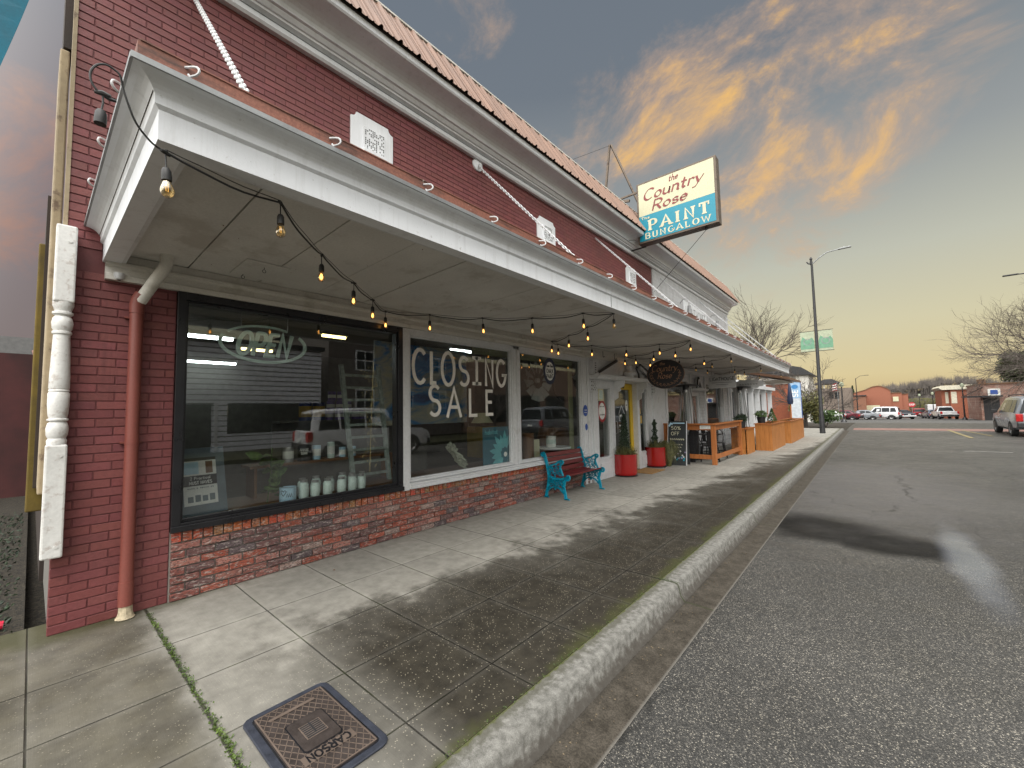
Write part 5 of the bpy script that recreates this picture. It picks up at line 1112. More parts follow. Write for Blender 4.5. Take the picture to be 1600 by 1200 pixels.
def hang_signs():
    t = thing('oval_sign', 'black oval hanging sign with copper script lettering under the canopy', 'sign', (.98, 9.6, 2.33))
    b = MB(); el = [(.43 * math.cos(R(a)), .335 * math.sin(R(a))) for a in range(0, 360, 8)]; b.prism(el, lambda u, v, d: (u, -d, v), -.03, 0); o = b.build('board', M['print_k'], t, bevel=.006)
    f = lambda u, v, d: (u, -.001 - d, v)
    b = MB(); text(b, 'the', lambda u, v, d: (-.06 + u, -.001 - d, .215 + v), .07, .009, shear=.25, fit=.12); text(b, 'Country', lambda u, v, d: (-.02 + u, -.001 - d, .07 + v), .15, .020, shear=.25, nib=(40, .35), fit=.60, gap=.06); text(b, 'Rose', lambda u, v, d: (-.02 + u, -.001 - d, -.10 + v), .14, .018, shear=.25, nib=(40, .35), fit=.33, gap=.06); b.build('lettering', M['gold'], o)
    b = MB(); rr = random.Random(2)
    for a in range(165, 378, 5):
        r1 = 1 - .16 + .05 * math.sin(a * .4); c = (.40 * r1 * math.cos(R(a)), .30 * r1 * math.sin(R(a))); g = a * 23
        if -.35 > c[1] or True: ribbon(b, [(c[0] + .022 * math.cos(R(g + s)), c[1] + .018 * math.sin(R(g + s))) for s in range(0, 250, 50)], .0055, f, 0, .001 + (a % 7) * .0003)
    b.build('garland_scroll', M['gold'], o)
    b = MB(); b.prism(el, lambda u, v, d: (u * 1.018, -d, v * 1.018), -.024, -.006); b.build('rim', M['wood'], t)
    b = MB(); b.tube([(-.25, .01, .26), (-.25, .01, .55)], .004, 5); b.tube([(.25, .01, .26), (.25, .01, .56)], .004, 5); b.build('hanger', M['metal'], t)
    t = thing('board_sign', 'pale grey rectangular board hanging under the canopy', 'sign', (1.10, 14.0, 2.33)); gy = pm('board_grey', (.36, .36, .355), .6)
    b = MB(); b.box(-.39, 0, -.21, .39, .03, .21); o = b.build('board', gy, t); b = MB(); text(b, 'LIGHTHOUSE', lambda u, v, d: (u, -.001 - d, .03 + v), .10, .014, fit=.70, serif=.08); b.box(-.30, -.002, -.04, .30, -.001, -.03); b.box(-.18, -.002, -.10, .18, -.001, -.09); b.build('lettering', M['print_k'], o)
    b = MB(); b.tube([(-.3, .015, .21), (-.3, .015, .54)], .004, 5); b.tube([(.3, .015, .21), (.3, .015, .54)], .004, 5); b.build('hanger', M['metal'], t)
    t = thing('scalloped_sign', 'white scalloped oval sign hanging beyond the pale grey board', 'sign', (1.20, 17.2, 2.36)); b = MB()
    b.prism([((.52 + .035 * math.cos(R(a * 12))) * math.cos(R(a)), (.17 + .02 * math.cos(R(a * 12))) * math.sin(R(a))) for a in range(0, 360, 6)], lambda u, v, d: (u, -d, v), -.03, 0); o = b.build('board', M['white'], t); b = MB(); text(b, '~~~~~~~', lambda u, v, d: (u, -.001 - d, -.04 + v), .09, .013, fit=.6); b.build('lettering', M['grayl'], o)
    b = MB(); b.tube([(-.3, .015, .15), (-.3, .015, .5)], .004, 5); b.tube([(.3, .015, .15), (.3, .015, .5)], .004, 5); b.build('hanger', M['metal'], t)
hang_signs()
# ------------------------------------------------------------------ bench
def bench():
    t = thing('park_bench', 'park bench with turquoise cast iron ends and dark red slats against the brick plinth', 'bench', (.09, 6.05, 0))
    def iron(y, nm):
        b = MB(); f = lambda u, v, d: (u, y + d, v)
        def rb(p, w, k=0): ribbon(b, p, w, f, -.014 - k * .0003, .014 + k * .0003)
        rb([(.0, .012), (.02, .10), (.055, .22), (.075, .36), (.06, .48), (.03, .60), (.0, .70), (-.02, .76), (-.05, .785)], .05)
        rb([(-.045, .785)] + arc(-.05, .755, .028, .028, 90, 360, 8), .034, 1)
        rb([(.42, .012), (.40, .12), (.38, .22), (.40, .30), (.42, .36)], .045, 2)
        rb([(-.03, .012), (.05, .012)], .024, 3); rb([(.39, .012), (.49, .012)], .024, 4)
        rb([(.07, .38), (.20, .345), (.32, .345), (.42, .375), (.475, .40)], .040, 5)
        rb(arc(.462, .375, .036, .036, 120, -200, 12), .034, 6)
        rb([(.05, .52), (.13, .58), (.22, .60), (.28, .64), (.34, .665)], .034, 7); rb(arc(.345, .635, .028, .028, 110, -190, 10), .028, 8)
        rb([(.33, .60), (.31, .54), (.34, .46), (.37, .40)], .026, 9)
        rb([(.02, .10), (.10, .18), (.20, .215), (.30, .18), (.39, .10)], .024, 10)
        rb([(.18, .21), (.205, .165), (.23, .21)], .016, 11)
        o = b.build('end_frame', M['teal'], t, bevel=.003)
        b = MB()
        def ring(cx, cy, r, a0=0, a1=360, w=.011, k=0): ribbon(b, arc(cx, cy, r, r, a0, a1, 10), w, f, -.008 - k * .0002, .008 + k * .0002)
        k = 0
        for cx, cy, r in ((.20, .47, .055), (.20, .47, .028), (.12, .45, .032), (.28, .46, .032), (.13, .53, .025), (.27, .54, .03), (.10, .28, .045), (.33, .28, .045), (.21, .28, .038), (.155, .245, .022), (.27, .245, .022), (.10, .28, .02), (.33, .28, .02), (.36, .20, .016), (.06, .18, .016), (.16, .315, .016), (.26, .315, .016)):
            ring(cx, cy, r, k=k); k += 1
        for p in ([(.07, .40), (.15, .50), (.10, .56)], [(.20, .525), (.24, .60)], [(.20, .415), (.20, .36)], [(.32, .40), (.26, .43), (.31, .52)], [(.08, .33), (.16, .28), (.09, .20)], [(.37, .34), (.28, .29), (.36, .21)], [(.21, .32), (.21, .22)], [(.15, .22), (.27, .33)]):
            ribbon(b, p, .012, f, -.007 - k * .0002, .007 + k * .0002); k += 1
        b.build('fretwork', M['teal'], o)
    iron(.0, 'near'); iron(1.22, 'far')
    for x, z, tl in ((.035, .46, -75), (.008, .555, -73), (-.018, .65, -72), (-.04, .735, -72)):
        b = MB(); b.box(-.036, .018, -.011, .036, 1.20, .011, Matrix.Translation((x + .022, 0, z)) @ Matrix.Rotation(R(tl) * -1, 4, 'Y')); b.build('back_slat', M['slat'], t, bevel=.003)
    for x, z, tl in ((.10, .395, -6), (.18, .38, -2), (.26, .375, 0), (.34, .38, 6), (.42, .402, 12)):
        b = MB(); b.box(-.035, .018, -.011, .035, 1.20, .011, Matrix.Translation((x, 0, z)) @ Matrix.Rotation(R(-tl), 4, 'Y')); b.build('seat_slat', M['slat'], t, bevel=.003)
bench()

# ------------------------------------------------------------------ foliage helper
def leaves(b, n, place, s, rr, flat=.3):
    for _ in range(n):
        c = Vector(place()); a = Vector((rr.uniform(-1, 1), rr.uniform(-1, 1), rr.uniform(-1, 1))).normalized(); u = a.orthogonal().normalized(); v = a.cross(u); k = s * rr.uniform(.6, 1.4)
        b.add([c - u * k, c + v * k * .45 + a * k * flat, c + u * k, c - v * k * .45 + a * k * flat], [(0, 1, 2), (0, 2, 3)])
def planter(name, lab, x, y, h, r, kind, seed):
    t = thing(name, lab, 'planter', (x, y, 0), 0); rr = random.Random(seed)
    b = MB(); b.lathe([(0, .03), (r * .93, .03), (r * .98, .05), (r, .09), (r, h - .03), (r * 1.02, h), (r * .97, h), (r * .95, h - .05), (0, h - .06)], n=40); b.build('pot', M['red'], t)
    b = MB()
    for a in range(0, 360, 90): b.lathe([(0, 0), (.03, 0), (.03, .03)], c=(r * .8 * math.cos(R(a)), r * .8 * math.sin(R(a)), 0), n=10)
    b.lathe([(r * .9, .008), (r * 1.04, .012), (r * 1.04, .02), (r * .9, .026)], n=30); b.build('foot_ring', M['metal'], t)
    b = MB(); b.lathe([(0, h - .045), (r * .95, h - .045)], n=24); b.build('soil', M['soil'], t)
    b = MB()
    if kind == 'cone':
        H = 1.12
        leaves(b, 1500, lambda: (lambda z, a: ((.145 * (1 - z) ** .7 * (.55 + .45 * math.sin(z * 40) ** 2) + .018) * math.cos(a) * rr.uniform(.6, 1.1), (.145 * (1 - z) ** .7 * (.6 + .4 * math.sin(z * 40) ** 2) + .018) * math.sin(a) * rr.uniform(.6, 1.1), h + z * (H - .2)))(rr.random() ** 1.1, rr.uniform(0, 6.3)), .022, rr)
        b.tube([(0, 0, h - .05), (0, 0, h + .8)], .012, 6)
    else:
        leaves(b, 1300, lambda: (lambda z, a: ((.055 * (1.2 - z) + .035 * max(0, math.sin(z * 24)) + .01) * math.cos(a) * rr.uniform(.5, 1.1), (.055 * (1.2 - z) + .035 * max(0, math.sin(z * 24)) + .01) * math.sin(a) * rr.uniform(.5, 1.1), h + z * .72))(rr.random(), rr.uniform(0, 6.3)), .020, rr)
        b.tube([(0, 0, h - .05), (0, 0, h + .68)], .012, 6)
    b.build('topiary', M['leafd'], t)
    b = MB()
    for _ in range(150):
        a = rr.uniform(0, 6.3); r0 = rr.uniform(.02, r * .8); L_ = rr.uniform(.14, .34); d = Vector((math.cos(a), math.sin(a), 0)); p = Vector((d.x * r0, d.y * r0, h - .04))
        q1 = p + d * L_ * .4 + Vector((0, 0, L_ * .7)); q2 = p + d * L_ * 1.05 + Vector((0, 0, L_ * rr.uniform(.1, .8))); w = d.cross(Vector((0, 0, 1))) * .004
        b.add([p - w, p + w, q1 + w, q1 - w, q2], [(0, 1, 2, 3), (3, 2, 4)])
    leaves(b, 260, lambda: (lambda a, q: (q * math.cos(a), q * math.sin(a), h + rr.uniform(-.03, .08)))(rr.uniform(0, 6.3), r * rr.uniform(.2, .98)), .028, rr)
    b.build('underplanting', M['grass'], t); return t
planter('planter', 'red round planter with a cone topiary in front of the yellow door', .17, 9.05, .50, .27, 'cone', 3)
planter('planter', 'red round planter with a spiral topiary right of the doormat', .17, 10.85, .52, .26, 'spiral', 5)
def mat_():
    t = thing('doormat', 'brown coir doormat on the pavement between the red planters', 'doormat', (.35, 9.95, 0)); b = MB(); b.box(-.28, -.42, .002, .25, .42, .02); b.build('pile', M['mat'], t, bevel=.004)
    # ornamental grass clump
    t = thing('grass_clump', 'drooping brown green ornamental grass between the far red planter and the chalkboard', 'grass plant', (.42, 11.12, 0)); rr = random.Random(8); b = MB()
    for _ in range(480):
        a = rr.uniform(0, 6.3); L_ = rr.uniform(.35, .72); d = Vector((math.cos(a), math.sin(a), 0)); p = d * rr.uniform(0, .06); sp = rr.uniform(.05, .28)
        q1 = p + d * sp * .5 + Vector((0, 0, L_ * .75)); q2 = p + d * sp * .95 + Vector((0, 0, L_ * .95)); q3 = p + d * sp * 1.5 + Vector((0, 0, L_ * rr.uniform(.1, .7))); w = d.cross(Vector((0, 0, 1))) * .0035
        b.add([p - w, p + w, q1 + w, q1 - w, q2 + w, q2 - w, q3], [(0, 1, 2, 3), (3, 2, 4, 5), (5, 4, 6)])
    b.build('blades', M['grass'], t)
mat_()
def aframe():
    t = thing('chalkboard_sign', 'A-frame chalkboard sign with 50% OFF writing and painted flowers before the cedar fence', 'chalkboard', (.53, 11.40, 0))
    for s, nm in ((1, 'front'), (-1, 'back')):
        b = MB(); Mx = Matrix.Translation((0, 0 if s > 0 else .30, 0)) @ Matrix.Rotation(R(-7.5 * s), 4, 'X')
        b.box(-.25, -.012, 0, .25, .012, 1.18, Mx); o = b.build('panel', M['chalk'], t, bevel=.004)
        if s > 0:
            P = lambda u, v, d: tuple(Mx @ Vector((u, -.0125 - d, v)))
            b = MB(); b.box(-.255, -.018, 0, -.24, .018, 1.19, Mx); b.box(.24, -.018, 0, .255, .018, 1.19, Mx); b.build('edge', M['white'], o)
            b = MB()
            for s_, u, v, h, ft in (('50%', -.03, .95, .09, .26), ('OFF', -.05, .80, .09, .22), ('Everything'.replace('vg', ''), .0, .66, .08, .0),):
                if ft: text(b, s_, lambda a, c, d, u=u, v=v: P(a + u, c + v, d), h, .011, fit=ft, d1=.001)
            text(b, '~~~~~~~', lambda a, c, d: P(a, c + .66, d), .09, .010, fit=.38, d1=.001); text(b, '~~~~~', lambda a, c, d: P(a, c + .53, d), .06, .006, fit=.3, d1=.001); text(b, '~~~~', lambda a, c, d: P(a, c + .46, d), .05, .006, fit=.24, d1=.001); b.build('chalk_writing', M['sign_wh'], o)
            b = MB(); ribbon(b, [(-.22, 1.04), (-.17, 1.12), (-.12, 1.10)], .045, P, 0, .001); ribbon(b, [(-.12, 1.13), (.2, 1.13)], .03, P, 0, .0014); b.build('ribbon_drawing', M['jarb'], o)
            rr = random.Random(5); cols = [M['teal'], pm('chalk_lilac', (.35, .28, .45), .9), M['print_w']]
            for k, cm in enumerate(cols):
                b = MB()
                for _ in range(9):
                    cx, cy = rr.uniform(-.2, .22), rr.uniform(.16, .38) if k else rr.uniform(.13, .22)
                    b.prism([(cx + .02 * math.cos(R(a)) * (1 + .4 * math.cos(R(5 * a))), cy + .02 * math.sin(R(a)) * (1 + .4 * math.cos(R(5 * a)))) for a in range(0, 360, 24)], P, 0, .001 + .0004 * k + .00004 * _)
                b.build('flower_drawing', cm, o)
    b = MB(); b.box(-.2, .14, .3, .2, .15, .32); b.build('brace', M['metal'], t)
aframe()

# ------------------------------------------------------------------ cedar patio fence, planter boxes, cafe furniture
def patio():
    t = thing('patio_fence', 'cedar patio fence with wire mesh panels around the cafe seats', 'fence', (0, 0, 0))
    c = M['cedar']
    for x, y in ((1.335, 11.95), (.02, 11.95), (1.335, 14.85)):
        b = MB(); b.box(x - .055, y - .055, 0 if x > .5 else .0, x + .055, y + .055, 1.06); b.build('post', c, t, bevel=.004)
    b = MB(); b.box(-.06, 11.86, 1.061, 1.42, 12.02, 1.10); b.box(1.265, 12.021, 1.061, 1.42, 14.95, 1.10); b.build('cap_rail', c, t, bevel=.004)
    b = MB(); b.box(.076, 11.93, .92, 1.279, 11.97, 1.06); b.box(.076, 11.93, .14, 1.279, 11.97, .26); b.box(1.315, 12.006, .92, 1.355, 14.794, 1.06); b.box(1.315, 12.006, .14, 1.355, 14.794, .26); b.build('rail', c, t, bevel=.003)
    b = MB(); b.box(.076, 11.935, .27, .26, 11.965, .92); b.build('board', c, t)
    b = MB()
    for k in range(8): x = .3 + k * .13; b.tube([(x, 11.95, .26), (x, 11.95, .92)], .0025, 4)
    for k in range(5): z = .36 + k * .12; b.tube([(.26, 11.95, z), (1.28, 11.95, z)], .0025, 4)
    b.build('wire_mesh', M['metal'], t)
    b = MB()
    for k in range(21): y = 12.1 + k * .13; b.tube([(1.335, y, .26), (1.335, y, .92)], .0025, 4)
    for k in range(5): z = .36 + k * .12; b.tube([(1.335, 12.0, z), (1.335, 14.8, z)], .0025, 4)
    b.build('wire_mesh', M['metal'], t)
    t = thing('notice', 'small white notice fixed to the top rail of the cedar fence beside its corner post', 'notice', (1.14, 11.925, 1.0)); b = MB(); b.box(-.14, -.004, -.05, .14, 0, .05); o = b.build('card', M['print_w'], t)
    b = MB(); text(b, '~~~~~~', lambda u, v, d: (u, -.005 - d, v), .03, .004, fit=.2, d1=.001); text(b, '~~~~~~', lambda u, v, d: (u, -.005 - d, v - .035), .025, .003, fit=.2, d1=.001); b.build('print', M['grayl'], o)
    # vertical board planter boxes past the fence
    def box_(x0, y0, x1, y1, h, lab):
        t = thing('planter_box', lab, 'planter box', ((x0 + x1) / 2, (y0 + y1) / 2, 0)); cx, cy = (x0 + x1) / 2, (y0 + y1) / 2; b = MB(); rr = random.Random(int(y0 * 7))
        y = y0
        while y < y1 - .05:
            e = min(y + .14, y1); b.box(x1 - cx - .02, y - cy + .002, 0, x1 - cx + rr.uniform(0, .003), e - cy - .002, h); b.box(x0 - cx, y - cy + .002, 0, x0 - cx + .02, e - cy - .002, h); y += .14
        x = x0
        while x < x1 - .05:
            e = min(x + .14, x1); b.box(x - cx + .002, y0 - cy - rr.uniform(0, .003), 0, e - cx - .002, y0 - cy + .02, h); b.box(x - cx + .002, y1 - cy - .02, 0, e - cx - .002, y1 - cy, h); x += .14
        b.build('boards', M['board'], t); b = MB(); b.box(x0 - cx - .03, y0 - cy - .03, h, x1 - cx + .03, y0 - cy + .05, h + .035); b.box(x0 - cx - .03, y1 - cy - .05, h, x1 - cx + .03, y1 - cy + .03, h + .035); b.box(x0 - cx - .03, y0 - cy + .05, h, x0 - cx + .05, y1 - cy - .05, h + .035); b.box(x1 - cx - .05, y0 - cy + .05, h, x1 - cx + .03, y1 - cy - .05, h + .035); b.build('cap', M['cedar'], t)
        b = MB(); b.box(x0 - cx + .02, y0 - cy + .02, h - .1, x1 - cx - .02, y1 - cy - .02, h - .05); b.build('soil', M['soil'], t)
    box_(1.03, 15.05, 1.50, 16.2, .80, 'upright board cedar planter box next to the end post of the fence')
    box_(1.45, 16.6, 1.95, 19.4, .90, 'long cedar planter box with upright boards beyond the first one')
    box_(1.5, 20.2, 2.05, 24.5, .88, 'farthest cedar planter box near the blue pylon sign')
    rr = random.Random(12)
    def pot(x, y, z, lab, s=1.0, m_='leafd'):
        t = thing('potted_shrub', lab, 'potted plant', (x, y, z)); b = MB(); b.lathe([(0, 0), (.12 * s, 0), (.15 * s, .22 * s), (.135 * s, .22 * s), (.13 * s, .19 * s), (0, .19 * s)], n=16); b.build('pot', M['metal'], t)
        b = MB(); leaves(b, 420, lambda: (lambda v: (v.x * .2 * s, v.y * .2 * s, .31 * s + v.z * .15 * s))(Vector((rr.gauss(0, 1), rr.gauss(0, 1), rr.gauss(0, 1))).normalized() * rr.uniform(.5, 1.1)), .035, rr); b.build('foliage', M[m_], t)
    pot(1.27, 15.4, .84, 'dark potted green shrub on the first cedar planter box'); pot(1.55, 17.2, .94, 'dark potted green shrub at the near end of the long cedar planter box', .95, 'leafg')
    t = thing('dwarf_conifer', 'small bright green pointed conifer on the long cedar planter box', 'shrub', (1.62, 18.9, .85)); b = MB(); leaves(b, 500, lambda: (lambda z, a: (.17 * (1 - z) * math.cos(a), .17 * (1 - z) * math.sin(a), .1 + z * .5))(rr.random(), rr.uniform(0, 6.3)), .03, rr); b.tube([(0, 0, 0), (0, 0, .4)], .015, 5); b.build('foliage', M['leafg'], t)
    # chairs, tables, heaters
    def chair(x, y, rz, lab, src=[None]):
        if src[0] is None:
            t = thing('cafe_chair', lab, 'chair', (x, y, 0), rz, 'black metal cafe chairs behind the fence'); k = M['black']
            b = MB(); b.box(-.19, -.18, .43, .19, .18, .455); b.build('seat', k, t, bevel=.01)
            for sx in (-1, 1):
                for sy in (-1, 1): b = MB(); b.bar((sx * .17, sy * .16, .43), (sx * .24, sy * .23, 0), .035, .02); b.build('leg', k, t)
            b = MB(); b.tube([(-.18, .17, .44), (-.2, .2, .62), (-.17, .22, .78), (-.08, .235, .84), (.08, .235, .84), (.17, .22, .78), (.2, .2, .62), (.18, .17, .44)], .013, 6); b.add([(-.06, .18, .45), (.06, .18, .45), (.075, .232, .83), (-.075, .232, .83), (-.06, .19, .45), (.06, .19, .45), (.075, .242, .83), (-.075, .242, .83)], [(0, 1, 2, 3), (4, 5, 6, 7), (0, 1, 5, 4), (1, 2, 6, 5), (2, 3, 7, 6), (3, 0, 4, 7)]); b.build('backrest', k, t)
            b = MB(); b.bar((-.23, -.2, .2), (.23, .2, .2), .015, .015); b.bar((.23, -.2, .205), (-.23, .2, .205), .015, .015); b.build('brace', k, t); src[0] = t
        else:
            t = copy_tree(src[0]); t.location = (x, y, 0); t.rotation_euler = (0, 0, rz); t['label'] = lab
    chair(.98, 12.75, R(200), 'black metal cafe chair nearest the corner post of the fence'); chair(.55, 13.3, R(70), 'black metal cafe chair behind the nearest one, turned sideways'); chair(.9, 13.9, R(20), 'black metal cafe chair in the middle of the fenced patio'); chair(.5, 14.4, R(160), 'black metal cafe chair at the far end of the fenced patio')
    t = thing('cafe_table', 'small black pedestal cafe table inside the fence', 'table', (.85, 13.35, 0)); b = MB(); b.lathe([(0, .71), (.32, .71), (.33, .725), (.32, .74), (0, .74)], n=24); b.build('tabletop', M['black'], t); b = MB(); b.lathe([(.22, 0), (.22, .02), (.03, .05), (.03, .71)], n=14); b.build('pedestal', M['black'], t)
    t = thing('menu_board', 'tall black board leaning inside the fence behind the chalkboard', 'board', (.62, 12.25, 0)); b = MB(); b.box(-.12, -.02, 0, .12, .02, .9, Matrix.Rotation(R(8), 4, 'Y')); b.build('panel', M['print_k'], t)
    def heater(x, y, H, lab):
        t = thing('patio_heater', lab, 'patio heater', (x, y, 0)); b = MB(); b.box(-.25, -.25, .02, .25, .25, .12); b.box(-.22, -.22, .12, .22, .22, .75); b.build('base', M['metal'], t, bevel=.01)
        b = MB()
        for sx in (-1, 1):
            for sy in (-1, 1): b.bar((sx * .26, sy * .26, .0), (sx * .09, sy * .09, H - .12), .022, .022)
        b.build('frame', M['galv'], t); b = MB(); b.tube([(0, 0, .75), (0, 0, H - .15)], .045, 12); b.build('glass_tube', M['oldglass'], t)
        b = MB(); b.lathe([(0, H), (.1, H - .01), (.36, H - .05), (.37, H - .07), (.1, H - .05), (.08, H - .18), (0, H - .18)], n=28); b.build('hood', M['metal'], t)
        b = MB(); b.lathe([(0, H - .26), (.09, H - .26), (.09, H - .18), (0, H - .18)], n=16); b.build('burner', M['steel'], t)
    heater(.42, 12.75, 2.25, 'pyramid patio heater inside the fence, its hood behind the black oval sign'); heater(.96, 17.0, 2.30, 'pyramid patio heater with a black hood beyond the grey LIGHTHOUSE board')
patio()

# ------------------------------------------------------------------ pavement details
def ground_items():
    t = thing('utility_hatch', 'square brown cast iron utility hatch set in the pavement', 'hatch', (2.405, .955, 0)); b = MB()
    rr_ = lambda h, w, r: [(sx * (w - r) + r * math.cos(R(a)), sy * (h - r) + r * math.sin(R(a))) for sx, sy, a0 in ((1, 1, 0), (-1, 1, 90), (-1, -1, 180), (1, -1, 270)) for a in range(a0, a0 + 91, 30)]
    Z = lambda u, v, d: (u, v, d)
    b.prism(rr_(.215, .345, .05), Z, .001, .012); b.build('collar', M['rubber'], t, bevel=.006)
    b = MB(); b.prism(rr_(.17, .30, .02), Z, .0125, .016); lid = b.build('lid', M['iron'], t)
    b = MB(); b.prism(rr_(.178, .308, .025), Z, .0122, .0135); b.build('rim_gap', M['black'], t)
    b = MB()
    for k in range(-14, 30):      # raised chequer ribs clipped to the lid
        for s in (1, -1):
            c = k * .036 - .27
            pts = []
            for x in (-.29, .29):
                y = s * (x * .6) + c - (.0 if s > 0 else 0); pts.append((x, y))
            (x0, y0), (x1, y1) = pts
            def clip(x0, y0, x1, y1):
                t0, t1 = 0, 1
                for p, q in ((y0 - y1, y0 + .16), (y1 - y0, .16 - y0)):
                    if abs(p) < 1e-9: continue
                    r_ = q / p
                    if p < 0: t0 = max(t0, r_)
                    else: t1 = min(t1, r_)
                return (t0, t1) if t0 < t1 - .02 else None
            q = clip(x0, y0, x1, y1)
            if q: b.bar((x0 + (x1 - x0) * q[0], y0 + (y1 - y0) * q[0], .0165), (x0 + (x1 - x0) * q[1], y0 + (y1 - y0) * q[1], .0165), .0035, .002)
    for a in ((-.296, -.166, .296, -.160), (-.296, .160, .296, .166), (-.296, -.16, -.290, .16), (.290, -.16, .296, .16)): b.box(a[0], a[1], .0162, a[2], a[3], .0185)
    b.build('chequer_ribs', M['ironl'], lid)
    b = MB(); b.prism(rr_(.092, .125, .02), Z, .0162, .0185); b.build('inner_gap', M['black'], lid)
    b = MB(); b.prism(rr_(.086, .119, .02), Z, .0187, .0205); b.build('inner_lid', M['iron'], lid); b = MB(); b.box(-.06, -.05, .0207, .05, .05, .0215)
    b.build('plate', M['ironl'], lid); b = MB()
    for k in range(7): b.box(-.055 + k * .015, -.045, .0216, -.045 + k * .015, .045, .0222)
    b.box(-.06, -.004, .0224, .02, .004, .0232); b.build('plate_slots', M['metal'], lid)
    b = MB(); b.box(.135, -.12, .0187, .195, .12, .0193); b.build('name_strip', M['ironl'], lid)
    b = MB(); text(b, 'CARSON', lambda u, v, d: (.19 - v, u + .0, .0195 + d), .045, .008, fit=.20, d1=.0015) if False else text(b, 'CARSON', lambda u, v, d: (.142 + v, -u, .0195 + d), .045, .008, fit=.20, d1=.0015); b.build('lettering', M['black'], lid)
    b = MB(); b.box(-.235, -.12, .0187, -.215, .10, .020); b.build('bar', M['ironl'], lid); b = MB(); b.lathe([(0, .024), (.035, .022), (.04, .017)], c=(.265, -.12, 0), n=16); b.build('bolt', M['metal'], lid)
    # moss and seedlings in the joints
    rr = random.Random(3); b = MB()
    def tuft(x, y, n, s):
        for _ in range(n):
            c = Vector((x + rr.gauss(0, .009), y + rr.gauss(0, .009), rr.uniform(.001, .012))); a = rr.uniform(0, 6.3); k = s * rr.uniform(.5, 1.3); u = Vector((math.cos(a), math.sin(a), rr.uniform(.1, .9))) * k; v = Vector((-math.sin(a), math.cos(a), 0)) * k * .45
            b.add([c, c + u * .5 + v, c + u, c + u * .5 - v], [(0, 1, 2, 3)])
    for k in range(210):
        x = .16 + 2.3 * k / 210; d = .35 + .65 * abs(math.sin(x * 5.1) * math.cos(x * 2.3 + 1)) ; tuft(x, .66 + rr.gauss(0, .004), int(9 * d) + 1, .011)
    for k in range(360):
        y = 1.0 + 7 * rr.random() ** 1.3; tuft(3.022, y, 2, .007)
    for k in range(60): tuft(3.03 + .17 * rr.random(), 3.78, 2, .006)
    tag(b.build('joint_moss', M['moss']), 'green moss and seedlings growing in the pavement joints', 'moss', kind='stuff')
    # small leaves, grit along the wall
    b = MB()
    for k in range(260):
        y = rr.uniform(.2, 6); x = abs(rr.gauss(0, .05)) + .025; s = rr.uniform(.002, .006); c = Vector((x, y, .002)); b.add([c + Vector((s, 0, 0)), c + Vector((0, s, .002)), c + Vector((-s, 0, 0)), c + Vector((0, -s, .003))], [(0, 1, 2, 3)])
    for k in range(420):
        y = rr.uniform(.8, 14); x = 3.25 + abs(rr.gauss(0, .07)); s = rr.uniform(.002, .008); c = Vector((x, y, -.1405)); b.add([c + Vector((s, 0, 0)), c + Vector((0, s, .003)), c + Vector((-s, 0, 0)), c + Vector((0, -s, .004))], [(0, 1, 2, 3)])
    tag(b.build('grit', pm('grit', (.14, .11, .07), .9)), 'grit and crumbs along the foot of the wall and in the gutter', 'grit', kind='stuff')
    t = thing('dead_leaf', 'single curled dead leaf lying on the pavement near the plinth', 'leaf', (.42, 2.02, .003)); b = MB(); b.add([(-.02, 0, 0), (0, .012, .006), (.022, 0, .001), (0, -.01, .004)], [(0, 1, 2), (0, 2, 3)]); b.build('blade', M['wood'], t)
    # teal feather flag leaning in at the top left, red cross foot
    t = thing('feather_flag', 'teal feather flag at the upper left corner beside the building', 'flag', (.30, -.42, 0)); b = MB(); 
    b.tube([(0, 0, .06), (0, -.02, 3.2), (0, .02, 4.1), (0, .16, 4.75), (0, .34, 5.05)], [.014, .014, .010, .007, .004], 8); b.build('pole', M['galv'], t)
    b = MB(); n = 14; vs = []
    for i in range(n + 1):
        s = i / n; z = 3.30 + 1.7 * s; y0 = 0.0 + .3 * max(0, s - .45) ** 1.2; y1 = .07 + .33 * s ** .9
        for d in (0, .002): vs += [(d + .02 * math.sin(s * 6), y0, z), (d + .02 * math.sin(s * 6 + 1), max(y1, y0 + .01), z)]
    fs = []
    for i in range(n): a = i * 4; fs += [(a, a + 1, a + 5, a + 4), (a + 2, a + 6, a + 7, a + 3)]
    b.add(vs, fs); b.build('cloth', pm('flag_teal', (.0, .13, .20), .7, bump=0), t)
    t2 = thing('weighted_base', 'red weighted stand base lying on the ground at the left edge', 'stand base', (4.55 - 5.02, -.10, .0)); b = MB(); b.tube([(0, -.25, .03), (0, -.1, .035), (.0, .015, .02)], [.04, .04, .03], 10); b.build('body', pm('foot_red', (.5, .02, .05), .4), t2)
    # dark garden wall and low white building behind the side lot
    t = thing('garden_wall', 'dark red painted block wall at the back of the side lot', 'wall', (-8.9, -1.6, 0)); b = MB(); b.box(-.2, -6, -.1, 0, 1.68, 2.95); b.build('blocks', pm('dark_red_wall', (.06, .018, .018), .8, var=.5, vs=2), t)
    t = thing('white_parapet', 'pale grey flat roofed building behind the dark red wall', 'building', (-22, -3, 0)); b = MB(); b.box(-1, -7, 0, 0, 3, 5.0); b.build('wall', pm('dull_grey', (.15, .15, .15), .8), t)
    t = thing('vent_pipe', 'bent rusty vent pipe sticking out of the side of the building', 'pipe', (-1.3, .02, 2.0)); b = MB(); b.tube([(0, 0, 0), (0, -.02, .15), (-.1, -.03, .2), (-.2, -.03, .2)], .012, 6); b.build('pipe', M['flash'], t)
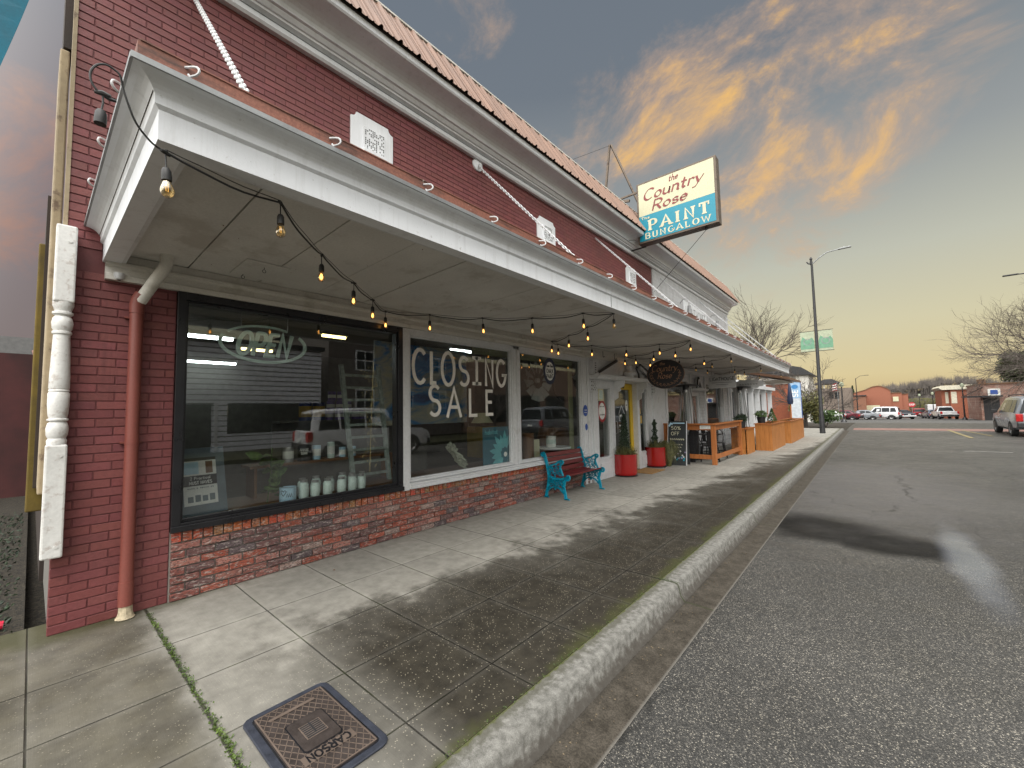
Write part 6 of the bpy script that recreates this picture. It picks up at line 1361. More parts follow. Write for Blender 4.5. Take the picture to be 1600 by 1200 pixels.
    tt = thing('ivy_bank', 'dark ivy and bark heaped beside the left end of the building', 'ivy', (-3.2, -.55, -.02)); b = MB(); leaves(b, 2600, lambda: (rr.uniform(-3, 3.0), rr.uniform(-.9, .52), abs(rr.gauss(0, .04))), .022, rr); b.build('leaves', M['leafd'], tt); tt['kind'] = 'stuff'
ground_items()
# ------------------------------------------------------------------ vehicles
def paint(name, c, met=.3): return pm(name, c, .28, met, var=.03, vs=2, bump=0, coat=.6)
DG = pm('car_glass', (.015, .018, .020), .16, 0, var=.1, bump=0, spec=.2); TY = pm('tyre', (.018, .018, .018), .85); TL = pm('tail_red', (.40, .012, .012), .25, bump=0, coat=.5); HL = pm('head_lens', (.6, .62, .62), .15, bump=0, coat=.5); PL = pm('trim_black', (.02, .02, .021), .6)
def vehicle(name, label, cat, loc, rz, L_, W_, H_, prof, win, paintm, pickup=False, rack=False, group=None, two=None):
    """prof: stations along y from tail (0) to nose (1): (y, z low, z belt, z top, top half width)"""
    t = thing(name, label, cat, loc, rz, group); b = MB(); rings = []
    for (s, zl, zb, zt, wt) in prof:
        y = -L_ / 2 + s * L_; w = W_ / 2 * (1 - .10 * max(0, abs(s - .5) * 2 - .8) / .2)
        top = zt > zb + .03; e = min(.05, (zt - zb) / 3 + .012)
        half = [(w * .90, zl), (w * .985, zl + .10), (w, (zl + zb) / 2 + .05), (w * .975, zb), (wt if top else w * .93, zt - e if top else zb + .005), ((wt - .09) if top else w * .85, zt if top else zb + .02), (0, zt + .015 if top else zb + .03)]
        rings.append([(x, y, z) for x, z in half] + [(-x, y, z) for x, z in reversed(half[:-1])])
    n = len(rings[0]); vs = [v for r in rings for v in r]; fs = []
    for i in range(len(rings) - 1):
        for j in range(n - 1): fs.append((i * n + j, i * n + j + 1, (i + 1) * n + j + 1, (i + 1) * n + j))
        fs.append((i * n + n - 1, i * n, (i + 1) * n, (i + 1) * n + n - 1))
    fs += [tuple(range(n)), tuple((len(rings) - 1) * n + j for j in range(n))]
    b.add(vs, fs, True); body = b.build('body', paintm, t, sharp=32)
    # side windows follow the greenhouse, standing 4 mm proud
    def at(s):
        for a, c in zip(prof[:-1], prof[1:]):
            if a[0] <= s <= c[0]: k = (s - a[0]) / max(1e-6, c[0] - a[0]); return [a[i] + (c[i] - a[i]) * k for i in range(5)]
        return prof[-1]
    for sx in (-1, 1):
        for s0, s1, u0, u1 in win:
            q = MB(); pts = []
            for s, top in ((s0, 0), (s1, 0), (u1, 1), (u0, 1)):
                _, zl, zb, zt, wt = at(s); y = -L_ / 2 + s * L_
                if top: k = .86
                else: k = .07
                x = (W_ / 2 * .975) * (1 - k) + wt * k; z = zb * (1 - k) + (zt - .05) * k; pts.append((sx * (x + .006), y, z))
            q.add(pts + [(x - sx * .02, y, z) for x, y, z in pts], [(0, 1, 2, 3), (0, 1, 5, 4), (1, 2, 6, 5), (2, 3, 7, 6), (3, 0, 4, 7)]); q.build('side_window', DG, t)
    r = prof[0]; ti = [p for p in prof if p[3] > p[2] + .2]
    if ti:
        a, z_ = ti[0], ti[-1]; ia, iz = prof.index(a), prof.index(z_)
        def screen(p, q_, sgn, nm):   # p lower station, q_ upper station
            yl, yu = -L_ / 2 + p[0] * L_, -L_ / 2 + q_[0] * L_; m_ = MB(); zl, zu = p[2] + .06, q_[3] - .07; xl, xu = W_ / 2 * .82, q_[4] * .90
            d = sgn * .012; zz = lambda z: yl + (yu - yl) * (z - p[2]) / max(.01, q_[3] - p[2])
            pts = [(-xl, zz(zl) + d, zl + .012), (xl, zz(zl) + d, zl + .012), (xu, zz(zu) + d, zu + .012), (-xu, zz(zu) + d, zu + .012)]
            m_.add(pts + [(x, y - sgn * .03, z - .02) for x, y, z in pts], [(0, 1, 2, 3), (0, 1, 5, 4), (1, 2, 6, 5), (2, 3, 7, 6), (3, 0, 4, 7)]); m_.build(nm, DG, t)
        screen(prof[max(0, ia - 1)], a, -1, 'rear_window'); screen(prof[min(len(prof) - 1, iz + 1)], z_, 1, 'windscreen')
    wr = .37 if H_ > 1.7 else .32
    zl = prof[2][1]
    for s in (.19, .81):
        for sx in (-1, 1):
            w = bpy.data.objects.new('wheel', None); link(w, t); w.location = (sx * (W_ / 2 - .105), -L_ / 2 + s * L_, wr)
            Q = Matrix.Rotation(R(90), 3, 'Y'); m_ = MB(); m_.lathe([(wr * .62, -.11), (wr * .95, -.115), (wr, -.09), (wr, .09), (wr * .95, .115), (wr * .62, .11)], n=26, M=Q); m_.build('tyre', TY, w)
            m_ = MB(); m_.lathe([(0, sx * .085), (wr * .16, sx * .09), (wr * .2, sx * .07), (wr * .5, sx * .075), (wr * .62, sx * .11)], n=20, M=Q); m_.build('rim', M['steel'], w)
            m_ = MB(); m_.prism([(-L_ / 2 + s * L_ + (wr + .07) * math.cos(R(a)), wr + (wr + .07) * math.sin(R(a))) for a in range(-10, 191, 20)], lambda u, v, d: (sx * (W_ / 2 * .985 + d), u, v), -.04, .006); m_.build('wheel_arch', PL, t)
    m_ = MB(); m_.box(-W_ / 2 * .93, -L_ / 2 - .06, prof[0][1] + .02, W_ / 2 * .93, -L_ / 2 + .12, prof[0][1] + .24); m_.build('rear_bumper', two or PL, t, bevel=.03)
    m_ = MB(); m_.box(-W_ / 2 * .92, L_ / 2 - .12, prof[-1][1] + .0, W_ / 2 * .92, L_ / 2 + .05, prof[-1][1] + .22); m_.build('front_bumper', two or PL, t, bevel=.03)
    m_ = MB(); m_.box(-.16, -L_ / 2 - .068, prof[0][1] + .30, .16, -L_ / 2 - .0, prof[0][1] + .42); m_.build('number_plate', M['print_w'], t)
    for sx in (-1, 1):
        zb = prof[0][2]; m_ = MB(); m_.box(sx * W_ / 2 * .74, -L_ / 2 - .02, zb - .30, sx * W_ / 2 * .955, -L_ / 2 + .16, zb + .06 if H_ > 1.6 else zb - .08); m_.build('tail_light', TL, t, bevel=.02)
        m_ = MB(); zf = prof[-1][2]; m_.box(sx * W_ / 2 * .62, L_ / 2 - .12, zf - .20, sx * W_ / 2 * .93, L_ / 2 + .02, zf - .03); m_.build('headlight', HL, t, bevel=.02)
        wy = -L_ / 2 + (win[-1][1] - .01) * L_; zb = at(win[-1][1])[2]; m_ = MB(); m_.box(sx * (W_ / 2 - .02), wy - .04, zb + .02, sx * (W_ / 2 + .19), wy + .07, zb + .18); m_.build('wing_mirror', PL, t, bevel=.02)
    if rack:
        m_ = MB()
        for sx in (-1, 1): m_.tube([(sx * .58, -L_ / 2 + .5, H_ + .02), (sx * .58, -L_ / 2 + .6, H_ + .07), (sx * .58, L_ * .12, H_ + .07), (sx * .58, L_ * .14, H_ + .01)], .02, 6)
        for y in (-L_ * .33, -L_ * .05): m_.box(-.6, y, H_ + .06, .6, y + .06, H_ + .10)
        m_.build('roof_rack', PL, t)
    return t
SUVP = [(0, .42, 1.02, 1.06, .7), (.012, .38, 1.06, 1.10, .72), (.05, .34, 1.08, 1.80, .70), (.10, .33, 1.09, 1.88, .74), (.40, .30, 1.09, 1.92, .75), (.58, .30, 1.09, 1.88, .74), (.62, .30, 1.09, 1.84, .72), (.735, .30, 1.09, 1.12, .74), (.93, .32, 1.02, 1.04, .7), (.985, .36, .92, .94, .7), (1, .42, .80, .82, .6)]
SUVW = [(.07, .22, .10, .21), (.235, .42, .235, .42), (.435, .69, .435, .585)]
SEDP = [(0, .40, .84, .86, .6), (.02, .34, .93, .95, .6), (.13, .28, .95, .98, .6), (.27, .26, .95, 1.38, .58), (.36, .26, .95, 1.44, .60), (.55, .26, .94, 1.43, .60), (.70, .26, .93, .97, .6), (.93, .28, .83, .85, .6), (.985, .32, .74, .76, .6), (1, .38, .64, .66, .5)]
SEDW = [(.20, .36, .28, .36), (.375, .50, .375, .50), (.515, .66, .515, .575)]
PICP = [(0, .46, 1.10, 1.12, .7), (.01, .44, 1.12, 1.14, .7), (.34, .38, 1.12, 1.14, .74), (.365, .38, 1.12, 1.78, .68), (.42, .38, 1.12, 1.86, .70), (.56, .38, 1.12, 1.84, .70), (.68, .38, 1.12, 1.16, .7), (.93, .40, 1.06, 1.08, .7), (.985, .44, .95, .97, .7), (1, .5, .82, .84, .6)]
PICW = [(.38, .50, .385, .50), (.515, .65, .515, .565)]
silver = paint('silver_paint', (.19, .205, .225), .1); white = paint('white_car_paint', (.62, .63, .64), .05); redp = paint('red_car_paint', (.30, .015, .02)); bluegrey = paint('blue_grey_paint', (.16, .20, .28)); dark = paint('dark_car_paint', (.03, .035, .045)); maroon = paint('maroon_paint', (.12, .02, .03))
vehicle('parked_suv', 'silver SUV with a roof rack seen from behind at the right edge', 'SUV', (10.62, 32.6, -.15), 0, 5.1, 2.0, 1.92, SUVP, SUVW, silver, rack=True)
vehicle('pickup_truck', 'white pickup truck seen from behind beyond the crossing', 'pickup truck', (12.6, 86.5, zg(86.5)), R(6), 5.6, 1.95, 1.86, PICP, PICW, white)
vehicle('parked_suv', 'red SUV seen from behind, left of the white pickup truck', 'SUV', (11.0, 106, zg(106)), R(4), 4.7, 1.9, 1.75, [(a, b, c, d * .93 if d > 1.2 else d, e) for a, b, c, d, e in SUVP], SUVW, redp)
vehicle('parked_car', 'blue grey car low behind the red SUV', 'car', (12.1, 96, zg(96)), R(10), 4.5, 1.8, 1.45, SEDP, SEDW, bluegrey)
vehicle('parked_car', 'dark grey car with a pale bumper left of the red SUV', 'car', (7.9, 88, zg(88)), R(25), 4.7, 1.85, 1.5, SEDP, SEDW, dark, two=white)
for k, (x, y, rz, pr, w_, m_, lab) in enumerate(((5.6, 84, 80, 'v', 1.9, white, 'white van-like SUV parked side on before the orange building'), (3.4, 82, 85, 's', 1.8, silver, 'silver car parked left of the white SUV, before the orange building'), (1.3, 81, 75, 's', 1.8, maroon, 'maroon car in the distant row between two pale cars'), (-.6, 80, 85, 's', 1.8, white, 'white car at the left of the distant row, behind the globe lamp'), (-3.2, 80, 88, 's', 1.8, bluegrey, 'pale blue grey car behind the tall street lamp pole'))):
    vehicle('parked_suv' if pr == 'v' else 'parked_car', lab, 'SUV' if pr == 'v' else 'car', (x, y, zg(y)), R(rz), 4.6, w_, 1.8 if pr == 'v' else 1.45, SUVP if pr == 'v' else SEDP, SUVW if pr == 'v' else SEDW, m_, group='cars parked in the distant row')
# across the street, seen in the window glass
vehicle('parked_suv', 'cream white SUV parked across the street, mirrored in the black framed window', 'SUV', (10.9, 8.9, -.15), R(6), 4.9, 1.9, 1.75, SUVP, SUVW, white, rack=True)
vehicle('parked_suv', 'silver SUV parked further along across the street, mirrored in the third window', 'SUV', (11.2, 22.5, -.15), 0, 4.9, 1.9, 1.75, SUVP, SUVW, silver)

# ------------------------------------------------------------------ buildings across the street (mirrored in the windows)
def across():
    t = thing('clapboard_shop', 'pale grey clapboard shop across the street, mirrored in the black framed window', 'building', (17, 3, 0)); cl = clapboard('grey_clapboard', (.78, .80, .86), .23, 0, .95, .74)
    b = MB(); b.box(0, -8, 2.15, 6, 6.85, 4.85); b.box(0, -8, 0, 6, -4, 2.15); b.box(0, -.9, 0, 6, .8, 2.15); b.box(0, 2.2, 0, 6, 2.7, 2.15)
    b.box(0, 2.7, 0, 6, 6.85, .75); b.box(.5, -4, 0, 6, -.9, 2.15); b.build('wall', cl, t)
    b = MB(); b.box(.1, -4, .75, .15, -.9, 2.1); b.box(.1, 2.75, .78, .15, 6.8, 2.1); b.build('shop_window', DG, t)
    b = MB(); b.box(.4, .8, 0, .45, 2.2, 2.1); b.build('door', M['print_k'], t); b = MB(); b.box(-.2, -8.1, 4.85, 6.2, 6.95, 5.05); b.build('roof', M['metal'], t)
    for y in (.72, 2.22): b = MB(); b.box(-.04, y, 0, -.001, y + .12, 2.15); b.build('casing', M['white'], t)
    t = thing('brown_house', 'dark brown house with white windows across the street, mirrored in the black framed window', 'house', (18, 14.5, 0)); b = MB(); b.box(0, -3.8, 0, 7, 6, 6.6); b.build('wall', clapboard('brown_clapboard', (.13, .11, .10), .16, 0, .5), t)
    b = MB(); b.prism([(-4.2, 6.6), (6.4, 6.6), (1.1, 9)], lambda u, v, d: (d, u, v), -.4, 7.4); b.build('roof', M['metal'], t)
    for z in (1.8, 4.1):
        for y in (-2.2, .6, 3.4):
            b = MB(); b.box(-.06, y, z, -.001, y + 1.2, z + 1.2); f = b.build('window', M['white'], t); b = MB()
            for a in (.08, .64):
                for c in (.08, .64): b.box(-.07, y + a, z + c, -.061, y + a + .48, z + c + .48)
            b.build('pane', DG, f)
    t = thing('brick_store', 'tan brick storefront across the street, mirrored in the far windows', 'building', (17, 26, 0)); b = MB(); b.box(0, -5, 0, 8, 14, 5.2); b.build('wall', pm('tan_brick', (.28, .19, .14), .8), t); b = MB()
    for y in (-4, -.2, 3.6, 7.4): b.box(-.03, y, .7, -.001, y + 3, 2.8)
    b.build('shop_window', DG, t)
    # clipped trees along the far kerb
    for y, lab in ((19, 'bare street tree across the street, mirrored in the third window'),): bare_tree((13.2, y, 0), 4.6, 7, int(y), lab, depth=4, spread=.7)

def bare_tree(loc, H, n0, seed, lab, depth=5, spread=.75, r0=None, lean=(0, 0), name='bare_tree', crown='twig', fork=.25):
    t = thing(name, lab, 'tree', loc); rr = random.Random(seed); tr = MB(); tw = MB(); r0 = r0 or H * .016
    def go(p, d, L_, r, k):
        pts = [p]; q = p
        for s in range(3):
            d = (d + Vector((rr.gauss(0, .10), rr.gauss(0, .10), rr.gauss(0, .06) + .03))).normalized(); q = q + d * L_ / 3; pts.append(q)
        (tr if k <= 1 else tw).tube(pts, [r, r * .88, r * .76, r * .62], 6 if k <= 1 else (4 if k < depth - 1 else 3), cap=False)
        if k >= depth: return
        m = 3 if k < 2 else rr.choice((3, 4))
        for i in range(m):
            a = d.orthogonal().normalized(); a = Matrix.Rotation(rr.uniform(0, 6.3), 3, d) @ a; nd = (d + a * rr.uniform(.35, 1.0) * spread).normalized()
            st = pts[3] if i == 0 else pts[rr.choice((1, 2, 3))]
            go(st, nd, L_ * rr.uniform(.62, .86), r * .60, k + 1)
    base = Vector((lean[0], lean[1], 1)).normalized(); top = base * H * fork
    tr.tube([(0, 0, -.3), top * .5, top], [r0 * 1.5, r0 * 1.1, r0], 8, cap=False)
    for i in range(n0):
        g = 6.28 * i / n0 + rr.uniform(-.3, .3); e = rr.uniform(.5, 1.4)
        go(top * rr.uniform(.8, 1), Vector((math.cos(g) + lean[0] * 1.5, math.sin(g) + lean[1] * 1.5, e)).normalized(), H * .27, r0 * .6, 1)
    tr.build('trunk', M['bark'], t); tw.build('crown', M[crown], t); return t
across()

# ------------------------------------------------------------------ street furniture and everything down the street
def street():
    # tall lamp with banners
    t = thing('street_lamp', 'tall dark street lamp with two green banners near the end of the canopy', 'street lamp', (2.52, 28, 0))
    b = MB(); b.tube([(0, 0, 0), (0, 0, .9), (0, 0, 1.0), (.02, 0, 9.3)], [.13, .12, .095, .055], 14); b.build('pole', M['metal'], t); b = MB(); b.lathe([(0, 9.3), (.06, 9.3), (.07, 9.42), (.05, 9.55), (.075, 9.62), (.03, 9.72), (0, 9.74)], n=12); b.tube([(0, 0, 9.35), (-.12, 0, 9.38), (-.2, 0, 9.5)], .035, 8); b.build('finial', M['metal'], t)
    b = MB(); b.tube([(.03, 0, 9.33), (.35, 0, 9.6), (.72, 0, 9.82), (1.35, 0, 9.86)], .03, 8); b.build('arm', M['galv'], t); b = MB(); b.box(1.2, -.09, 9.83, 1.75, .09, 9.89); b.lathe([(0, 9.95), (.03, 9.95), (.04, 9.89)], c=(1.45, 0, 0), n=8); b.build('lamp_head', M['galv'], t, bevel=.02)
    for s, cc in ((-1, 'greenb'), (1, 'creamb')):
        x0, x1 = (.09, .72) if s > 0 else (-.72, -.09); b = MB(); b.box(x0, -.006, 4.50, x1, .006, 5.58); o = b.build('banner', M['creamb'], t); b = MB(); b.box(x0, -.009, 4.62, x1, -.0065, 5.05); b.prism([(x0, 5.05), (x1, 5.05), (x1 - .1, 5.25), ((x0 + x1) / 2, 5.12), (x0 + .1, 5.32)], lambda u, v, d: (u, -.0065 - d, v), 0, .002); b.build('banner_print', M['greenb'], o)
        b = MB(); ribbon(b, arc((x0 + x1) / 2, 5.02, .17, .17, 0, 360, 18), .03, lambda u, v, d: (u, -.0095 - d, v), 0, .002); b.build('banner_emblem', M['grayl'], o); b = MB(); b.tube([(0, 0, 5.60), (s * .75, 0, 5.60)], .014, 6); b.tube([(0, 0, 4.48), (s * .75, 0, 4.48)], .014, 6); b.build('banner_arm', M['metal'], t)
    # lamp reaching in from the right
    def cobra(x, y, H, reach, lab, s=1):
        t = thing('street_lamp', lab, 'street lamp', (x, y, zg(y))); b = MB(); b.tube([(0, 0, 0), (0, 0, H)], [.09, .05], 10); b.build('pole', M['metal'], t); b = MB(); b.tube([(0, 0, H - .1), (s * reach * .4, 0, H + .35), (s * reach, 0, H + .42)], .03, 6); b.build('arm', M['metal'], t); b = MB(); b.box(s * reach - .25, -.08, H + .38, s * reach + .3, .08, H + .45); b.build('lamp_head', M['metal'], t, bevel=.02)
    cobra(12.9, 34, 8.0, 2.3, 'street lamp reaching into the frame from the right edge in front of the bare tree', -1); cobra(2.95, 90, 6.8, 1.4, 'small distant street lamp standing left of the orange building')
    def globe(x, y, H, lab):
        t = thing('globe_lamp', lab, 'street lamp', (x, y, zg(y)), 0, 'globe lamps along the far streets'); b = MB(); b.tube([(0, 0, 0), (0, 0, .12), (0, 0, .3), (0, 0, .35), (0, 0, H - .5)], [.3, .26, .16, .09, .06], 10); b.build('post', M['black'], t); b = MB(); b.lathe([(0, H - .5), (.12, H - .5), (.22, H - .3), (.2, H - .08), (.08, H), (0, H + .08)], n=12); b.build('globe', M['creamb'], t)
    globe(13.85, 80, 4.75, 'black globe lamp in front of the cream building'); globe(13.85, 115, 4.9, 'globe lamp just left of the cream building'); globe(13.0, 130, 5.1, 'smallest globe lamp above the red SUV'); globe(2.2, 60, 4.5, 'globe lamp beside the faded striped flag')
    t = thing('stop_sign', 'red stop sign above the red SUV', 'sign', (9.6, 92, zg(92))); b = MB(); b.tube([(0, 0, 0), (0, 0, 2.4)], .04, 6); b.build('post', M['galv'], t); b = MB(); b.prism([(.42 * math.cos(R(a)), 2.25 + .42 * math.sin(R(a))) for a in range(22, 382, 45)], lambda u, v, d: (u, -.05 - d, v), 0, .02); o = b.build('plate', pm('stop_red', (.45, .02, .03), .5), t); b = MB(); text(b, 'STOP', lambda u, v, d: (u, -.075 - d, 2.13 + v), .26, .05, fit=.62); b.build('lettering', M['print_w'], o)
    t = thing('flag', 'faded red and white striped flag on a pole beside the globe lamp', 'flag', (1.83, 60, zg(60))); b = MB(); b.tube([(0, 0, 0), (0, 0, 4.7)], .03, 6); b.build('pole', M['galv'], t)
    for i in range(7): b = MB(); b.add([(-.02 - .62 * 0, .01, 4.45 - i * .12), (-.5, .06, 4.30 - i * .12), (-.5, .06, 4.20 - i * .12), (-.02, .01, 4.34 - i * .12)], [(0, 1, 2, 3)]); b.build('stripe', M['redround'] if i % 2 == 0 else M['print_w'], t)
    # blue pylon sign
    t = thing('pylon_sign', 'pale blue and white upright pylon sign beyond the patio', 'sign', (1.16, 30, 0)); b = MB(); b.box(-.28, 0, .0, .28, .18, 1.95); b.build('base', pm('pylon_white', (.50, .54, .58), .5), t); b = MB(); b.box(-.285, -.003, 1.951, .285, .183, 2.93); p = b.build('panel', pm('pylon_blue', (.28, .42, .58), .5), t)
    b = MB(); b.prism([(.17 * math.cos(R(a)), 2.65 + .13 * math.sin(R(a))) for a in range(0, 360, 20)], lambda u, v, d: (u, -.004 - d, v), 0, .004); b.build('oval', pm('pylon_oval', (.03, .18, .42), .5), p); b = MB(); text(b, 'SE', lambda u, v, d: (.14 - v, -.004 - d, 2.24 + u), .26, .05, fit=.42); b.build('lettering', M['print_w'], p); b = MB(); b.box(.286, -.003, .0, .30, .185, 2.93); b.build('side_panel', M['blueround'], t)
    # closed parasol on a wooden post
    t = thing('closed_parasol', 'closed dark parasol near the pylon sign', 'parasol', (1.45, 25.5, 0)); b = MB(); b.tube([(0, 0, 0), (0, 0, 2.6)], .035, 8); b.build('pole', M['cedar'], t); b = MB(); b.lathe([(0, 2.75), (.05, 2.6), (.14, 1.75), (.10, 1.6), (.03, 1.62)], n=14); b.build('cloth', M['navyr'], t)
    # lower white shop beyond, with columns
    t = thing('white_shop', 'lower white shop with a row of columns just beyond the canopy', 'building', (-.6, 20, 0)); w = M['white']
    b = MB(); b.box(-6, -.1, 0, -.3, 13.5, 3.0); b.build('wall', w, t)
    for k, y in enumerate((.5, 1.9, 3.4, 5.0, 6.7, 8.5, 10.5, 12.6)):
        b = MB(); b.box(-.1, y, 0, .12, y + .2, 2.55); b.box(-.14, y - .04, 0, .16, y + .24, .2); b.box(-.14, y - .04, 2.4, .16, y + .24, 2.55); b.build('column', w, t)
    for k, y in enumerate((.9, 2.3, 4.0, 5.6, 7.4, 9.5, 11.3)): b = MB(); b.box(-.32, y, .7, -.285, y + .8, 2.3); b.build('window', DG, t)
    b = MB(); b.box(-.2, -.1, 2.551, .25, 13.5, 2.75); b.build('beam', w, t)
    b = MB(); b.prism([(-.4, 3.30), (2.55, 2.62), (2.75, 2.60), (2.75, 2.68), (-.4, 3.42)], lambda u, v, d: (u, d, v), -.1, 3.6); b.build('awning', M['roof'], t); b = MB(); b.box(-.3, .0, 2.58, 2.5, 3.4, 2.60); b.build('awning_soffit', M['header'], t)
    t = thing('brick_chimney', 'orange brick building end rising behind the closed parasol', 'building', (-.8, 38, 0)); b = MB(); b.box(-6, 0, -.2, .9, 3, 3.2); b.build('wall', pm('orange_brick', (.30, .09, .045), .8), t); b = MB(); b.box(-6.1, -.1, 3.2, 1.0, 3.1, 3.4); b.build('coping', M['header'], t)
    t = thing('gabled_house', 'dark roofed house glimpsed above the canopy end behind the bushes', 'house', (-2.0, 60, zg(60))); b = MB(); b.box(-5, 0, 0, 1.2, 6, 5.6); b.build('wall', M['header'], t); b = MB(); b.prism([(-5.5, 5.6), (1.7, 5.6), (.6, 6.5), (-1.9, 7.2)], lambda u, v, d: (u, d, v), -.4, 6.4); b.build('roof', M['metal'], t)
    # grey brown house with a hip roof
    t = thing('grey_house', 'grey brown building with a low dark hip roof behind the tall street lamp', 'building', (-1.2, 84, zg(84))); b = MB(); b.box(-3, 0, 0, 3.6, 8, 5.0); b.build('wall', pm('taupe', (.17, .135, .11), .8), t); b = MB(); b.add([(-1.2, -.3, 5.75), (2.6, -.3, 5.75), (2.6, 5, 5.75), (-1.2, 5, 5.75), (.2, 2, 6.6), (1.2, 2, 6.6)], [(0, 1, 5, 4), (1, 2, 5), (2, 3, 4, 5), (3, 0, 4), (0, 3, 2, 1)]); b.build('roof', M['metal'], t)
    b = MB()
    for x in (-1, .2, 1.3, 2.4): b.box(x, 0, 5.0, x + .1, .1, 5.75)
    b.build('post', M['white'], t)
    for x in (.9, 1.6): b = MB(); b.box(x, -.03, 3.3, x + .5, -.001, 4.4); b.box(x - .06, -.02, 3.24, x, -.001, 4.46); b.build('window', DG, t)
    # brown low building, orange building
    t = thing('brown_shed', 'low brown building between the grey house and the orange building', 'building', (2.4, 104, zg(104))); b = MB(); b.box(-1.4, 0, 0, 1.6, 6, 4.2); b.build('wall', pm('shed_brown', (.22, .10, .06), .8), t); b = MB(); b.box(-1.5, -.15, 4.2, 1.7, 6.1, 4.4); b.build('roof', M['metal'], t)
    t = thing('orange_building', 'orange stucco building with a curved parapet down the street', 'building', (5.0, 110, zg(110))); o_ = pm('orange_stucco', (.28, .105, .062), .8, var=.08); b = MB()
    prf = [(-2.9, 0), (2.7, 0), (2.7, 5.3), (2.2, 5.75), (1.5, 6.15), (.9, 6.3), (.0, 6.15), (-1.0, 5.6), (-2.9, 5.0)]; b.prism(prf, lambda u, v, d: (u, d, v), 0, 9); b.box(2.701, .3, 0, 4.3, 9, 4.8); b.box(4.301, .6, 0, 5.2, 9, 4.55); b.build('wall', o_, t)
    b = MB(); b.prism([(u, v + .12) for u, v in prf[2:]] + [(u, v - .02) for u, v in reversed(prf[2:])], lambda u, v, d: (u, d, v), -.1, -.01); b.box(2.72, .2, 4.8, 4.3, .7, 4.92); b.box(4.31, .5, 4.55, 5.3, 1, 4.65); b.build('coping', M['wood'], t)
    for x, z, w_, h in ((3.0, 3.2, .8, .9), (-1.6, .3, 2.6, 2.2)): b = MB(); b.box(x, .18 if x > 2.8 else -.03, z, x + w_, .299 if x > 2.8 else -.001, z + h); b.build('window', M['sign_cream'], t)
    # cream building and brick building on the right
    t = thing('cream_building', 'cream parapet building with a brick corner pier beyond the white pickup truck', 'building', (15.2, 95, zg(95))); cr = pm('cream_stucco', (.60, .56, .44), .8); bk = pm('corner_brick', (.30, .10, .055), .8)
    b = MB(); b.box(.1, 0, 0, 9, 9, 5.0); b.build('wall', cr, t); b = MB(); b.box(-1.0, -.25, 0, .95, 9, 4.55); b.build('brick_pier', bk, t); b = MB(); b.prism([(-2.3, 4.9), (-1.9, 4.55), (9, 4.55), (9, 5.35), (-2.0, 5.2)], lambda u, v, d: (u, d, v), -.6, 9.2); b.build('cornice', cr, t); b = MB(); b.box(-1.9, .4, 0, -1.001, 9, 4.5); b.build('side_wall', bk, t)
    b = MB(); b.box(-1.5, .34, 2.4, -1.15, .399, 4.2); b.box(-.9, -.3, 2.4, -.3, -.251, 4.2); b.build('cream_panel', cr, t); b = MB(); b.box(1.4, -.05, .9, 4.4, -.001, 2.5); b.box(.98, -.05, 2.8, 1.3, -.001, 3.9); b.build('window', DG, t); b = MB(); b.box(1.6, -.10, 3.4, 3.0, -.06, 4.0); b.build('green_sign', pm('sign_green', (.10, .35, .25), .6), t)
    b = MB()
    for k in range(6): b.box(1.6 + k * .45, -.09, 1.0 + .1 * (k % 2), 1.9 + k * .45, -.06, 1.7)
    b.build('window_poster', pm('poster_red', (.5, .06, .08), .6), t)
    t = thing('brick_building', 'brown brick building with a black awning at the right behind the silver SUV', 'building', (16, 75, zg(75))); b = MB(); b.box(-1.3, 0, 0, 14, 9, 4.3); m2 = used_far = NT('far_brick'); br = m2.n('ShaderNodeTexBrick'); m2.l(m2.mapv((1, 1, 1), rot=(R(90), 0, 0)), br.inputs['Vector']); br.inputs['Scale'].default_value = 2.2; br.inputs['Color1'].default_value = (.22, .09, .065, 1); br.inputs['Color2'].default_value = (.32, .17, .13, 1); br.inputs['Mortar'].default_value = (.32, .27, .22, 1); bmat = m2.bsdf(m2.mix(m2.rng(m2.noise(1.2, 5), .5, .65, 0, .45), br.outputs['Color'], (.5, .42, .36)), .85)
    b.build('wall', bmat, t); b = MB(); b.box(-1.35, -.1, 4.3, 14, 9, 4.45); b.box(-1.35, .5, 4.45, -.7, 1.2, 4.95); b.build('coping', M['wood'], t); b = MB(); b.box(-2.9, -1.2, 2.75, .3, -.001, 2.95); b.bar((-2.8, -1.1, 2.95), (-1.0, -.05, 4.0), .06); b.build('awning', M['black'], t); b = MB(); b.box(-1.1, -.03, 0, .2, -.001, 2.7); b.build('doorway', M['print_k'], t)
    b = MB(); b.prism(rr8(.42, .5, .1), lambda u, v, d: (u - .2, -.08 - d, 3.35 + v), 0, .05); p = b.build('sign_panel', M['print_w'], t); b = MB(); b.prism(rr8(.26, .3, .05), lambda u, v, d: (u - .2, -.135 - d, 3.35 + v), 0, .01); b.build('blue_mark', M['blueround'], p)
    t = thing('white_van', 'white box van parked behind the pickup truck', 'van', (14.6, 120, zg(120))); b = MB(); b.box(-1.2, 0, .5, 1.2, 5, 2.6); b.build('body', white, t, bevel=.1); b = MB(); b.box(-1.0, -.03, .45, 1.0, -.001, .9); b.build('rear_bumper', M['redround'], t)
    for sx in (-1, 1):
        for y in (1, 4): b = MB(); b.lathe([(0, -.1), (.38, -.1), (.38, .1), (0, .1)], c=(sx * 1.0, y, .38), n=14, M=Matrix.Rotation(R(90), 3, 'Y')); b.build('wheel', TY, t)
    # trees
    bare_tree((-4.0, 42, -.15), 11.0, 6, 21, 'big bare tree rising behind the far end of the shop building', depth=6, spread=.72, fork=.22)
    bare_tree((27.0, 75, zg(75)), 19.5, 8, 31, 'large spreading bare tree at the right edge', depth=7, spread=.95, fork=.2, lean=(-.10, 0))
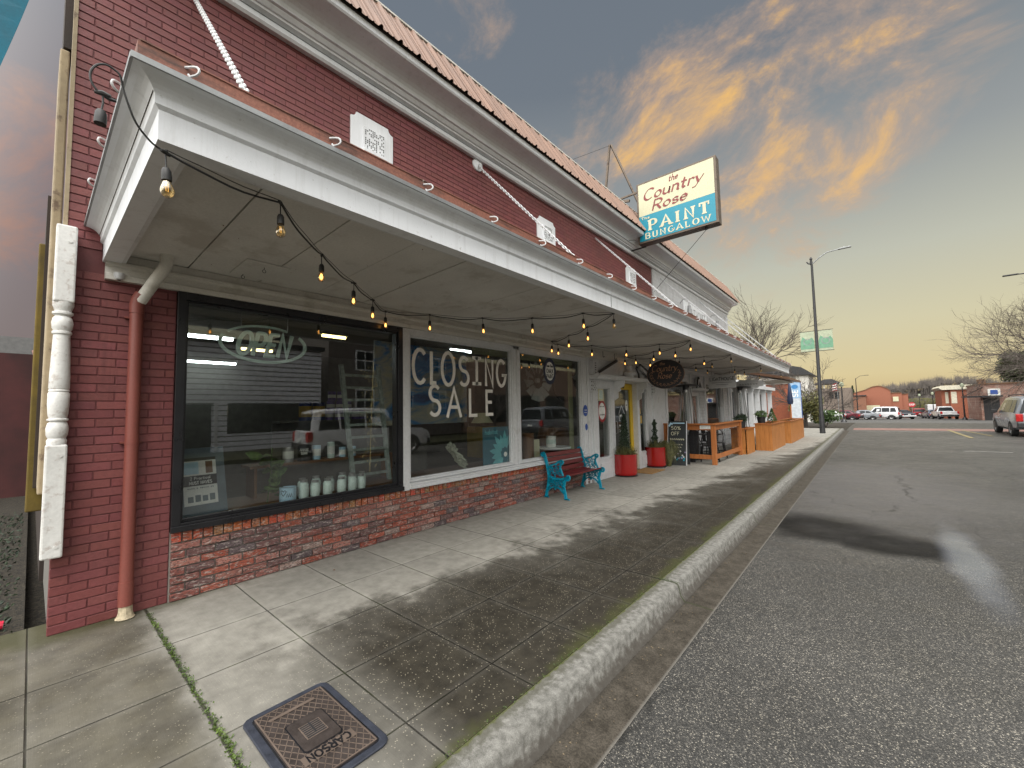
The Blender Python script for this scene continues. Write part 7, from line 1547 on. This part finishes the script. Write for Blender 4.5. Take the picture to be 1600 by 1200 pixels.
    bare_tree((.9, 37, -.15), 5.6, 6, 5, 'lichen covered bare tree behind the pylon sign', depth=5, spread=.9, crown='twig', fork=.2)
    bare_tree((1.6, 40, -.15), 4.4, 6, 9, 'lower lichen covered bare tree beside the tall street lamp', depth=5, spread=.9, fork=.2)
    rr = random.Random(2)
    def bush(x, y, w, h, m_, lab, n=2200, s=.09, name='bush'):
        t = thing(name, lab, 'bush', (x, y, zg(y))); b = MB(); cl = [(rr.uniform(-w, w) * .7, rr.uniform(-w, w) * .5, rr.uniform(.25, .8) * h, rr.uniform(.25, .5)) for _ in range(14)]
        def pl():
            c = rr.choice(cl); v = Vector((rr.gauss(0, 1), rr.gauss(0, 1), rr.gauss(0, 1))).normalized() * rr.uniform(.5, 1.1); return (c[0] + v.x * w * c[3], c[1] + v.y * w * c[3], max(.05, c[2] + v.z * h * c[3] * .5))
        leaves(b, n, pl, s, rr); b.build('foliage', M[m_], t); b = MB()
        for k in range(5): b.tube([(rr.uniform(-.1, .1), 0, -.1), (rr.uniform(-.4, .4) * w, 0, h * .6)], .03, 5)
        b.build('stem', M['bark'], t)
    bush(1.0, 36.5, 1.0, 3.0, 'leafy_', 'yellow green bush behind the blue pylon sign', 2600); bush(2.0, 38.5, .9, 1.8, 'leafg', 'lower green bush at the foot of the tall street lamp', 1600)
    def conifer(x, y, H, w, lab, n=2600, s=.16):
        t = thing('conifer', lab, 'tree', (x, y, zg(y))); b = MB()
        leaves(b, n, lambda: (lambda z, a, q: (q * w * (1.02 - z) * math.cos(a), q * w * (1.02 - z) * math.sin(a), H * (.12 + .88 * z) - q * w * .2))(rr.random() ** 1.3, rr.uniform(0, 6.3), rr.uniform(.3, 1) * (.7 + .3 * rr.random())), s, rr); b.build('crown', M['leafd'], t); b = MB(); b.tube([(0, 0, 0), (0, 0, H * .9)], [.02 * H, .005 * H], 6); b.build('trunk', M['bark'], t)
    conifer(1.75, 120, 7.2, 1.3, 'small pointed conifer beside the distant street lamp', 1200, .2)
    t = thing('evergreen_tree', 'broad dark evergreen at the right edge above the brick building', 'tree', (24.5, 92, zg(92))); b = MB(); cl = [(rr.uniform(-5, 6), rr.uniform(-2, 2), rr.uniform(4.5, 9.6), rr.uniform(.9, 2.0)) for _ in range(34)]
    def pl():
        c = rr.choice(cl); v = Vector((rr.gauss(0, 1), rr.gauss(0, 1), rr.gauss(0, .6))).normalized() * rr.uniform(.4, 1.1) * c[3]; return (c[0] + v.x, c[1] + v.y, c[2] + v.z * .7)
    leaves(b, 9000, pl, .22, rr); b.build('crown', leafy('evergreen_leaf', (.02, .035, .012), (.07, .085, .025)), t); b = MB(); b.tube([(0, 0, 0), (0, 0, 8)], [.4, .15], 8); b.build('trunk', M['bark'], t)
    # wooded ridge
    b = MB(); n = 60; vs = []; prof = lambda x: 7.2 + 3.6 * math.exp(-((x - 42) / 22) ** 2) + 2.0 * math.exp(-((x - 20) / 9) ** 2) - 3.2 * math.exp(-((x + 6) / 12) ** 2) + 1.0 * math.sin(x * .23) - (2 if x > 70 else 0)
    for i in range(n + 1):
        x = -80 + 260 * i / n; h = prof(x) - 2.5; vs += [(x, 292, -5.5), (x, 300, h), (x, 330, h + .5), (x, 380, -6)]
    fs = [(i * 4 + j, i * 4 + j + 1, i * 4 + j + 5, i * 4 + j + 4) for i in range(n) for j in range(3)]; b.add(vs, fs); tag(b.build('hill', pm('wood_floor', (.055, .045, .035), .95, var=.4, vs=.4)), kind='structure')
    b = MB()
    for k in range(1500):
        x = rr.uniform(-40, 95); y = 291 + 12 * rr.random(); base = -4.5 + (prof(x) + 3.0) * rr.random() * (y - 289) / 14; H = rr.uniform(5, 8.5); top = min(base + H, prof(x) + 5.5 + rr.gauss(0, .5))
        if top - base < 2.5: continue
        h = top - base; b.tube([(x, y, base), (x + rr.gauss(0, .2), y, base + h * .8)], [.14, .05], 3, cap=False); w = h * rr.uniform(.22, .36)
        for j in range(34):      # rounded crown of fine upward twigs
            a = rr.uniform(-1.5, 1.5); q = rr.uniform(.5, 1.0); ex, ez = x + math.sin(a) * w * q, base + h * .52 + math.cos(a) * h * .48 * q; sx, sz = x + math.sin(a) * w * q * .45, base + h * .42 + math.cos(a) * h * .3 * q * .6
            e = .055; b.add([(sx - e, y, sz), (sx + e, y, sz), (ex + rr.gauss(0, .15), y + rr.uniform(-.4, .4), ez)], [(0, 1, 2)])
    for k in range(620):
        x = rr.uniform(-40, 95); y = 294 + 6 * rr.random(); base = prof(x) - 4.5; H = rr.uniform(6.5, 9.5); top = base + H; h = H; w = h * rr.uniform(.2, .32); b.tube([(x, y, base), (x + rr.gauss(0, .3), y, base + h * .8)], [.15, .05], 3, cap=False)
        for j in range(40):
            a = rr.uniform(-1.6, 1.6); q = rr.uniform(.45, 1.0); ex, ez = x + math.sin(a) * w * q, base + h * .5 + math.cos(a) * h * .5 * q; sx, sz = x + math.sin(a) * w * q * .4, base + h * .4 + math.cos(a) * h * .18 * q
            b.add([(sx - .05, y, sz), (sx + .05, y, sz), (ex + rr.gauss(0, .15), y + rr.uniform(-.4, .4), ez)], [(0, 1, 2)])
    tag(b.build('far_wood', pm('far_twigs', (.135, .118, .105), .95, var=.3, vs=.25, bump=0)), 'grey brown leafless wood along the far ridge', 'wood', kind='stuff')  # haze of the distance mixed into the twig colour
    b = MB(); 
    for k in range(7000):
        x = rr.uniform(-2, 52); z = rr.uniform(-4, 3.5) ; q = .12 if rr.random() < .5 else .2; c = Vector((x, 288 + rr.uniform(-1, 1), z)); b.add([c, c + Vector((q * 1.6, .3, q)), c + Vector((q * .4, .1, q * 2.4))], [(0, 1, 2)])
    tag(b.build('undergrowth', M['leafy_']), 'olive undergrowth below the leafless ridge', 'undergrowth', kind='stuff')
def rr8(h, w, r): return [(sx * (w - r) + r * math.cos(R(a)), sy * (h - r) + r * math.sin(R(a))) for sx, sy, a0 in ((1, 1, 0), (-1, 1, 90), (-1, -1, 180), (1, -1, 270)) for a in range(a0, a0 + 91, 30)]
street()
